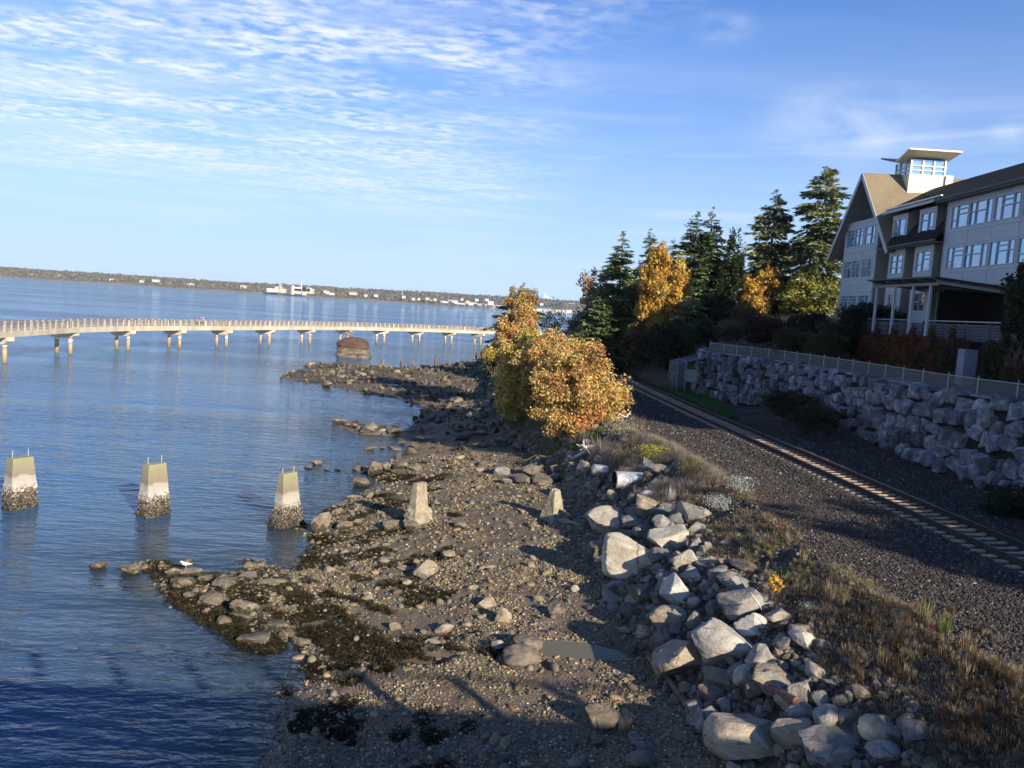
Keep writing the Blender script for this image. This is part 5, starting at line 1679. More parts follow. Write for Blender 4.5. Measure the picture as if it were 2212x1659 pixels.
q = MB(); q.tube([(-0.1, 0, k * .82), (-0.6, 0, k * .80), (-1.5, 0.1, k * .81)], [.09, .08, .05], 6); q.build('arm', M['rust'], scu, True)
q = MB(); q.tube([(0.15, 0, k * .60), (0.9, 0, k * .55), (1.35, 0, k * .70), (1.05, 0, k * .82)], [.12, .12, .08, .05], 6); q.build('leg', M['rust'], scu, True)
q = MB(); q.tube([(0.1, 0, k * .86), (0.8, 0, k * .95), (1.25, 0, k * 1.08)], [.09, .07, .04], 6); q.build('arm', M['rust'], scu, True)
V2, F2 = ico(3)
link('head', np_mesh('head', V2 * 0.24 + np.array([0.05, 0, k * 1.0]), F2, None, True), M['rust'], scu)

gw = MAT('gull_white', (0.82, 0.82, 0.80), rough=0.7); gg = MAT('gull_grey', (0.35, 0.37, 0.40), rough=0.7); gy_ = MAT('gull_beak', (0.75, 0.45, 0.08), rough=0.5)


def gull(loc, rz, label, s_=1.0, flying=False):
    r_ = empty('gull', loc, rz); tag(r_, label, 'gull')
    z = 0.0 if flying else 0.16
    MB().tube([(0, -.26 * s_, z + .05 * s_), (0, -.12 * s_, z + .09 * s_), (0, .02 * s_, z + .12 * s_), (0, .12 * s_, z + .16 * s_), (0, .17 * s_, z + .24 * s_ * (0.6 if flying else 1)), (0, .22 * s_, z + .27 * s_ * (0.6 if flying else 1)), (0, .27 * s_, z + .265 * s_ * (0.6 if flying else 1))],
              [.01 * s_, .055 * s_, .085 * s_, .07 * s_, .04 * s_, .045 * s_, .012 * s_], 10).build('body', gw, r_, True)
    MB().tube([(0, .26 * s_, z + .265 * s_ * (0.6 if flying else 1)), (0, .32 * s_, z + .25 * s_ * (0.6 if flying else 1))], [.012 * s_, .004 * s_], 6).build('beak', gy_, r_)
    for sd_ in (-1, 1):
        if flying:
            q = MB()
            pts_ = [(0.05, 0.06, 0.10), (0.40, 0.12, 0.20), (0.72, 0.0, 0.16)]
            q.prism([(sd_ * .05 * s_, .08 * s_, .10 * s_), (sd_ * .40 * s_, .13 * s_, .20 * s_), (sd_ * .74 * s_, -.02 * s_, .15 * s_), (sd_ * .40 * s_, -.02 * s_, .19 * s_), (sd_ * .05 * s_, -.08 * s_, .09 * s_)], (0, 0, 0.012)); q.build('wing', gw, r_)
        else:
            MB().tube([(sd_ * .055 * s_, .08 * s_, z + .14 * s_), (sd_ * .075 * s_, -.08 * s_, z + .12 * s_), (sd_ * .02 * s_, -.33 * s_, z + .07 * s_)], [.02 * s_, .045 * s_, .006 * s_], 8).build('wing', gg, r_, True)
            MB().tube([(sd_ * .03 * s_, .02 * s_, -0.02), (sd_ * .03 * s_, .0, z + .06 * s_)], .008 * s_, 5).build('leg', gy_, r_)
    return r_


gp = AT(757.5, 736.5, stackp[1] + 2.0)
gull((gp[0] + 0.2, gp[1], gp[2] - 0.75), 1.8, 'gull resting on top of the rock stack', 1.6)
gf = AT(1947, 698, 150.0) if False else AT(1238, 658.5, 150.0)
gull(tuple(gf), 0.5, 'white gull gliding above the far trees with wings spread', 1.35, True)

# ---------------------------------------------------- old concrete trestle piers
m, t, b = newmat('pier_concrete')
co = t.add('ShaderNodeTexCoord').outputs['Object']; sp = t.add('ShaderNodeSeparateXYZ'); t.l.new(co, sp.inputs[0])
n1 = t.noise(co, 1.8, 6, 0.65)
zz_ = t.math('ADD', t.math('MULTIPLY', sp.outputs[2], 0.3333), t.math('MULTIPLY_ADD', n1, 0.22, -0.11))
col = t.ramp(zz_, [(0.0, (0.045, 0.038, 0.028)), (0.10, (0.06, 0.052, 0.04)), (0.30, (0.11, 0.095, 0.075)), (0.38, (0.24, 0.21, 0.17)), (0.46, (0.34, 0.32, 0.285)), (0.62, (0.31, 0.285, 0.24)), (0.66, (0.185, 0.165, 0.12)), (0.82, (0.225, 0.205, 0.15)), (0.86, (0.21, 0.22, 0.105)), (1.0, (0.25, 0.25, 0.17))])
mus = t.add('ShaderNodeTexVoronoi', i_Scale=17.0); t.l.new(co, mus.inputs['Vector'])
mf = t.math('MULTIPLY', t.ramp(zz_, [(0.36, 1.0), (0.5, 0.0)]), 1.0)
mc2 = t.ramp(mus.outputs['Color'], [(0.30, 0.25), (0.62, 1.1), (0.85, 3.4)])
col = t.mix(mf, col, t.mix(1.0, col, mc2, 'MULTIPLY'))
stn = t.noise(t.mapping(co, scale=(5, 5, 0.7)), 1.5, 4, 0.6)
col = t.mix(t.ramp(stn, [(0.5, 0.0), (0.75, 0.4)]), col, (0.14, 0.115, 0.08, 1))
t.l.new(col, b.inputs['Base Color']); b.inputs['Roughness'].default_value = 0.92; b.inputs['Specular IOR Level'].default_value = 0.25
hgt = t.math('ADD', t.math('MULTIPLY', mus.outputs['Distance'], mf), t.math('MULTIPLY', t.noise(co, 14, 5, 0.7), 0.5))
bp = t.add('ShaderNodeBump', i_Strength=0.9, i_Distance=0.05); t.l.new(hgt, bp.inputs['Height']); t.l.new(bp.outputs[0], b.inputs['Normal'])
M['pierc'] = m


def loft_box(nm, secs_, seed, rough=0.05, low=1.2, n=10):
    """secs_: (z, half length e1, half length e2, shift) - square-cornered column lofted through the sections, rougher low down"""
    zs = []
    for (a, b_) in zip(secs_[:-1], secs_[1:]):
        k_ = max(1, int(abs(b_[0] - a[0]) / 0.08))
        for i in range(k_): zs.append([a[j] + (b_[j] - a[j]) * i / k_ for j in range(3)])
    zs.append(list(secs_[-1][:3]))
    ring = []
    for s_ in range(4):
        for i in range(n):
            f_ = i / n
            ring.append([(-1 + 2 * f_, -1), (1, -1 + 2 * f_), (1 - 2 * f_, 1), (-1, 1 - 2 * f_)][s_])
    ring = np.array(ring); V = []
    for (z, a, b_) in zs:
        V.append(np.stack([ring[:, 0] * a, ring[:, 1] * b_, np.full(len(ring), z)], 1))
    V = np.concatenate(V)
    nr = len(ring); amp = rough * np.clip((low - V[:, 2]) / 0.5, 0.12, 1)
    d = fbm(V[:, 0] * 5, V[:, 1] * 5 + seed, V[:, 2] * 5, oct=3, seed=seed) * amp
    V[:, :2] *= (1 + d * 1.6)[:, None]
    F = []
    for k_ in range(len(zs) - 1):
        for j in range(nr):
            F.append((k_ * nr + j, k_ * nr + (j + 1) % nr, (k_ + 1) * nr + (j + 1) % nr, (k_ + 1) * nr + j))
    me = bpy.data.meshes.new(nm)
    F.append(tuple((len(zs) - 1) * nr + j for j in range(nr)))
    me.from_pydata([tuple(v) for v in V], [], F)
    me.polygons.foreach_set('use_smooth', [True] * len(F)); me.update(); me.set_sharp_from_angle(angle=R(50))
    return me


PIER_RZ = math.atan2(1.5, 0.88) - R(90)
rebar = MAT('rebar', (0.45, 0.44, 0.42), rough=0.6, metal=0.3)
pier_specs = [
    (30, 1101, 2.88, 'large old concrete pier at the left edge of the water', 1, 1.15),
    (322, 1118, 2.98, 'tapered concrete pier in open water with two steel rods on top', 1, 1.0),
    (612, 1138, 2.98, 'concrete pier at the waterline with a shell crusted flared foot', 2, 0.92)]
for i, (x, y, h, lab, kind, kx) in enumerate(pier_specs):
    p = G(x, y, 0.0)
    r_ = empty('concrete_pier', (p[0], p[1] + 0.55, 0), PIER_RZ); tag(r_, lab, 'concrete pier', 'old concrete piers in a row')
    if kind == 1:
        secs_ = [(-1.2, 0.46 * kx, 0.82), (0.0, 0.43 * kx, 0.77), (1.2, 0.38 * kx, 0.68), (h, 0.27 * kx, 0.54)]
    else:
        secs_ = [(-1.0, 0.62, 0.95), (0.25, 0.55, 0.86), (0.95, 0.36, 0.68), (h, 0.18, 0.50)]
    link('column', loft_box('column', secs_, 10 + i, 0.14, 1.5), M['pierc'], r_)
    for sy in (-0.42, 0.42):
        MB().tube([(0, sy, h - 0.05), (0.01, sy + 0.01, h + (0.42 if i < 2 else 0.3))], 0.02, 6).build('steel_rod', rebar, r_)
p = hit(900, 1136); _t4 = AT(905, 1042, p[1] + 0.45)[2] - (p[2] - 0.1); _k4 = _t4 / 2.72
r_ = empty('concrete_pier', (p[0], p[1] + 0.45, p[2] - 0.1), PIER_RZ - 0.1); tag(r_, 'slender concrete pier on the shingle with a stepped crusty base', 'concrete pier', 'old concrete piers in a row')
dry = MAT('dry_pier_concrete', (0.17, 0.145, 0.10), (0.27, 0.235, 0.17), 2.2, 0.92, 0.8, 14, c3=(0.34, 0.305, 0.235), spots=(5, 0.60, (0.13, 0.11, 0.07)))
link('column', loft_box('column', [(0.9, 0.28, 0.52), (1.25, 0.25, 0.48), (_t4, 0.14, 0.36)], 31, 0.05, 1.3), dry, r_)
link('footing', loft_box('footing', [(-0.3, 0.52, 0.80), (0.25, 0.48, 0.74), (0.9, 0.36, 0.62), (1.02, 0.28, 0.52)], 32, 0.14, 2.0), dry, r_)
p = hit(1196, 1124); _t5 = AT(1198, 1056, p[1] + 0.3)[2] - (p[2] - 0.05)
r_ = empty('concrete_pier', (p[0], p[1] + 0.3, p[2] - 0.05), PIER_RZ - 0.25); tag(r_, 'short broken topped concrete pier beside the pale riprap', 'concrete pier', 'old concrete piers in a row')
link('column', loft_box('column', [(0.45, 0.33, 0.42), (1.2, 0.24, 0.32), (_t5 - .12, 0.16, 0.24)], 41, 0.10, 3.0), dry, r_)
link('footing', loft_box('footing', [(-0.2, 0.52, 0.6), (0.45, 0.46, 0.52)], 42, 0.06, 3.0), dry, r_)
MB().box(0.45, 2.9, -0.2, 0.12, -0.3, 0.22).build('low_wall', dry, r_)
MB().box(-0.15, -0.04, -0.24, 0.22, _t5 - .2, _t5).build('broken_lip', dry, r_)
MB().box(0.05, 0.14, -0.18, 0.22, _t5 - .2, _t5 - .03).build('broken_lip', dry, r_)

# ---------------------------------------------------- worn timber pilings
for i, (cx, cy, h, w_, lab) in enumerate([(1120, 75, 0.95, .30, 'stub of a timber piling, leftmost in the water off the rocky spit'), (1282, 67, 0.9, .27, 'second stub of timber piling from the rock stack'), (1382, 75, 0.95, .26, 'third stub of timber piling from the rock stack'),
                                       (1458, 100, 0.55, .26, 'lowest timber stub just off the rocky spit'), (1580, 105, 2.7, .24, 'tall weathered timber piling at the edge of the rocky spit'), (1932, 55, 2.6, .22, 'thin pale piling beside the dark shrub on the spit')]):
    p = G((1000 + cx / 2.212) * .5486, (1400 + cy / 2.212) * .5486, 0.1)
    q = MB(); q.tube([(0, 0, -1.2), (0.01, 0, h * 0.5), (0.03, 0.02, h * 0.93), (0.05, 0.0, h)], [w_ * 1.05, w_, w_ * 0.9, w_ * 0.5], 9)
    o = q.build('piling', M['brown_wood'] if i < 4 else M['bark'], None, True, loc=(p[0], p[1], 0)); tag(o, lab, 'piling')

# ---------------------------------------------------- corrugated culvert
pa = AT(1326, 1037, 43.4); pb = AT(1432, 1043, 44.0)
n = 46; prs = []; rds = []
for k in range(n * 2 + 1):
    f = k / (n * 2); prs.append(tuple(pa + (pb - pa) * f * 1.25)); rds.append(0.52 + (0.022 if k % 2 else 0.0))
q = MB().tube(prs, rds, 28, caps=False)
pm = MAT('corrugated_zinc', (0.50, 0.50, 0.49), (0.72, 0.72, 0.70), 3, 0.42, 0.2, metal=0.55)
cv = empty('culvert_pipe', (0, 0, 0)); tag(cv, 'corrugated zinc culvert pipe sticking out of the bank below dry brush', 'pipe')
q.build('pipe', pm, cv, True)
dirv = (pb - pa) / np.linalg.norm(pb - pa)
MB().tube([tuple(pa + dirv * 0.04), tuple(pa + dirv * 2.2)], [0.50, 0.50], 28, caps=False).build('bore', M['dark'], cv)
q = MB().tube([tuple(pa - dirv * 0.0), tuple(pa + dirv * 0.05)], [0.555, 0.555], 28, caps=False); q.build('lip', M['rust'], cv)


# ---------------------------------------------------- logs and driftwood
def stick(nm, pts_, rad_, mat, label, cat, n=8):
    q = MB().tube(pts_, rad_, n); o = q.build(nm, mat, None, True); tag(o, label, cat); return o


def gr(x, y, dz=0.0):
    p = hit(x, y); return (p[0], p[1], p[2] + dz)


a = gr(1119, 1005, .05); b_ = gr(1197, 995, .12)
stick('beach_log', [a, ((a[0] + b_[0]) / 2, (a[1] + b_[1]) / 2, max(a[2], b_[2]) + .03), b_], [.05, .07, .09], M['brown_wood'], 'thin brown log lying on the shingle near the culvert pipe', 'log')
a = gr(1214, 1009, .15); b_ = gr(1276, 984, .5)
stick('driftwood_log', [a, b_], [.09, .16], M['driftwood'], 'grey driftwood log leaning on the rocks beside the dry brush', 'driftwood')
a = gr(1398, 1426, .1); b_ = gr(1500, 1556, .1)
stick('old_timber', [a, ((a[0] + b_[0]) / 2, (a[1] + b_[1]) / 2, (a[2] + b_[2]) / 2 + .12), b_], [.07, .085, .08], M['brown_wood'], 'long brown pole lying at the toe of the riprap by the tide pool', 'pole')
a = gr(1640, 1503, .35); b_ = gr(1716, 1560, .55)
stick('rusty_pipe', [a, b_], [.11, .12], M['rust'], 'rusty pipe wedged between the big boulders at the bottom of the bank', 'pipe')
a = gr(1177 * 1.0 - 0, 1 + 668 * 1.0) if False else None
for (x0, y0, x1, y1, lab) in [(840.7, 835.5, 872, 834.5, 'pale straight log lying on the rocky spit'), (874, 834, 894, 833, 'shorter pale log at the right end of the pale spit log')]:
    p0 = G(x0, y0, .5); p1 = G(x1, y1, .5)
    stick('spit_log', [tuple(p0), tuple(p1)], [.33, .3], M['driftwood'], lab, 'log')
# root wads and bleached branches around the brush
def rootwad(nm, x, y, Y, s_, label, n, seed):
    g_ = np.random.default_rng(seed); c = AT(x, y, Y); q = MB()
    for i in range(n):
        d = g_.normal(size=3); d[2] = abs(d[2]) * .6; d /= np.linalg.norm(d)
        L_ = s_ * g_.uniform(.5, 1.2); bend = g_.normal(size=3) * .25 * s_
        q.tube([tuple(c), tuple(c + d * L_ * .5 + bend * .4), tuple(c + d * L_ + bend)], [s_ * .10, s_ * .06, s_ * .012], 6)
    o = q.build(nm, M['driftwood'], None, True); tag(o, label, 'driftwood'); return o


rootwad('driftwood_root', 1262, 966, 51.5, .95, 'bleached driftwood root poking out below the orange bush', 9, 3)
rootwad('driftwood_root', 1352, 902, 53.5, .8, 'bleached branch end lying on the ballast beside the orange bush', 6, 4)
rootwad('driftwood_root', 1640, 1306, 23.5, .35, 'small pale twiggy branch on the grey boulders', 6, 5)

# ============================================================ boulders
LM = [((1155, 1100), 'by the short concrete pier'), ((1345, 1030), 'near the culvert pipe'), ((1300, 1150), 'at the head of the riprap'), ((1370, 1240), 'below the largest pale boulder'), ((1450, 1190), 'on the upper riprap'),
      ((1560, 1140), 'beside the silvery plants'), ((1480, 1330), 'in the middle of the riprap'), ((1600, 1300), 'under the grassy edge'), ((1560, 1400), 'around the huge whitish boulder'), ((1420, 1470), 'beside the tide pool'),
      ((1740, 1400), 'by the round white stone'), ((1500, 1560), 'above the shaded beach'), ((1650, 1600), 'by the rusty pipe'), ((1800, 1570), 'in the shaded bottom corner of the riprap'), ((1950, 1620), 'under the shaded brush'),
      ((1330, 1600), 'on the shaded shingle'), ((920, 1230), 'on the open shingle'), ((1050, 1320), 'on the middle of the beach'), ((1120, 1410), 'beside the big smooth rock'), ((900, 1150), 'at the foot of the slender pier'), ((760, 1130), 'at the water edge by the slender pier'),
      ((680, 1140), 'beside the flared pier'), ((440, 1260), 'on the near rock spit'), ((540, 1320), 'on the weedy end of the near spit'), ((230, 1228), 'alone in the water off the near spit'), ((700, 1010), 'in the shallows past the flared pier'), ((800, 1000), 'in the rocky cluster at the water edge'),
      ((760, 925), 'on the low rock bar'), ((870, 960), 'at the water edge past the rock bar'), ((1000, 980), 'on the upper shingle'), ((640, 1250), 'between the near spit and the shingle'), ((850, 1330), 'among the dark weed'), ((1100, 1000), 'on the shingle towards the bush'), ((1180, 900), 'in the shade of the orange bush'), ((700, 1490), 'at the lower water edge')]
SIZES = [(1.5, 'huge'), (1.0, 'large'), (0.6, 'medium'), (0.3, 'small'), (0, 'little')]
TONE = dict(pale='pale sandy', white='whitish', tan='tan', grey='grey', brown='brown', barn='barnacle crusted')
labelled = {}
ORD = ['', 'second ', 'third ', 'fourth ', 'fifth ', 'sixth ']
pend = []
RV = {}
for tone in ('pale', 'white', 'tan', 'grey', 'brown', 'barn'):
    RV[tone] = []
    for i in range(6):
        me = rock_mesh('boulder', 500 + hash((tone[0], i)) % 1 + i * 7 + ord(tone[0]) * 3, 4, 11, 0.50, 0.05 if tone != 'barn' else 0.13, 0.0 if tone != 'barn' else 0.15, 26)
        me.materials.append(M[tone]); RV[tone].append(me)
seedn = 900


def boulder(x0, x1, y0, y1, tone, hero=True, rz=None, tilt=None):
    """a stone filling this part of the picture, resting on the ground there"""
    global seedn
    seedn += 1
    g_ = np.random.default_rng(seedn)
    cx, cy = (x0 + x1) / 2, y0 + (y1 - y0) * 0.80
    p = hit(cx, cy)
    dist = float((p - np.array([0, 0, CH])) @ _f)
    k_ = dist * DS / FPX
    w_ = (x1 - x0) * k_; hv = (y1 - y0) * k_
    dep = w_ * g_.uniform(0.75, 1.0)
    ang = math.asin(min(0.9, (CH - p[2]) / np.linalg.norm(p - np.array([0, 0, CH]))))
    H_ = (hv - dep * math.sin(ang) * 0.62) / math.cos(ang)
    H_ = min(max(H_, 0.56 * min(w_, hv)), 1.5 * w_)
    big = max(w_, hv) > 0.85
    if hero and big:
        me = rock_mesh('boulder', seedn, 5 if max(w_, hv) > 1.3 else 4, int(g_.integers(8, 12)), g_.uniform(0.38, 0.54), 0.045 if tone != 'barn' else 0.13, 0.0 if tone != 'barn' else 0.15, 26)
        me.materials.append(M[tone])
    else:
        me = RV[tone][int(g_.integers(6))]
    c = np.array([p[0], p[1] + dep * 0.22, p[2] + H_ * 0.34])
    # match the middle of the picture box along the view
    o = link('boulder', me, None, None, loc=tuple(c), rot=(g_.uniform(-.22, .22), g_.uniform(-.22, .22) if tilt is None else tilt, g_.uniform(-.5, .5) if rz is None else rz), scale=(w_ * 1.15, dep * 1.1, H_ * 1.24))
    pend.append((o, cx, cy, max(w_, hv), tone))
    return o


def C1(x0, x1, y0, y1, t_, **k_): boulder(1206.9 + x0 * .248, 1206.9 + x1 * .248, 932.6 + y0 * .248, 932.6 + y1 * .248, t_, **k_)
def C2(x0, x1, y0, y1, t_, **k_): boulder(1261.8 + x0 * .248, 1261.8 + x1 * .248, 1261.8 + y0 * .248, 1261.8 + y1 * .248, t_, **k_)
def C3(x0, x1, y0, y1, t_, **k_): boulder(1663.4 + x0 * .3387, 1663.4 + x1 * .3387, 1097.2 + y0 * .3387, 1097.2 + y1 * .3387, t_, **k_)
def C4_(x0, x1, y0, y1, t_, **k_): boulder(713.2 + x0 * .2976, 713.2 + x1 * .2976, 932.6 + y0 * .2976, 932.6 + y1 * .2976, t_, **k_)
def C5(x0, x1, y0, y1, t_, **k_): boulder(x0 * .3472, x1 * .3472, 932.6 + y0 * .3472, 932.6 + y1 * .3472, t_, **k_)


for a in [(250, 590, 660, 930, 'pale'), (165, 285, 260, 410, 'pale'), (290, 465, 285, 400, 'white'), (725, 885, 518, 610, 'white'), (690, 885, 575, 780, 'tan'), (870, 1065, 630, 725, 'pale'), (1060, 1345, 640, 800, 'pale'), (560, 760, 735, 830, 'grey'),
          (585, 720, 650, 740, 'grey'), (445, 615, 815, 895, 'brown'), (655, 820, 800, 935, 'grey'), (470, 690, 870, 990, 'brown'), (770, 1150, 840, 1035, 'pale'), (250, 470, 950, 1165, 'brown'), (385, 840, 950, 1300, 'pale'), (790, 985, 1035, 1185, 'grey'),
          (985, 1220, 1040, 1235, 'pale'), (1218, 1405, 1095, 1185, 'pale'), (1085, 1255, 1200, 1335, 'white'), (1300, 1490, 1180, 1350, 'grey'), (1215, 1345, 1300, 1420, 'grey'), (895, 1165, 1270, 1570, 'white'), (625, 880, 1330, 1520, 'brown'),
          (535, 640, 1325, 1445, 'brown'), (735, 840, 1260, 1330, 'tan'), (860, 1030, 1285, 1460, 'grey'), (835, 950, 1195, 1270, 'grey'), (1400, 1700, 1250, 1440, 'grey'), (1440, 1780, 1385, 1659, 'grey'), (1290, 1440, 1490, 1635, 'grey'),
          (1110, 1200, 1405, 1480, 'grey'), (1260, 1350, 1430, 1500, 'grey'), (560, 770, 1525, 1640, 'brown'), (755, 910, 1480, 1580, 'grey'), (1415, 1510, 940, 1000, 'pale'), (1540, 1625, 935, 990, 'grey'), (1265, 1335, 970, 1065, 'pale'),
          (1175, 1235, 980, 1030, 'white'), (1340, 1390, 945, 990, 'grey'), (815, 960, 750, 920, 'grey'), (960, 1100, 715, 850, 'grey'), (1115, 1260, 790, 900, 'grey'), (1520, 1740, 1120, 1220, 'brown'), (1130, 1230, 930, 1090, 'grey'), (1490, 1560, 1200, 1260, 'grey'), (1190, 1270, 1050, 1110, 'grey'), (600, 700, 540, 640, 'grey')]:
    C1(*a)
for a in [(590, 920, 190, 410, 'tan'), (895, 1010, 230, 440, 'grey'), (440, 630, 370, 500, 'tan'), (570, 790, 415, 660, 'brown'), (970, 1460, 350, 750, 'white'), (620, 1025, 495, 900, 'tan'), (1335, 1560, 260, 490, 'white'), (1475, 1595, 520, 750, 'grey'),
          (1820, 2040, 410, 590, 'white'), (1060, 1330, 740, 920, 'brown'), (1310, 1530, 710, 920, 'pale'), (1510, 1905, 770, 960, 'tan'), (1550, 1750, 670, 770, 'grey'), (830, 985, 870, 1010, 'brown'), (965, 1140, 895, 1035, 'grey'), (1720, 1825, 580, 650, 'pale'),
          (1815, 1885, 610, 680, 'tan'), (1780, 2010, 890, 1120, 'pale'), (1750, 1960, 1020, 1230, 'grey'), (1990, 2170, 940, 1110, 'grey'), (1165, 1315, 1000, 1150, 'grey'), (970, 1190, 1065, 1275, 'grey'), (1225, 1375, 1200, 1330, 'brown'), (1115, 1760, 1170, 1590, 'tan'),
          (1690, 2040, 1200, 1490, 'tan'), (1790, 1950, 1440, 1600, 'grey'), (2010, 2212, 1100, 1290, 'grey'), (1940, 2212, 1370, 1500, 'grey'), (1960, 2150, 1480, 1600, 'grey'), (25, 280, 1080, 1300, 'brown'), (300, 445, 1120, 1300, 'brown'), (355, 620, 1450, 1600, 'brown'),
          (440, 600, 1370, 1470, 'grey'), (385, 495, 1300, 1430, 'grey'), (910, 1030, 1040, 1110, 'grey'), (1050, 1145, 1020, 1110, 'grey'), (1370, 1480, 1115, 1170, 'grey'), (1480, 1570, 1100, 1190, 'grey'), (70, 190, 1320, 1420, 'brown'), (300, 400, 380, 440, 'tan')]:
    C2(*a)
for a in [(290, 470, 1280, 1450, 'grey'), (420, 560, 1300, 1430, 'grey'), (400, 490, 1205, 1310, 'grey'), (480, 545, 1180, 1260, 'tan'), (535, 650, 1150, 1250, 'brown'), (230, 650, 1450, 1600, 'grey'), (635, 840, 1500, 1650, 'grey'), (390, 570, 1530, 1655, 'grey'),
          (750, 850, 1400, 1500, 'grey'), (840, 1030, 1370, 1500, 'grey'), (610, 710, 1400, 1460, 'grey'), (920, 1050, 1600, 1659, 'grey'), (800, 940, 650, 730, 'brown'), (340, 440, 1090, 1140, 'grey')]:
    C3(*a)
for a in [(605, 770, 940, 1080, 'tan'), (1195, 1315, 1285, 1410, 'tan'), (1060, 1200, 1205, 1310, 'tan'), (1585, 1700, 1265, 1355, 'brown'), (1170, 1260, 1520, 1600, 'pale'), (760, 890, 1390, 1470, 'tan'), (425, 505, 1390, 1455, 'tan'), (680, 800, 1500, 1565, 'pale'),
          (525, 590, 1075, 1120, 'tan'), (225, 305, 1185, 1245, 'tan'), (800, 905, 860, 925, 'tan'), (480, 575, 975, 1015, 'tan'), (340, 430, 910, 960, 'barn'), (985, 1080, 1110, 1165, 'tan'), (1080, 1170, 1095, 1150, 'brown'), (1745, 1810, 1115, 1185, 'pale'), (2100, 2200, 1105, 1200, 'brown'),
          (2125, 2212, 1265, 1370, 'brown'), (1340, 1425, 990, 1030, 'brown'), (1950, 2000, 1225, 1270, 'tan'), (380, 495, 650, 740, 'barn'), (535, 640, 650, 735, 'barn'), (900, 1000, 655, 720, 'barn'), (30, 155, 650, 720, 'barn'), (160, 240, 635, 690, 'barn'), (0, 90, 560, 630, 'barn'),
          (160, 275, 340, 410, 'barn'), (115, 220, 455, 500, 'barn'), (260, 310, 440, 490, 'tan'), (270, 370, 220, 330, 'barn'), (370, 440, 225, 300, 'barn'), (440, 560, 210, 290, 'barn'), (550, 670, 235, 290, 'barn'), (160, 245, 250, 290, 'barn'), (615, 770, 25, 72, 'tan'), (1050, 1120, 265, 300, 'tan'),
          (1030, 1100, 345, 380, 'barn'), (1600, 1700, 245, 320, 'brown'), (1465, 1600, 310, 395, 'brown'), (905, 970, 170, 200, 'tan'), (475, 545, 70, 95, 'barn'), (240, 330, 105, 140, 'barn'), (355, 395, 110, 130, 'barn'), (410, 530, 115, 135, 'barn'), (1440, 1500, 650, 700, 'brown'), (1520, 1570, 90, 110, 'tan'),
          (1100, 1160, 1450, 1510, 'brown'), (960, 1030, 1380, 1420, 'tan'), (1000, 1060, 1250, 1290, 'tan')]:
    C4_(*a)
for a in [(550, 645, 810, 870, 'barn'), (735, 848, 825, 900, 'barn'), (1110, 1190, 798, 832, 'barn'), (1940, 2000, 178, 215, 'barn'), (1897, 1938, 208, 235, 'barn'), (2010, 2045, 228, 243, 'barn'), (2080, 2120, 225, 240, 'barn'), (1935, 2045, 515, 655, 'barn'), (1025, 1110, 850, 905, 'barn'),
          (1110, 1240, 850, 900, 'tan'), (1200, 1310, 885, 950, 'barn'), (1140, 1200, 1000, 1050, 'barn'), (1225, 1385, 1015, 1090, 'barn'), (1440, 1600, 1040, 1170, 'barn'), (1320, 1460, 900, 980, 'barn'), (1610, 1765, 905, 965, 'tan'), (1660, 1790, 1175, 1250, 'barn'), (1500, 1690, 1240, 1345, 'barn'),
          (1430, 1590, 1120, 1175, 'barn'), (1735, 1785, 1275, 1305, 'barn'), (1800, 1930, 1280, 1350, 'barn'), (2010, 2080, 840, 895, 'tan'), (1050, 1200, 900, 990, 'barn'), (1480, 1600, 890, 930, 'tan'), (1250, 1300, 1100, 1150, 'barn'), (1350, 1430, 1150, 1220, 'barn')]:
    C5(*a)
# mid bar and far spit, from the long-shore view (origin 1000,1400; 2.212)
for (x0, x1, y0, y1, t_) in [(670, 780, 548, 600, 'barn'), (840, 900, 590, 640, 'barn'), (915, 1075, 592, 680, 'barn'), (1080, 1150, 640, 668, 'tan'), (1160, 1290, 630, 700, 'barn'), (780, 850, 590, 630, 'barn'), (1140, 1200, 625, 650, 'barn'), (1310, 1345, 395, 412, 'barn'), (1352, 1378, 430, 446, 'barn'), (1440, 1480, 460, 500, 'barn'), (1238, 1270, 583, 598, 'barn'),
                             (1055, 1110, 600, 615, 'barn'), (470, 530, 62, 90, 'tan'), (570, 615, 62, 78, 'barn'), (1220, 1270, 128, 162, 'tan'), (1090, 1165, 80, 102, 'tan'), (1010, 1090, 82, 102, 'barn'), (1310, 1360, 98, 115, 'tan'), (640, 700, 130, 165, 'tan'), (860, 920, 80, 100, 'barn'), (730, 800, 170, 200, 'tan'), (900, 980, 150, 175, 'tan'), (1030, 1080, 170, 200, 'tan'), (600, 680, 225, 290, 'barn'), (950, 1010, 280, 330, 'barn'),
                             (1700, 1780, 370, 415, 'barn'), (1930, 2000, 455, 495, 'brown'), (1960, 2020, 515, 550, 'brown'), (1840, 1900, 470, 510, 'brown'), (1780, 1840, 60, 110, 'brown'), (1840, 1950, 55, 100, 'tan'), (1950, 2040, 80, 130, 'tan'), (2040, 2120, 110, 160, 'brown'), (1870, 1920, 165, 195, 'tan'), (2130, 2200, 300, 350, 'grey'), (2070, 2140, 330, 380, 'grey'), (2030, 2100, 380, 430, 'brown'), (2100, 2180, 430, 500, 'brown'), (2150, 2212, 520, 600, 'brown'), (2040, 2110, 580, 640, 'brown'), (1830, 1910, 670, 720, 'brown'), (1920, 2040, 650, 710, 'brown')]:
    boulder((1000 + x0 / 2.212) * .5486, (1000 + x1 / 2.212) * .5486, (1400 + y0 / 2.212) * .5486, (1400 + y1 / 2.212) * .5486, t_, hero=False)
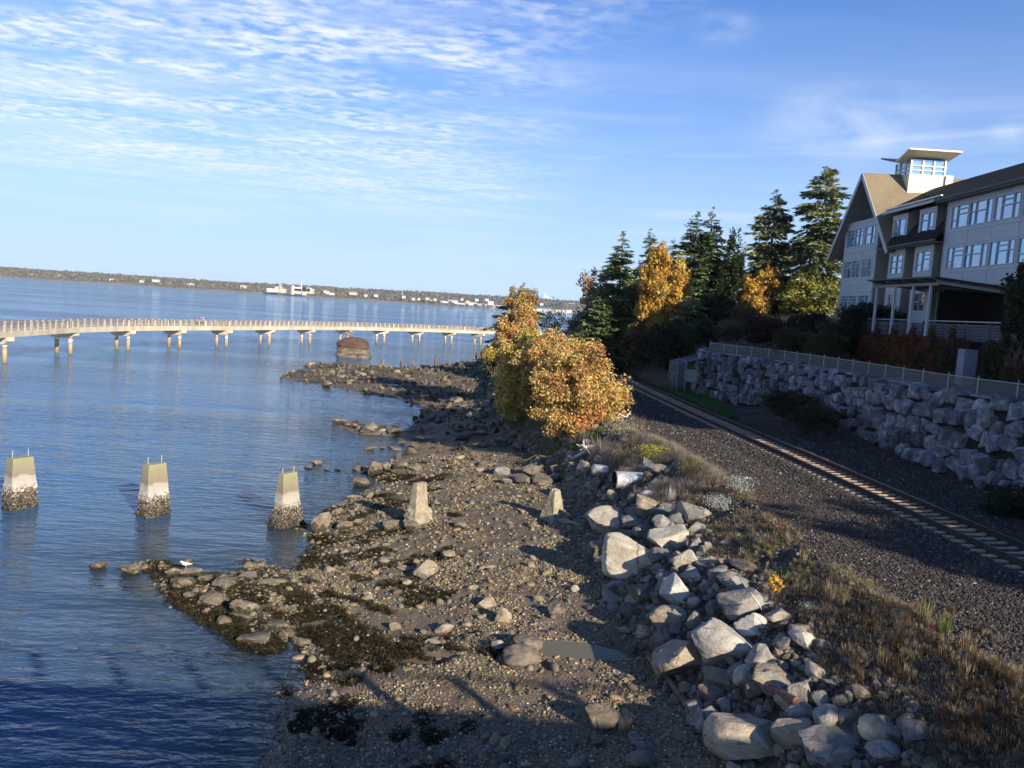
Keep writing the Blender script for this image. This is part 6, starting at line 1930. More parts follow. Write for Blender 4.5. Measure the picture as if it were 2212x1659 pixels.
# the big smooth double rock by the tide pool
for (x0, x1, y0, y1, sd_) in [(1105, 1168, 1368, 1412, 71), (1086, 1162, 1386, 1442, 72)]:
    V, F = ico(5)
    Pn = V * (1 + 0.42 * fbm(V[:, 0] * 1.1 + sd_, V[:, 1] * 1.1, V[:, 2] * 1.1, oct=3, seed=sd_))[:, None]
    p = hit((x0 + x1) / 2, y1 - 8); k_ = float((p - np.array([0, 0, CH])) @ _f) * DS / FPX
    w_ = (x1 - x0) * k_
    o = link('smooth_rock', np_mesh('smooth_rock', Pn * np.array([w_ * .5, w_ * .42, w_ * .34]), F, None, True), MAT('smooth_brown_rock', (0.085, 0.07, 0.055), (0.15, 0.125, 0.10), 1.5, 0.8, 0.3, 9), None, loc=(p[0], p[1] + w_ * .2, p[2] + w_ * .10))
    tag(o, 'upper smooth brown hump of the big double rock by the tide pool' if sd_ == 71 else 'lower smooth brown hump of the big double rock by the tide pool', 'rock')

# labels: every stone told by tone, size, where it lies and its rank there
byl = {}
for rec in pend:
    o, cx, cy, size, tone = rec
    if (cy < 845 and cx > 560 and cx < 1080): lm = 'on the far rocky spit'
    else: lm = min(LM, key=lambda L: (L[0][0] - cx) ** 2 + (L[0][1] - cy) ** 2)[1]
    byl.setdefault((tone, lm), []).append(rec)
n_uni = 0
for (tone, lm), recs in byl.items():
    recs.sort(key=lambda r: -r[3])
    for i, (o, cx, cy, size, tn) in enumerate(recs):
        noun = 'boulder' if size > 0.6 else 'stone'
        rank = '' if len(recs) == 1 else (ORD[i] + 'largest ' if i < 6 else None)
        if rank is not None:
            lab = (rank + TONE[tone] + ' ' + noun + ' ' + lm)
            tag(o, lab, 'boulder', 'boulders and stones along the shore')
        else:
            tag(o, 'smaller ' + TONE[tone] + ' stone ' + lm, 'boulder', 'boulders and stones along the shore')

# stones lying in the shade under the thicket and along the upper shore
g = np.random.default_rng(177)
for i in range(75):
    y = g.uniform(48, 98); toe = np.interp(y, LY, TOE); cre = np.interp(y, LY, CRE)
    x = toe + g.uniform(-4.5, 0.8 * (cre - toe)); s_ = g.uniform(0.55, 1.35)
    if float(shore_d(np.array([x]), np.array([y]))[0]) < 0.5: continue
    z = float(land(np.array([x]), np.array([y]))[0])
    o = link('boulder', RV[['brown', 'grey', 'barn'][i % 3]][i % 6], None, None, loc=(x, y, z + s_ * .15), rot=tuple(g.uniform(-.4, .4, 2)) + (g.uniform(0, 6.28),), scale=(s_ * g.uniform(1, 1.5), s_, s_ * g.uniform(.55, .85)))
    wh = 'below the orange leaves' if y < 62 else ('below the green and yellow bush' if y < 78 else 'on the dark shore before the rocky spit')
    tag(o, ['dark brown', 'grey', 'weedy'][i % 3] + ' boulder in the shade ' + wh, 'boulder', 'shaded boulders ' + wh)

# filler stones between the big ones: things too, down to a size one can still pick out
g = np.random.default_rng(77)
small_meshes = [rock_mesh('riprap_stone', 700 + i, 4, 10, 0.5, 0.05, 0.05, 30) for i in range(8)]
for i, me in enumerate(small_meshes): me.materials.append(M[['grey', 'grey', 'tan', 'brown', 'grey', 'pale', 'brown', 'grey'][i]])
cnt = 0
zones = [((12, 20), 'in the shaded lower end of the riprap'), ((20, 25), 'packed between the big boulders mid bank'), ((25, 33), 'packed between the boulders of the upper bank'), ((33, 46), 'among the rocks at the head of the riprap'), ((46, 62), 'among the shaded rocks below the orange bush')]
while cnt < 170:
    y = g.uniform(14, 62)
    if y > 46 and g.random() < 0.45: continue
    toe = np.interp(y, LY, TOE); cre = np.interp(y, LY, CRE)
    f = g.uniform(-0.05, 0.62 if y < 42 else 0.9)
    x = toe + f * (cre - toe)
    s_ = g.uniform(0.35, 0.85) * (1.15 if y > 40 else 1)
    z = float(land(np.array([x]), np.array([y]))[0])
    o = link('riprap_stone', small_meshes[int(g.integers(8))], None, None, loc=(x, y, z + s_ * .12), rot=tuple(g.uniform(-.6, .6, 2)) + (g.uniform(0, 6.28),), scale=(s_ * g.uniform(.9, 1.5), s_, s_ * g.uniform(.6, .9)))
    zn = next(l for (a, b_), l in zones if a <= y < b_)
    tag(o, 'small angular riprap stone ' + zn, 'riprap stone', 'small riprap stones ' + zn)
    cnt += 1
def stone_kinds(nm, tones, sub=2, ang=30, pl=11):
    out = []
    for i, t_ in enumerate(tones):
        me = rock_mesh(nm, 1500 + i * 3, sub, pl, 0.6, 0.05, 0.1, ang); me.materials.append(t_); out.append(hidden(nm, me, None))
    return out


n = 3400
y = 13 + 52 * g.random(n) ** 1.1; toe = np.interp(y, LY, TOE); cre = np.interp(y, LY, CRE)
f = np.where(y < 42, -0.04 + 0.72 * g.random(n), g.random(n)); x = toe + f * (cre - toe); z = land(x, y)
s_ = g.uniform(.09, .34, n)
o = scatter('riprap_rubble', stone_kinds('rubble', [M['grey'], M['brown'], M['brown'], M['tan'], M['brown'], M['grey']], 2, 18), np.stack([x, y, z + s_ * .1], 1), g.uniform(0, 6.28, (n, 3)), s_[:, None] * g.uniform(.7, 1.2, (n, 3)), g.integers(0, 6, n), 'rubble filling the gaps of the riprap')
# gull on the near spit
gp = hit(401, 1242); gull((gp[0], gp[1], gp[2] + 0.25), 2.2, 'gull standing on the near rock spit', 0.9)

# water left in the hollows
m, t, b = newmat('pool_water'); b.inputs['Base Color'].default_value = (0.12, 0.105, 0.06, 1); b.inputs['Specular IOR Level'].default_value = 0.3; b.inputs['Roughness'].default_value = 0.12; b.inputs['IOR'].default_value = 1.33
for i, P in enumerate(POOLS):
    c, s_ = math.cos(P[4]), math.sin(P[4]); ang = np.linspace(0, 2 * math.pi, 49)[:-1]
    ring = [(P[0] + 1.25 * (P[2] * math.cos(a) * c - P[3] * math.sin(a) * s_), P[1] + 1.25 * (P[2] * math.cos(a) * s_ + P[3] * math.sin(a) * c), P[5]) for a in ang]
    me = bpy.data.meshes.new('pool_water'); me.from_pydata(ring, [], [tuple(range(48))]); o = link('pool_water', me, m); tag(o, kind='structure')

# ============================================================ the footbridge we stand on, and its railing
br = empty('footbridge', (0, -1.3, 11.35)); tag(br, 'concrete footbridge with post railing from which the shore is seen', 'footbridge')
MB().box(-60, 26, -1.6, 1.75, -0.45, 0.0).build('deck', M['conc_grey'], br)
MB().box(-60, 26, -1.6, -1.3, -1.0, -0.45).build('girder', M['conc_grey'], br)
MB().box(-60, 26, 1.4, 1.75, -1.0, -0.45).build('girder', M['conc_grey'], br)
for sy in (-1.5, 1.66):
    MB().box(-60, 26, sy - 0.06, sy + 0.06, 1.02, 1.10).build('handrail', M['galv'], br)
    q = MB()
    bal = MB()
    for k in range(32):
        x = -59.0 + k * 2.7
        link('post', bpy.data.meshes.get('bridge_post') or MB().box(-0.17, 0.17, -0.06, 0.06, 0, 1.02).mesh('bridge_post'), M['galv'], br, loc=(x, sy, 0))
for x in (-52, -34, -17, 2.5):
    MB().box(x - 0.4, x + 0.4, -1.3, 1.4, -14, -1.0).build('bent', M['conc_grey'], br)

# ============================================================ leaves
def leaf_quads(P, N_, size, tint, g_, up=0.25):
    n = len(P)
    nrm = g_.normal(size=(n, 3)) + N_ * 0.9; nrm[:, 2] += up; nrm /= np.linalg.norm(nrm, axis=1)[:, None]
    a = np.cross(nrm, g_.normal(size=(n, 3))); a /= (np.linalg.norm(a, axis=1)[:, None] + 1e-9)
    b_ = np.cross(nrm, a)
    s_ = size * g_.uniform(0.6, 1.25, n)
    a = a * (s_ * 0.5)[:, None]; b_ = b_ * (s_ * 0.5 * g_.uniform(0.7, 1.0, n))[:, None]
    fold = nrm * (s_ * 0.14)[:, None]
    V = np.stack([P - a, P - b_ * 0.9 + fold, P + a, P + b_ * 0.9 + fold], 1).reshape(-1, 3)
    F = np.arange(4 * n).reshape(n, 4)
    T = np.repeat(tint, 4, axis=0)
    return V, F, T


def pick(pal, P, g_, sc_=0.6, jit=0.35, seed=0):
    """leaf colours that drift from one clump to the next"""
    pal = np.array(pal)
    f = fbm(P[:, 0] * sc_, P[:, 1] * sc_, P[:, 2] * sc_, oct=3, seed=seed) * 1.5 + 0.5 + g_.normal(size=len(P)) * jit * 0.5
    f = np.clip(f, 0, 0.999) * (len(pal) - 1)
    i = np.minimum(f.astype(int), len(pal) - 2) if len(pal) > 1 else np.zeros(len(P), int)
    t_ = (f - i)[:, None]
    c = pal[i] * (1 - t_) + pal[np.minimum(i + 1, len(pal) - 1)] * t_
    return c * g_.uniform(0.65, 1.3, len(P))[:, None]


def crown_points(c, r, n, g_, lobes=40, shell=0.2, lobe_r=0.32, flat=1.0):
    c = np.array(c); r = np.array(r, float)
    d = g_.normal(size=(lobes, 3)); d /= np.linalg.norm(d, axis=1)[:, None]
    lc = d * (g_.uniform(0.15, 0.86, lobes) ** 0.7)[:, None]
    lr = lobe_r * 0.85 * g_.uniform(0.5, 1.35, lobes)
    k = g_.integers(0, lobes, n)
    e = g_.normal(size=(n, 3)); e /= np.linalg.norm(e, axis=1)[:, None]
    e[:, 2] = np.where(e[:, 2] < -0.3, e[:, 2] * 0.4, e[:, 2])
    rr = lr[k] * (shell + (1 - shell) * g_.random(n)) ** 0.6
    P = lc[k] + e * rr[:, None]
    P = P + g_.normal(size=P.shape) * 0.035
    return c + P * r, e, c + lc * r


def broadleaf(name, label, cat, box, Y, pal, n, leaf, base=None, group=None, seed=1, lobes=40, depth=0.8, trunk_m='bark', twigs=30, lobe_r=0.32, csc=0.5, jit=0.5, thick=0.12, extra=None, zlow=False):
    """tree or bush whose crown fills the picture box (x0, x1, y0, y1) at distance Y"""
    g_ = np.random.default_rng(seed)
    x0, x1, y0, y1 = box
    a = AT(x0, y1, Y); b_ = AT(x1, y0, Y); c = AT((x0 + x1) / 2, (y0 + y1) / 2, Y)
    rx, rz = abs(b_[0] - a[0]) / 2, abs(b_[2] - a[2]) / 2
    if base is None and zlow: base = (c[0], Y, max(float(land(np.array([c[0]]), np.array([Y]), False)[0]), a[2] - 0.4))
    if base is None: base = (c[0], Y, max(float(land(np.array([c[0]]), np.array([Y]), False)[0]), 0.1) - 0.2)
    r_ = empty(name, base); tag(r_, label, cat, group)
    B0 = np.array(base)
    P, E, LC = crown_points(c, (rx * 1.10, rx * 1.10 * depth, rz * 1.10), n, g_, int(lobes * 1.6), lobe_r=lobe_r)
    if extra:
        for (ex0, ex1, ey0, ey1, fr) in extra:
            ea = AT(ex0, ey1, Y); eb = AT(ex1, ey0, Y); ec = AT((ex0 + ex1) / 2, (ey0 + ey1) / 2, Y)
            P2, E2, L2 = crown_points(ec, (abs(eb[0] - ea[0]) * .52, abs(eb[0] - ea[0]) * .52 * depth, abs(eb[2] - ea[2]) * .52), int(n * fr), g_, max(8, lobes // 3), lobe_r=lobe_r * 1.15)
            P = np.concatenate([P, P2]); E = np.concatenate([E, E2]); LC = np.concatenate([LC, L2])
    gz = land(P[:, 0], P[:, 1], False); keep = P[:, 2] > gz + 0.05; P = P[keep]; E = E[keep]
    V, F, T = leaf_quads(P, E, leaf, pick(pal, P, g_, csc, jit, seed), g_)
    link('crown', np_mesh('crown', V - B0, F, T), M['leaf'], r_)
    q = MB(); fork = B0 + np.array([0, 0, 0.25 * (c[2] - B0[2])])
    ns = 3 if rz < 4 else 1
    if ns == 1:
        q.tube([(0, 0, -0.3), tuple((fork - B0)), tuple((c - B0) * np.array([.8, .8, 0.95]))], [thick * 1.3, thick, thick * .5], 8)
    for i, l_ in enumerate(LC[:twigs]):
        s0 = fork + (np.array([c[0], c[1], c[2]]) - fork) * g_.uniform(0.0, 0.6) if ns == 1 else B0 + g_.normal(size=3) * np.array([.3, .3, 0])
        m_ = (s0 + l_) / 2 + g_.normal(size=3) * 0.08 * rx
        q.tube([tuple(s0 - B0), tuple(m_ - B0), tuple(l_ - B0)], [thick * .5, thick * .3, thick * .1], 5, caps=False)
    q.build('branches' if ns != 1 else 'trunk', M[trunk_m], r_)
    return r_


def conifer(name, label, top, basey, Y, hw, seed, pal, tip=None, Rm=None, lean=0.0, density=1.0, start=0.12, droop=0.25, skirt=1.0, group='tall conifers behind the track', ragged=0.35, base_z=None, power=0.85, fine=1.0):
    """fir or spruce: picture position of the tip, half width in picture units at the widest"""
    g_ = np.random.default_rng(seed)
    T_ = AT(top[0], top[1], Y) if tip is None else np.array(tip, float); Y = T_[1]
    # the whole picture leans: the foot is straight below the tip
    zb = float(land(np.array([T_[0]]), np.array([Y]), False)[0]) if base_z is None else base_z
    H_ = T_[2] - zb; Rm = hw * 1.32 * DS * Y / FPX if Rm is None else Rm
    r_ = empty(name, (T_[0], Y, zb)); tag(r_, label, 'conifer', group)
    MB().tube([(0, 0, -0.5), (0.05, 0, H_ * .5), (0, 0, H_ * 0.99)], [0.018 * H_ + .05, 0.011 * H_, 0.01], 8, False).build('trunk', M['bark'], r_)
    nb = int(H_ * 13 * density)
    u = np.sort(g_.random(nb) ** 0.85)            # 0 top .. 1 bottom
    u = u * (1 - start)
    A = g_.uniform(0, 2 * math.pi, nb)
    Lb = Rm * (u / (1 - start)) ** power * (1 + ragged * (g_.random(nb) - 0.55)) * (1 + 0.18 * np.sin(A * 2 + seed))
    Lb = np.maximum(Lb, 0.16)
    zb_ = H_ * (1 - u)
    per = np.maximum(5, (Lb * 22 * fine)).astype(int)
    idx = np.repeat(np.arange(nb), per)
    n = len(idx)
    f = g_.random(n) ** 0.7                        # position along branch
    L_ = Lb[idx]; a_ = A[idx]
    rise = 0.30 * (1 - u[idx]) - 0.05
    side = g_.normal(size=n) * 0.17 * L_ * (1.15 - f) ** 0.7
    rr = L_ * f
    zz = zb_[idx] + rise * rr - droop * rr * f * (0.6 + u[idx]) + 0.10 * np.maximum(f - 0.7, 0) * L_ - np.abs(side) * 0.3 + g_.normal(size=n) * 0.06
    P = np.stack([np.cos(a_) * rr - np.sin(a_) * side, np.sin(a_) * rr + np.cos(a_) * side, zz], 1)
    # sprays: narrow pointed blades, pointing outwards and hanging a little
    out = np.stack([np.cos(a_), np.sin(a_), np.zeros(n)], 1); tan = np.stack([-np.sin(a_), np.cos(a_), np.zeros(n)], 1)
    dr = out * g_.uniform(0.3, 1.0, n)[:, None] + tan * (np.sign(side) * g_.uniform(0.2, 1.0, n))[:, None]; dr[:, 2] = -g_.uniform(0.0, 0.55, n) + 0.1
    dr /= np.linalg.norm(dr, axis=1)[:, None]
    ln = g_.uniform(0.38, 0.90, n) * np.clip(L_ * 0.5, 0.45, 1.15) * 0.95
    wd = np.cross(dr, g_.normal(size=(n, 3)) * 0.35 + np.array([0, 0, 1.0])); wd /= (np.linalg.norm(wd, axis=1)[:, None] + 1e-9)
    wdt = (ln * g_.uniform(0.26, 0.46, n))[:, None]
    V = np.stack([P - dr * 0.12, P + dr * (ln * 0.4)[:, None] + wd * wdt * 0.55, P + dr * ln[:, None], P + dr * (ln * 0.4)[:, None] - wd * wdt * 0.55 - np.array([0, 0, 0.04])], 1).reshape(-1, 3)
    tint = pick(pal, P + np.array([seed, 0, 0]), g_, 0.5, 0.5, seed) * 1.75
    F = np.arange(4 * n).reshape(n, 4)
    link('crown', np_mesh('crown', V, F, np.repeat(tint, 4, 0)), M['needle'], r_)
    q = MB()
    for i in range(0, nb, 3):
        e = np.array([math.cos(A[i]) * Lb[i] * .9, math.sin(A[i]) * Lb[i] * .9, zb_[i] + (0.30 * (1 - u[i]) - .05) * Lb[i] * .9 - droop * Lb[i] * .8 * (0.6 + u[i])])
        q.tube([(0, 0, zb_[i]), tuple(e * np.array([.5, .5, 1]) * 1.0 if False else (e[0] * .5, e[1] * .5, (zb_[i] + e[2]) / 2 + 0.05 * Lb[i])), tuple(e)], [0.02 + 0.012 * Lb[i], 0.02 + 0.006 * Lb[i], 0.008], 4, False)
    q.build('branches', M['bark'], r_)
    return r_


FIR = [(0.025, 0.040, 0.018), (0.052, 0.075, 0.028), (0.09, 0.115, 0.04), (0.14, 0.155, 0.055)]
FIRB = [(0.024, 0.040, 0.020), (0.05, 0.075, 0.032), (0.09, 0.12, 0.05)]
FIRC = [(0.035, 0.050, 0.022), (0.075, 0.095, 0.038), (0.13, 0.15, 0.06), (0.19, 0.19, 0.075)]
G7 = 'tall conifers behind the track'
conifer('fir_tree', 'tallest fir, open and ragged, right beside the gable of the inn', (1790, 353), 690, 113, 78, 11, FIRC, density=0.85, ragged=0.85, droop=0.32, power=0.62, start=0.08)
conifer('fir_tree', 'broad pointed fir, second to the left of the inn gable', (1678, 408), 690, 118, 74, 12, FIRC, density=0.95, ragged=0.7, droop=0.25, power=0.75)
conifer('fir_tree', 'dark fir with the higher of the two joined tips', (1540, 447), 690, 117, 58, 13, FIRB, density=1.1, ragged=0.5, power=0.8)
conifer('fir_tree', 'dark fir with the left tip of the joined pair', (1508, 455), 690, 114, 66, 14, FIRB, density=1.1, ragged=0.5, power=0.8)
conifer('fir_tree', 'shorter dark fir behind the top of the golden maple', (1456, 513), 690, 113, 50, 15, FIRB, density=1.1, ragged=0.5)
conifer('fir_tree', 'pointed fir with a slim tip between the golden maple and the leftmost fir', (1406, 492), 700, 119, 56, 16, FIR, ragged=0.4)
conifer('fir_tree', 'full green fir at the left end of the grove by the track', (1347, 498), 770, 109, 74, 17, FIR, density=1.15, ragged=0.5, start=0.02, power=0.8)
conifer('fir_tree', 'low dark fir at the bend of the track under the bare tree', (1298, 640), 780, 104, 60, 18, FIRB, density=1.6, ragged=0.3, start=0.0, power=0.5)
conifer('fir_tree', 'low green fir branches right of the golden maple', (1492, 640), 700, 96, 48, 19, FIRC, density=1.3, ragged=0.5, start=0.1, power=0.5)
conifer('fir_tree', 'thin dark fir wrapped in orange leaves before the far marina', (1130, 609), 720, 92, 56, 20, FIRB, density=1.0, ragged=0.9, power=0.7)

GOLD = [(0.24, 0.13, 0.03), (0.46, 0.26, 0.045), (0.62, 0.40, 0.075), (0.58, 0.44, 0.12)]
ORNG = [(0.30, 0.19, 0.08), (0.62, 0.33, 0.11), (0.70, 0.46, 0.18), (0.62, 0.50, 0.18), (0.36, 0.37, 0.11), (0.56, 0.38, 0.14), (0.60, 0.30, 0.11)]
GREENY = [(0.08, 0.12, 0.03), (0.18, 0.20, 0.04), (0.42, 0.39, 0.08), (0.64, 0.49, 0.11), (0.62, 0.36, 0.09)]
OLIVE = [(0.06, 0.07, 0.02), (0.17, 0.18, 0.035), (0.30, 0.29, 0.05), (0.40, 0.35, 0.06)]
PINK = [(0.16, 0.10, 0.07), (0.30, 0.20, 0.14), (0.42, 0.28, 0.18), (0.46, 0.30, 0.13)]
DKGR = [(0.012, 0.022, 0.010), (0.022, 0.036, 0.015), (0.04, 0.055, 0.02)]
BRNY = [(0.06, 0.04, 0.02), (0.12, 0.075, 0.03), (0.20, 0.12, 0.04), (0.10, 0.10, 0.03)]
PURP = [(0.035, 0.014, 0.018), (0.06, 0.022, 0.024), (0.09, 0.035, 0.028), (0.03, 0.035, 0.015)]

broadleaf('maple_tree', 'golden orange maple in full colour in the middle of the fir grove', 'maple tree', (1374, 1496, 541, 712), 100, GOLD, 28000, 0.33, seed=21, lobes=60, lobe_r=0.30, extra=[(1342, 1440, 640, 775, 0.5)])
broadleaf('maple_tree', 'lower golden maple left of the yellow green tree by the inn', 'maple tree', (1600, 1698, 572, 715), 112, GOLD, 17000, 0.36, seed=22, lobes=36, lobe_r=0.26, extra=[(1575, 1650, 620, 712, 0.4)])
broadleaf('yellow_green_tree', 'yellow green leafy tree beside the left side of the inn', 'tree', (1680, 1812, 592, 712), 110, OLIVE, 15000, 0.34, seed=23, lobes=50, jit=0.7)
broadleaf('evergreen_tree', 'round topped dark leafy evergreen in the middle of the grove', 'tree', (1536, 1614, 512, 700), 112, DKGR, 12000, 0.34, seed=24, lobes=50)
broadleaf('evergreen_tree', 'dark leafy tree in the gap behind the lower golden maple', 'tree', (1590, 1700, 560, 720), 118, [(0.02, 0.03, 0.014), (0.05, 0.05, 0.02), (0.10, 0.07, 0.03)], 8000, 0.36, seed=25, lobes=40)
broadleaf('bare_tree', 'half bare pinkish brown tree at the left end of the grove', 'tree', (1236, 1322, 585, 715), 128, PINK, 4200, 0.40, seed=26, lobes=34, trunk_m='pale_bark', twigs=34, thick=0.22)
broadleaf('small_tree', 'thin leafed young tree standing before the far marina', 'tree', (1163, 1226, 652, 745), 118, [(0.22, 0.19, 0.06), (0.36, 0.28, 0.10), (0.30, 0.25, 0.13)], 900, 0.30, seed=27, lobes=30, trunk_m='pale_bark', twigs=30, thick=0.13)
broadleaf('brown_bush', 'brown bare bush on the bank at the bend of the track', 'bush', (1215, 1290, 680, 730), 124, [(0.14, 0.10, 0.07), (0.24, 0.18, 0.12)], 2200, 0.30, seed=28, lobes=30, trunk_m='pale_bark', twigs=30)
# bushes of the bank between beach and track
broadleaf('maple_tree', 'orange leafed young maple with pale stems over the near bushes', 'maple tree', (1062, 1166, 660, 800), 78, ORNG, 13000, 0.24, seed=31, lobes=38, trunk_m='pale_bark', twigs=36, thick=0.16, lobe_r=0.27)
broadleaf('maple_tree', 'tall orange tree tangled in the thin dark fir', 'maple tree', (1088, 1170, 616, 712), 89, [(0.30, 0.18, 0.05), (0.44, 0.28, 0.08), (0.40, 0.32, 0.12)], 5000, 0.26, seed=32, lobes=26, trunk_m='pale_bark', twigs=24)
broadleaf('maple_bush', 'green and yellow maple bush in the left half of the big thicket', 'bush', (1040, 1236, 718, 905), 70, [(0.22, 0.24, 0.05), (0.42, 0.39, 0.08), (0.60, 0.40, 0.10), (0.64, 0.49, 0.13), (0.62, 0.34, 0.10), (0.36, 0.38, 0.09)], 30000, 0.23, seed=33, lobes=80, depth=0.7, lobe_r=0.24, zlow=True)
broadleaf('maple_bush', 'orange maple bush filling the middle of the thicket', 'bush', (1105, 1262, 722, 850), 66.5, ORNG, 20000, 0.22, seed=38, lobes=60, depth=0.7, lobe_r=0.25, zlow=True)
broadleaf('maple_bush', 'yellow green maple bush at the back of the big thicket', 'bush', (1150, 1290, 738, 885), 63, ORNG[1:], 20000, 0.21, seed=34, lobes=60, depth=0.7, lobe_r=0.25, zlow=True)
broadleaf('maple_bush', 'big orange maple bush with the brightest leaves beside the track', 'bush', (1140, 1360, 750, 955), 57, ORNG, 44000, 0.19, seed=35, lobes=130, depth=0.62, lobe_r=0.23, trunk_m='bark', twigs=30, zlow=True)
broadleaf('maple_sapling', 'tiny orange leafed maple sapling on the grassy bank', 'sapling', (1658, 1696, 1240, 1285), 24.5, GOLD[1:], 220, 0.12, seed=36, lobes=14, thick=0.02)
broadleaf('dark_shrub', 'dark twiggy shrub on the point at the left foot of the orange thicket', 'shrub', (1036, 1100, 738, 805), 88, [(0.05, 0.04, 0.03), (0.09, 0.07, 0.04), (0.06, 0.07, 0.03)], 4500, 0.26, seed=37, lobes=30, zlow=True)
# undergrowth between the track and the inn
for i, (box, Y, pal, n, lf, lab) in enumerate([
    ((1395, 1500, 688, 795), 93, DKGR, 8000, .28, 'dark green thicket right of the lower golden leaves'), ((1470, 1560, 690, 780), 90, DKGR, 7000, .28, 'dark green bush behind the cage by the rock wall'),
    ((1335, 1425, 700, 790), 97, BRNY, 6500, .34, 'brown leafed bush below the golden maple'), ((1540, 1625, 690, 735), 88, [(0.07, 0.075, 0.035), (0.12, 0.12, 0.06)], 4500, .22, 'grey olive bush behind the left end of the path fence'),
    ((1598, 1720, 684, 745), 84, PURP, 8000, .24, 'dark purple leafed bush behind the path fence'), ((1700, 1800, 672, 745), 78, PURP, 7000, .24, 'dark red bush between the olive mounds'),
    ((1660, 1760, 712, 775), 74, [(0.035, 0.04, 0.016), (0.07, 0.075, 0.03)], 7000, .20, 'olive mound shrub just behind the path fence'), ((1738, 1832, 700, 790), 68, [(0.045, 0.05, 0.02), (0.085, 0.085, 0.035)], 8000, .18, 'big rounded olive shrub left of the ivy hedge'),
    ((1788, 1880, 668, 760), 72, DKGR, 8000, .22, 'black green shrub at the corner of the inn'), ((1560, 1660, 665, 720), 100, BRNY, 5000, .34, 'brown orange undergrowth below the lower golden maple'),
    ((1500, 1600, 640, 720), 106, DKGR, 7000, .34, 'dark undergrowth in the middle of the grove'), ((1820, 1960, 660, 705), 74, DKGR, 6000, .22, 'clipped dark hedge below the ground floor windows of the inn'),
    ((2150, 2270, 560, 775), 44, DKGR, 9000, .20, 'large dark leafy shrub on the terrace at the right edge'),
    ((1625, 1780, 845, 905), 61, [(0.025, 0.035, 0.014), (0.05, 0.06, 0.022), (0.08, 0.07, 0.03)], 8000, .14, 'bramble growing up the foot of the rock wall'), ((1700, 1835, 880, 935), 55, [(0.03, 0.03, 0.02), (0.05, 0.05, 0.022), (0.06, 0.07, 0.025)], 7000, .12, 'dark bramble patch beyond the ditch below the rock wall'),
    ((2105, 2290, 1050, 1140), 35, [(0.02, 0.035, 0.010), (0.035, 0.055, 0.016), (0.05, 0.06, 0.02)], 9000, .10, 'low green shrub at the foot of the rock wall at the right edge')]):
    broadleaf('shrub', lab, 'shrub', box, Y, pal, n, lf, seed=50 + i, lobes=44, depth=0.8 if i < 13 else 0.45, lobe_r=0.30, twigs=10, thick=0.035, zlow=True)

# ivy hedge below the terrace
g = np.random.default_rng(91)


def hedge(name, label, y0, y1, n, seed, pal):
    g_ = np.random.default_rng(seed)
    r_ = empty(name, (31.6, (y0 + y1) / 2, 9.8)); tag(r_, label, 'hedge', 'ivy covered hedge below the terrace')
    y = g_.uniform(y0, y1, n); top = 12.75 + 0.25 * fbm(y * 0.8, y * 0, seed=seed)
    # narrow columns of creeper climb the fence posts
    col_ = np.clip(1 - np.abs(((y - 73.0 + 1.15) % 2.9) - 1.45) / 0.45, 0, 1) * g_.uniform(0.9, 1.5)
    z = 9.7 + (top + 1.15 * col_ - 9.7) * g_.random(n) ** 0.8
    x = 31.75 - 0.45 * g_.random(n) + 0.12 * fbm(y * 1.1, z * 1.1, seed=seed + 1) * 2 - 0.35 * np.clip((11.0 - z) / 1.5, 0, 1)
    P = np.stack([x, y, z], 1); N_ = np.tile([-1.0, 0, 0.2], (n, 1))
    V, F, T = leaf_quads(P, N_, 0.16, pick(pal, P, g_, 0.45, 0.5, seed), g_)
    link('foliage', np_mesh('foliage', V - np.array([31.6, (y0 + y1) / 2, 9.8]), F, T), M['leaf'], r_)
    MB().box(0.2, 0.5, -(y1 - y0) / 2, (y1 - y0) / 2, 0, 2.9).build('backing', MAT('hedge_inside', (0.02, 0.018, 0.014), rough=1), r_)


RED = [(0.035, 0.045, 0.015), (0.07, 0.055, 0.02), (0.15, 0.035, 0.02), (0.22, 0.045, 0.025), (0.12, 0.09, 0.02)]
GRN = [(0.02, 0.03, 0.012), (0.045, 0.055, 0.018), (0.09, 0.085, 0.025), (0.10, 0.04, 0.02)]
_py = pr.location.y
hedge('ivy_hedge', 'creeper hedge with deep red leaves left of the pale blue pier', _py + 0.9, 73.5, 26000, 61, RED)
hedge('ivy_hedge', 'dark green creeper hedge right of the pale blue pier', 27, _py - 0.8, 26000, 62, GRN)

# ============================================================ unseen firs and annex block added behind the viewer, sized to throw the long shade
annex = empty('shade_annex', (41, -9, 13.4)); tag(annex, 'unseen flat roofed block added behind the viewer to throw shade', 'building')
MB().box(-6, 6, -33, 33, -1, 2.2).build('wall', M['bldg2'], annex)  # height set by where its shadow edge falls beside the track
MB().box(-6.3, 6.3, -33.3, 33.3, 2.21, 2.4).build('roof', M['shingle_dark'], annex)
for i, (x, y, z, r_, lab) in enumerate([(35.5, 1.5, 21.0, 3.9, 'unseen fir added for shade behind the viewer by the annex'), (35.0, 7.5, 18.4, 3.8, 'unseen short fir added for shade behind the viewer'), (33.5, -13.5, 19.6, 4.6, 'unseen fir added for shade behind the viewer south of the bridge'), (31.5, -20.5, 19.4, 4.2, 'second unseen fir added for shade behind the viewer south of the bridge'),
                                        (34.5, -27, 22.3, 5.0, 'unseen tall fir added for shade behind the viewer'), (27.5, -16.5, 17.4, 3.6, 'unseen young fir added for shade behind the viewer')]):
    conifer('fir_tree', lab, None, 0, y, 0, 80 + i, FIRB, tip=(x, y, z), Rm=r_, density=0.9, ragged=0.5, start=0.0, power=0.5, group='unseen conifers added for shade behind the viewer', base_z=10.0)

# ============================================================ ground cover
g = np.random.default_rng(5)


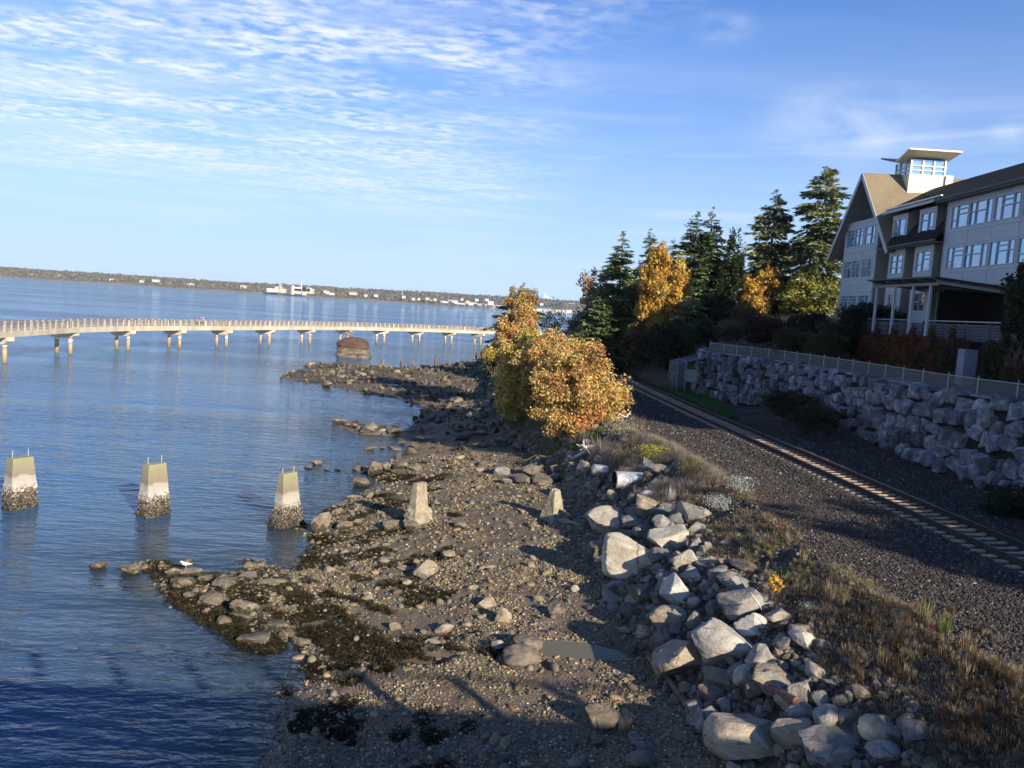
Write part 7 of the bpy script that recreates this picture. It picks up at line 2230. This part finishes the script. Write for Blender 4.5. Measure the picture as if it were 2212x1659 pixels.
def zone_pts(n, y0, y1, fx0, fx1, power=1.0):
    y = y0 + (y1 - y0) * g.random(n) ** power
    a, b_ = fx0(y), fx1(y)
    x = a + (b_ - a) * g.random(n)
    return x, y


toe_ = lambda y: np.interp(y, LY, TOE)
cre_ = lambda y: np.interp(y, LY, CRE)


def cob_kinds(nm, mats, sub=2):
    return [hidden(nm, (lambda me: (me.materials.append(mt), me)[1])(cobble_mesh(nm, 40 + i, sub)), None) for i, mt in enumerate(mats)]


def PM(nm, c, rand=0.3, rough=0.85):
    return MAT(nm, tuple(v * 0.8 for v in c), tuple(min(1, v * 1.25) for v in c), 14, rough, 0.3, rand=rand)


peb = [PM('pebble_grey', (0.145, 0.125, 0.092)), PM('pebble_tan', (0.215, 0.165, 0.095)), PM('pebble_olive', (0.135, 0.125, 0.065)), PM('pebble_brown', (0.11, 0.076, 0.043)), PM('pebble_dark', (0.05, 0.045, 0.037)),
       PM('pebble_buff', (0.29, 0.25, 0.17)), PM('brick_bit', (0.36, 0.13, 0.07)), PM('shell_bit', (0.72, 0.70, 0.66), 0.1), PM('pebble_yellow', (0.34, 0.29, 0.12))]
pk = cob_kinds('pebble', peb)
prob = np.array([.20, .23, .15, .17, .12, .08, .018, .018, .014]); prob /= prob.sum()


def beach(n, y0, y1, lo, hi, name, label, power=1.0, xpad=0.0):
    x, y = zone_pts(n, y0, y1, lambda y: -16.5 + 0 * y if y1 < 60 else -38 + 0 * y, lambda y: toe_(y) + 0.6, power)
    sd = shore_d(x, y); k = sd > -0.5
    x, y = x[k], y[k]
    z = land(x, y)
    pr_ = np.ones(len(x), bool)
    for P in POOLS: pr_ &= pool_r(P, x, y) > 1.05
    x, y, z = x[pr_], y[pr_], z[pr_]
    s_ = lo + (hi - lo) * g.random(len(x)) ** 2.2
    ix = g.choice(9, len(x), p=prob)
    if lo > 0.1: ix = np.minimum(ix, 4)
    s_ = np.where(ix == 7, np.minimum(s_, lo * 1.4), s_); s_ = np.where((ix == 6) | (ix == 8), np.minimum(s_, lo * 2.2), s_)
    mud_ = fbm(x * 0.45 + 7, y * 0.45, seed=36, oct=5) * np.clip((y - 20) / 6, 0, 1)
    thin = (mud_ > 0.02) & (g.random(len(x)) < np.clip(mud_ * 6, 0, 0.75)) & (s_ < 0.2); x, y, z, s_, ix = x[~thin], y[~thin], z[~thin], s_[~thin], ix[~thin]
    w_ = weed_at(x, y) > 0.2
    kk_ = ~(w_ & (g.random(len(x)) < 0.8)); x, y, z, s_, ix = x[kk_], y[kk_], z[kk_], s_[kk_], ix[kk_]
    n_ = len(x)
    return scatter(name, pk, np.stack([x, y, z + s_ * .10], 1), np.stack([g.normal(size=n_) * .3, g.normal(size=n_) * .3, g.uniform(0, 6.28, n_)], 1), s_[:, None] * np.stack([g.uniform(.8, 1.4, n_), g.uniform(.7, 1.1, n_), g.uniform(.45, .9, n_)], 1), ix, label)


beach(70000, 16, 36, 0.035, 0.13, 'shingle', 'mixed pebbles with bits of brick and shell on the near shingle', 1.0)
beach(42000, 30, 62, 0.06, 0.20, 'cobbles', 'cobbles covering the upper shingle', 0.9)
beach(16000, 20, 62, 0.18, 0.42, 'beach_stones', 'scattered larger stones over the shingle', 0.9) if False else beach(3600, 18, 62, 0.16, 0.40, 'beach_stones', 'scattered larger stones over the shingle', 0.9)
# stones of the far spit, darker and weedy
SPITM = MAT('weedy_stone', (0.04, 0.033, 0.022), (0.10, 0.083, 0.058), 2.5, 0.9, 0.8, rand=0.3)
sk = stone_kinds('spit_stone', [M['barn'], M['brown'], SPITM, M['barn'], SPITM], 2)
x, y = zone_pts(6500, 62, 185, lambda y: -38 + 0 * y, lambda y: toe_(y) + 1.0, 0.8)
k = shore_d(x, y) > -0.2; x, y = x[k], y[k]; z = land(x, y); s_ = 0.16 + 0.85 * g.random(len(x)) ** 4; n_ = len(x)
scatter('spit_stones', sk, np.stack([x, y, z + s_ * .08], 1), g.uniform(0, 6.28, (n_, 3)), s_[:, None] * np.stack([g.uniform(.9, 1.5, n_), g.uniform(.7, 1.1, n_), g.uniform(.4, .7, n_)], 1), g.integers(0, 5, n_), 'weedy stones covering the far spit')


# rockweed
def tuft_mesh(nm, seed, n, h, spread, w_, tints, droop=0.3, straight=False):
    g_ = np.random.default_rng(seed)
    V, F, T = [], [], []
    for i in range(n):
        a = g_.uniform(0, 6.283); r_ = spread * g_.random() ** .5; b0 = np.array([math.cos(a) * r_ * .5, math.sin(a) * r_ * .5, -0.02])
        d = np.array([math.cos(a), math.sin(a), 0]); L_ = h * g_.uniform(.5, 1.1); s2 = np.array([-d[1], d[0], 0]) * w_ * g_.uniform(.6, 1.2)
        ln = g_.uniform(.1, .5) * (0.4 if straight else 1)
        p1 = b0 + np.array([0, 0, L_ * .55]) + d * L_ * ln * .4; p2 = b0 + np.array([0, 0, L_ * (1 - droop * ln)]) + d * L_ * ln * 1.2
        k_ = len(V); V += [b0 - s2, b0 + s2, p1 + s2 * .8, p1 - s2 * .8, p2, p2]
        c = np.array(tints[g_.integers(len(tints))]) * g_.uniform(.7, 1.25)
        F += [(k_, k_ + 1, k_ + 2, k_ + 3), (k_ + 3, k_ + 2, k_ + 4, k_ + 5)]; T += [c] * 6
    me = np_mesh(nm, np.array(V), np.array(F), np.array(T)); me.materials.append(M['leaf']); return hidden(nm, me, None)


weedk = [tuft_mesh('weed_tuft', 100 + i, 46, .085, .40, .020, [(0.035, 0.028, 0.015), (0.06, 0.048, 0.025), (0.025, 0.022, 0.012), (0.10, 0.08, 0.04)], .8) for i in range(4)]
x, y = zone_pts(120000, 17, 60, lambda y: -16.5 + 0 * y, lambda y: toe_(y), 1.0)
sd = shore_d(x, y); k = sd > -0.35; x, y, sd = x[k], y[k], sd[k]; z = land(x, y)
lowz = np.clip(1.25 - z / 0.75, 0, 1)
wv = (fbm(x * 0.55 + y * 0.25, y * 0.7 - x * 0.45, seed=21, oct=5) + 0.18 * lowz - 0.26) * 7 * np.clip(lowz * 2.2, 0, 1)
wv = np.maximum(wv, weed_at(x, y) * 1.2)
spitk = (x < -9.2) & (y < 37) & (fbm(x * 1.1, y * 1.1, seed=88) > 0.02)
for P in POOLS: wv = np.where(pool_r(P, x, y) < 1.1, -1, wv)
k = (wv > 0.55) | (spitk & (g.random(len(x)) < .8)); x, y, z = x[k], y[k], z[k]
k = g.random(len(x)) < min(1, 21000 / max(1, len(x))); x, y, z = x[k], y[k], z[k]; n_ = len(x)
scatter('rockweed', weedk, np.stack([x, y, z], 1), np.stack([0 * x, 0 * x, g.uniform(0, 6.28, n_)], 1), np.repeat(g.uniform(.6, 1.3, (n_, 1)), 3, 1), g.integers(0, 4, n_), 'dark rockweed lying over the low rocks')
gweed = [tuft_mesh('sea_lettuce', 120, 40, .07, .35, .02, [(0.05, 0.10, 0.02), (0.08, 0.13, 0.03)], .8)]
P_l = []
for _ in range(1100):
    f = g.random(); q0 = hit(455 + 75 * f + g.normal() * 6, 1318 + 60 * f + g.normal() * 7)
    if q0[2] > 0.02: P_l.append(q0)
if P_l:
    P_l = np.array(P_l); n_ = len(P_l)
    scatter('sea_lettuce', gweed, P_l, np.stack([np.zeros(n_), np.zeros(n_), g.uniform(0, 6.28, n_)], 1), np.repeat(g.uniform(.8, 1.5, (n_, 1)), 3, 1), np.zeros(n_), 'green sea lettuce on the edge of the near spit')

# ballast
bk = stone_kinds('ballast_stone', [PM('ballast_dark', (0.027, 0.024, 0.022), .4), PM('ballast_mid', (0.055, 0.049, 0.044), .3), PM('ballast_brown', (0.06, 0.044, 0.034), .3), PM('ballast_light', (0.18, 0.165, 0.15), .3)], 1, 20, 9)


def ballast(n, y0, y1, f0, f1, lo, hi, nm, lab, power=1.0):
    x, y = zone_pts(n, y0, y1, f0, f1, power); z = land(x, y); s_ = g.uniform(lo, hi, n)
    scatter(nm, bk, np.stack([x, y, z + s_ * .12], 1), g.uniform(0, 6.28, (n, 3)), s_[:, None] * g.uniform(.7, 1.3, (n, 3)), g.choice(4, n, p=[.50, .27, .18, .05]), lab)


ballast(62000, 14, 45, lambda y: cre_(y) - 0.1, lambda y: rail_x(y) - 0.5, .05, .10, 'ballast', 'dark crushed rock ballast between the grassy bank and the track', 1.15)
ballast(30000, 40, 86, lambda y: cre_(y) + 0.1, lambda y: rail_x(y) - 0.5, .09, .16, 'ballast', 'dark crushed rock ballast further along the track', 1.0)
x0_ = 30000
x, y = zone_pts(x0_, 16, 72, lambda y: rail_x(y) - 0.6, lambda y: rail_x(y) + GAUGE + 2.4, 1.2)
z = land(x, y) - np.where((x > rail_x(y) - .55) & (x < rail_x(y) + GAUGE + .55), 0.15, 0.0); s_ = g.uniform(.055, .10, x0_)
scatter('ballast', bk, np.stack([x, y, z], 1), g.uniform(0, 6.28, (x0_, 3)), s_[:, None] * g.uniform(.7, 1.2, (x0_, 3)), g.choice(4, x0_, p=[.45, .3, .2, .05]), 'dark crushed rock ballast between and beside the rails')
ballast(16000, 24, 60, lambda y: rail_x(y) + GAUGE + 2.3, lambda y: wallbase_x(y) - 0.2, .05, .12, 'ditch_gravel', 'dark gravel in the ditch below the rock wall')

# grasses and dry stalks on the bank
STRAW = [(0.36, 0.29, 0.16), (0.27, 0.21, 0.12), (0.46, 0.39, 0.24)]
GRASS = [(0.10, 0.14, 0.035), (0.15, 0.18, 0.05), (0.24, 0.23, 0.09)]
BROWN = [(0.11, 0.07, 0.04), (0.17, 0.11, 0.06), (0.07, 0.05, 0.03)]
GREYB = [(0.26, 0.23, 0.20), (0.20, 0.17, 0.15), (0.33, 0.29, 0.25)]
tk = [tuft_mesh('grass_tuft', 200, 60, .34, .30, .006, GRASS), tuft_mesh('grass_tuft', 201, 60, .42, .30, .006, STRAW), tuft_mesh('grass_tuft', 202, 40, .50, .25, .007, BROWN, straight=True),
      tuft_mesh('grass_tuft', 203, 50, .30, .35, .006, GRASS + STRAW), tuft_mesh('grass_tuft', 204, 44, .40, .42, .006, GREYB), tuft_mesh('grass_tuft', 205, 70, .14, .40, .012, GRASS)]


def bank(n, y0, y1, f0, f1, lo, hi, p_, nm, lab, thr=-0.1, seed=300, power=1.0):
    x, y = zone_pts(n, y0, y1, f0, f1, power)
    k = (fbm(x * .8, y * .8, seed=seed) > thr) & ~((x > pa[0] - 1.5) & (x < pb[0] + 0.6) & (y < pa[1] + 0.7) & (y > pa[1] - 3.0)); x, y = x[k], y[k]; n_ = len(x); z = land(x, y)
    s_ = g.uniform(lo, hi, n_)
    sel = fbm(x * .45, y * .45, seed=seed + 1) * 1.6 + .5 + g.normal(size=n_) * .22
    order = np.array(p_); ix = order[np.clip((sel * len(order)).astype(int), 0, len(order) - 1)]
    return scatter(nm, tk, np.stack([x, y, z], 1), np.stack([g.normal(size=n_) * .12, g.normal(size=n_) * .12, g.uniform(0, 6.28, n_)], 1), np.repeat(s_[:, None], 3, 1), ix, lab)


mid_ = lambda y: toe_(y) + 0.66 * (cre_(y) - toe_(y))
bank(2700, 13, 40, mid_, lambda y: cre_(y) + 0.6, .28, .72, [2, 1, 5, 3, 1, 0, 4, 3], 'bank_grass', 'dry grass and weeds along the top of the bank', 0.02)
bank(1300, 13, 22, lambda y: toe_(y) + 0.55 * (cre_(y) - toe_(y)), lambda y: cre_(y) + 1.6, .4, .9, [2, 4, 2, 1, 2], 'bank_stalks', 'brown dead stalks on the near end of the bank', 0.0, 320)
bank(3200, 38, 52, lambda y: toe_(y) + 0.42 * (cre_(y) - toe_(y)), lambda y: cre_(y) + 0.5, .8, 1.7, [4, 1, 4, 3, 0, 4], 'dry_brush', 'tangled grey brown brush above the culvert pipe', -0.3, 340)
bank(1500, 52, 82, lambda y: toe_(y) + 0.2, lambda y: cre_(y) + 0.5, 1.0, 2.0, [5, 0, 4, 3], 'under_brush', 'undergrowth below the orange thicket', -0.3, 360)
n = 9000; x, y = zone_pts(n, 12.5, 44, lambda y: toe_(y) + 0.3, lambda y: cre_(y) + 0.2, 1.2); z = land(x, y); s_ = .04 + .14 * g.random(n) ** 3
scatter('bank_gravel', stone_kinds('bank_stone', [M['grey'], M['brown'], M['tan'], PM('bank_grit', (0.06, 0.05, 0.04))], 1, 20, 9), np.stack([x, y, z + s_ * .1], 1), g.uniform(0, 6.28, (n, 3)), s_[:, None] * g.uniform(.7, 1.3, (n, 3)), g.choice(4, n, p=[.2, .3, .1, .4]), 'gravel and soil crumbs over the bank')
mat_k = [tuft_mesh('mat_tuft', 240 + i, 46, .16, .95, .006, [STRAW, BROWN, GREYB][i], .9) for i in range(3)]
n = 3600; x, y = zone_pts(n, 12.5, 42, lambda y: toe_(y) + 0.5 * (cre_(y) - toe_(y)), lambda y: cre_(y) + 0.7, 1.2)
k = fbm(x * .7, y * .7, seed=411) > -0.15; x, y = x[k], y[k]; n = len(x); z = land(x, y)
scatter('matted_grass', mat_k, np.stack([x, y, z], 1), np.stack([g.normal(size=n) * .1, g.normal(size=n) * .1, g.uniform(0, 6.28, n)], 1), np.repeat(g.uniform(.6, 1.2, (n, 1)), 3, 1), g.choice(3, n, p=[.4, .35, .25]), 'matted dead grass and litter on the bank')
# lawn patch by the cage, moss on top of the wall, hillside litter
x = g.uniform(15.7, 21.5, 9000); y = g.uniform(60, 86, 9000)
xr = rail_x(y) + GAUGE + 1.4
k = (x > xr) & (x < xr + 0.6 + (y - 60) * 0.22) & (y > 63) & (x < wallbase_x(y) + .3); x, y = x[k], y[k]; n_ = len(x); z = land(x, y)
lawn = [tuft_mesh('lawn_tuft', 210 + i, 60, .16, .45, .014, [(0.035, 0.10, 0.014), (0.05, 0.13, 0.02), (0.08, 0.14, 0.03)]) for i in range(2)]
scatter('grass', lawn, np.stack([x, y, z], 1), np.stack([0 * x, 0 * x, g.uniform(0, 6.28, n_)], 1), np.repeat(g.uniform(1.2, 2.2, (n_, 1)), 3, 1), g.integers(0, 2, n_), 'bright green grass in front of the cage')
n_ = 2600; y = g.uniform(33, 85, n_); x = fence_x(y) - g.uniform(.05, .75, n_); z = np.full(n_, 9.5)
scatter('wall_moss', [tuft_mesh('moss_tuft', 220, 50, .09, .35, .012, [(0.03, 0.04, 0.015), (0.05, 0.06, 0.02), (0.08, 0.07, 0.035)])], np.stack([x, y, z], 1), np.stack([0 * x, 0 * x, g.uniform(0, 6.28, n_)], 1), np.repeat(g.uniform(.8, 1.5, (n_, 1)), 3, 1), np.zeros(n_), 'mossy turf along the top of the rock wall')
n_ = 9000; y = g.uniform(86, 135, n_); x = rail_x(y) + 4 + 26 * g.random(n_); z = land(x, y)
scatter('hill_undergrowth', [tk[5], tk[3], tk[4]], np.stack([x, y, z], 1), np.stack([0 * x, 0 * x, g.uniform(0, 6.28, n_)], 1), np.repeat(g.uniform(2.2, 4.0, (n_, 1)), 3, 1), g.integers(0, 3, n_), 'undergrowth on the wooded slope')
# fallen leaves
lm_ = np_mesh('fallen_leaf', np.array([(-.5, 0, 0), (0, -.4, .12), (.5, 0, .05), (0, .45, .1)]) * 1.0, np.array([[0, 1, 2, 3]]), np.array([(0.28, 0.12, 0.045)] * 4)); lm_.materials.append(M['leaf'])
lm2 = np_mesh('fallen_leaf', np.array([(-.5, 0, 0), (0, -.4, .12), (.5, 0, .05), (0, .45, .1)]) * 1.0, np.array([[0, 1, 2, 3]]), np.array([(0.22, 0.07, 0.035)] * 4)); lm2.materials.append(M['leaf'])
fl = [hidden('fallen_leaf', lm_, None), hidden('fallen_leaf', lm2, None)]
n_ = 1500; y = 15 + 60 * g.random(n_) ** 1.3; x = np.where(g.random(n_) < .45, cre_(y) + g.normal(size=n_) * .9, rail_x(y) + GAUGE + 1.6 + g.random(n_) * 5); z = land(x, y) + .06
k = fbm(x * .5, y * .5, seed=401) > -0.05; x, y, z = x[k], y[k], z[k]; n_ = len(x)
scatter('fallen_leaves', fl, np.stack([x, y, z], 1), g.normal(size=(n_, 3)) * .5, np.repeat(g.uniform(.06, .14, (n_, 1)), 3, 1), g.integers(0, 2, n_), 'orange fallen leaves along the bank and the ditch')


# single plants one can pick out
def plant(nm, label, x, y, h, spread, n, tints, leafy=0, seed=1, leafc=None, lsize=.03, dz_=0.0, cat='plant', straight=True, w_=.008):
    p = hit(x, y); g_ = np.random.default_rng(seed)
    r_ = empty(nm, (p[0], p[1], p[2] + dz_)); tag(r_, label, cat)
    o = tuft_mesh('stems', seed, n, h, spread, w_, tints, straight=straight); COL.objects.link(o); o.parent = r_
    if leafy:
        Pn = np.stack([g_.normal(size=leafy) * spread * .45, g_.normal(size=leafy) * spread * .45, h * (.25 + .7 * g_.random(leafy))], 1)
        V, F, T = leaf_quads(Pn, Pn * 0, lsize, np.array(leafc)[g_.integers(0, len(leafc), leafy)] * g_.uniform(.7, 1.2, leafy)[:, None], g_)
        link('leaves', np_mesh('leaves', V, F, T), M['leaf'], r_)
    return r_


SILV = [(0.42, 0.46, 0.42), (0.30, 0.35, 0.30), (0.52, 0.54, 0.50)]
plant('silvery_plant', 'silver leaved plant on the bank above the pale boulders', 1555, 1105, .7, .8, 60, GREYB, 700, 1, SILV, .07)
plant('silvery_plant', 'taller silvery plant at the edge of the ballast', 1598, 1068, .9, .7, 60, GREYB, 600, 2, SILV, .07)
plant('silvery_plant', 'small blue green clump by the round white stone', 1745, 1325, .3, .3, 30, GREYB, 260, 3, [(0.20, 0.28, 0.20), (0.28, 0.34, 0.27)], .05)
plant('yellow_bush', 'yellow leaved bush on the brush above the culvert pipe', 1412, 1000, 1.1, 1.2, 60, GREYB, 1500, 4, [(0.50, 0.42, 0.06), (0.36, 0.34, 0.08), (0.20, 0.24, 0.06)], .08, cat='bush')
plant('flowering_bush', 'brush with small whitish seed heads beside the orange bush', 1345, 950, 1.3, 1.6, 90, GREYB, 900, 5, [(0.55, 0.50, 0.30), (0.30, 0.28, 0.12), (0.65, 0.62, 0.48)], .07, cat='bush')
plant('green_bush', 'green weedy bush right of the culvert pipe', 1500, 1035, .9, 1.1, 90, BROWN, 900, 6, [(0.12, 0.16, 0.05), (0.17, 0.19, 0.07), (0.16, 0.11, 0.06)], .07, cat='bush')
plant('grey_brush', 'fan of pale bleached stalks above the pale boulders', 1447, 1088, 1.0, .5, 70, [(0.5, 0.48, 0.43), (0.4, 0.37, 0.33)], 0, 7, None, .02, cat='plant', w_=.010)
plant('grey_brush', 'mass of grey bare twigs over the driftwood root', 1300, 985, 1.5, 1.6, 220, GREYB, 0, 8, None, .02, cat='bush', straight=False, w_=.010)
plant('grey_brush', 'dark bare twig bush between the yellow bush and the track', 1375, 925, 1.2, 1.2, 130, BROWN + GREYB, 0, 9, None, .02, cat='bush', straight=False, w_=.010)
plant('grey_brush', 'tangle of pale bare twigs under the lower left of the orange bush', 1205, 935, 1.9, 2.2, 150, GREYB, 0, 10, None, .02, cat='bush', straight=False, w_=.016)
plant('grey_brush', 'pale bare twigs spilling down the bank below the orange bush', 1255, 955, 1.6, 2.0, 130, GREYB, 0, 12, None, .02, cat='bush', straight=False, w_=.014)
for i, (x, y, h, lab) in enumerate([(1792, 1300, .75, 'pale dry grass clump, leftmost of the tall tufts by the dark ballast'), (1820, 1310, .8, 'bronze dry grass clump beside the pale leftmost tuft'), (1995, 1348, .95, 'tallest yellow green grass clump at the edge of the ballast'), (2040, 1370, .65, 'pale green clump right of the tallest grass'),
                                  (2090, 1410, .6, 'short straw tuft near the right end of the bank'), (1905, 1440, .6, 'bronze tuft on the shaded litter'), (1735, 1215, .55, 'bronze tuft above the orange sapling'), (1960, 1470, .5, 'straw tuft further down the shaded bank'), (2085, 1465, .55, 'dry tuft by the right edge of the picture')]):
    plant('grass_clump', lab, x, y, h, .32, 80, [STRAW, BROWN + STRAW, GRASS + STRAW, GRASS][i % 4 if i < 4 else 1], 0, 30 + i, None, cat='grass clump')
plant('bare_stalks', 'long bleached bare stalks arching over the boulders', 1680, 1300, 1.1, .5, 16, GREYB, 0, 44, None, cat='plant', straight=False)
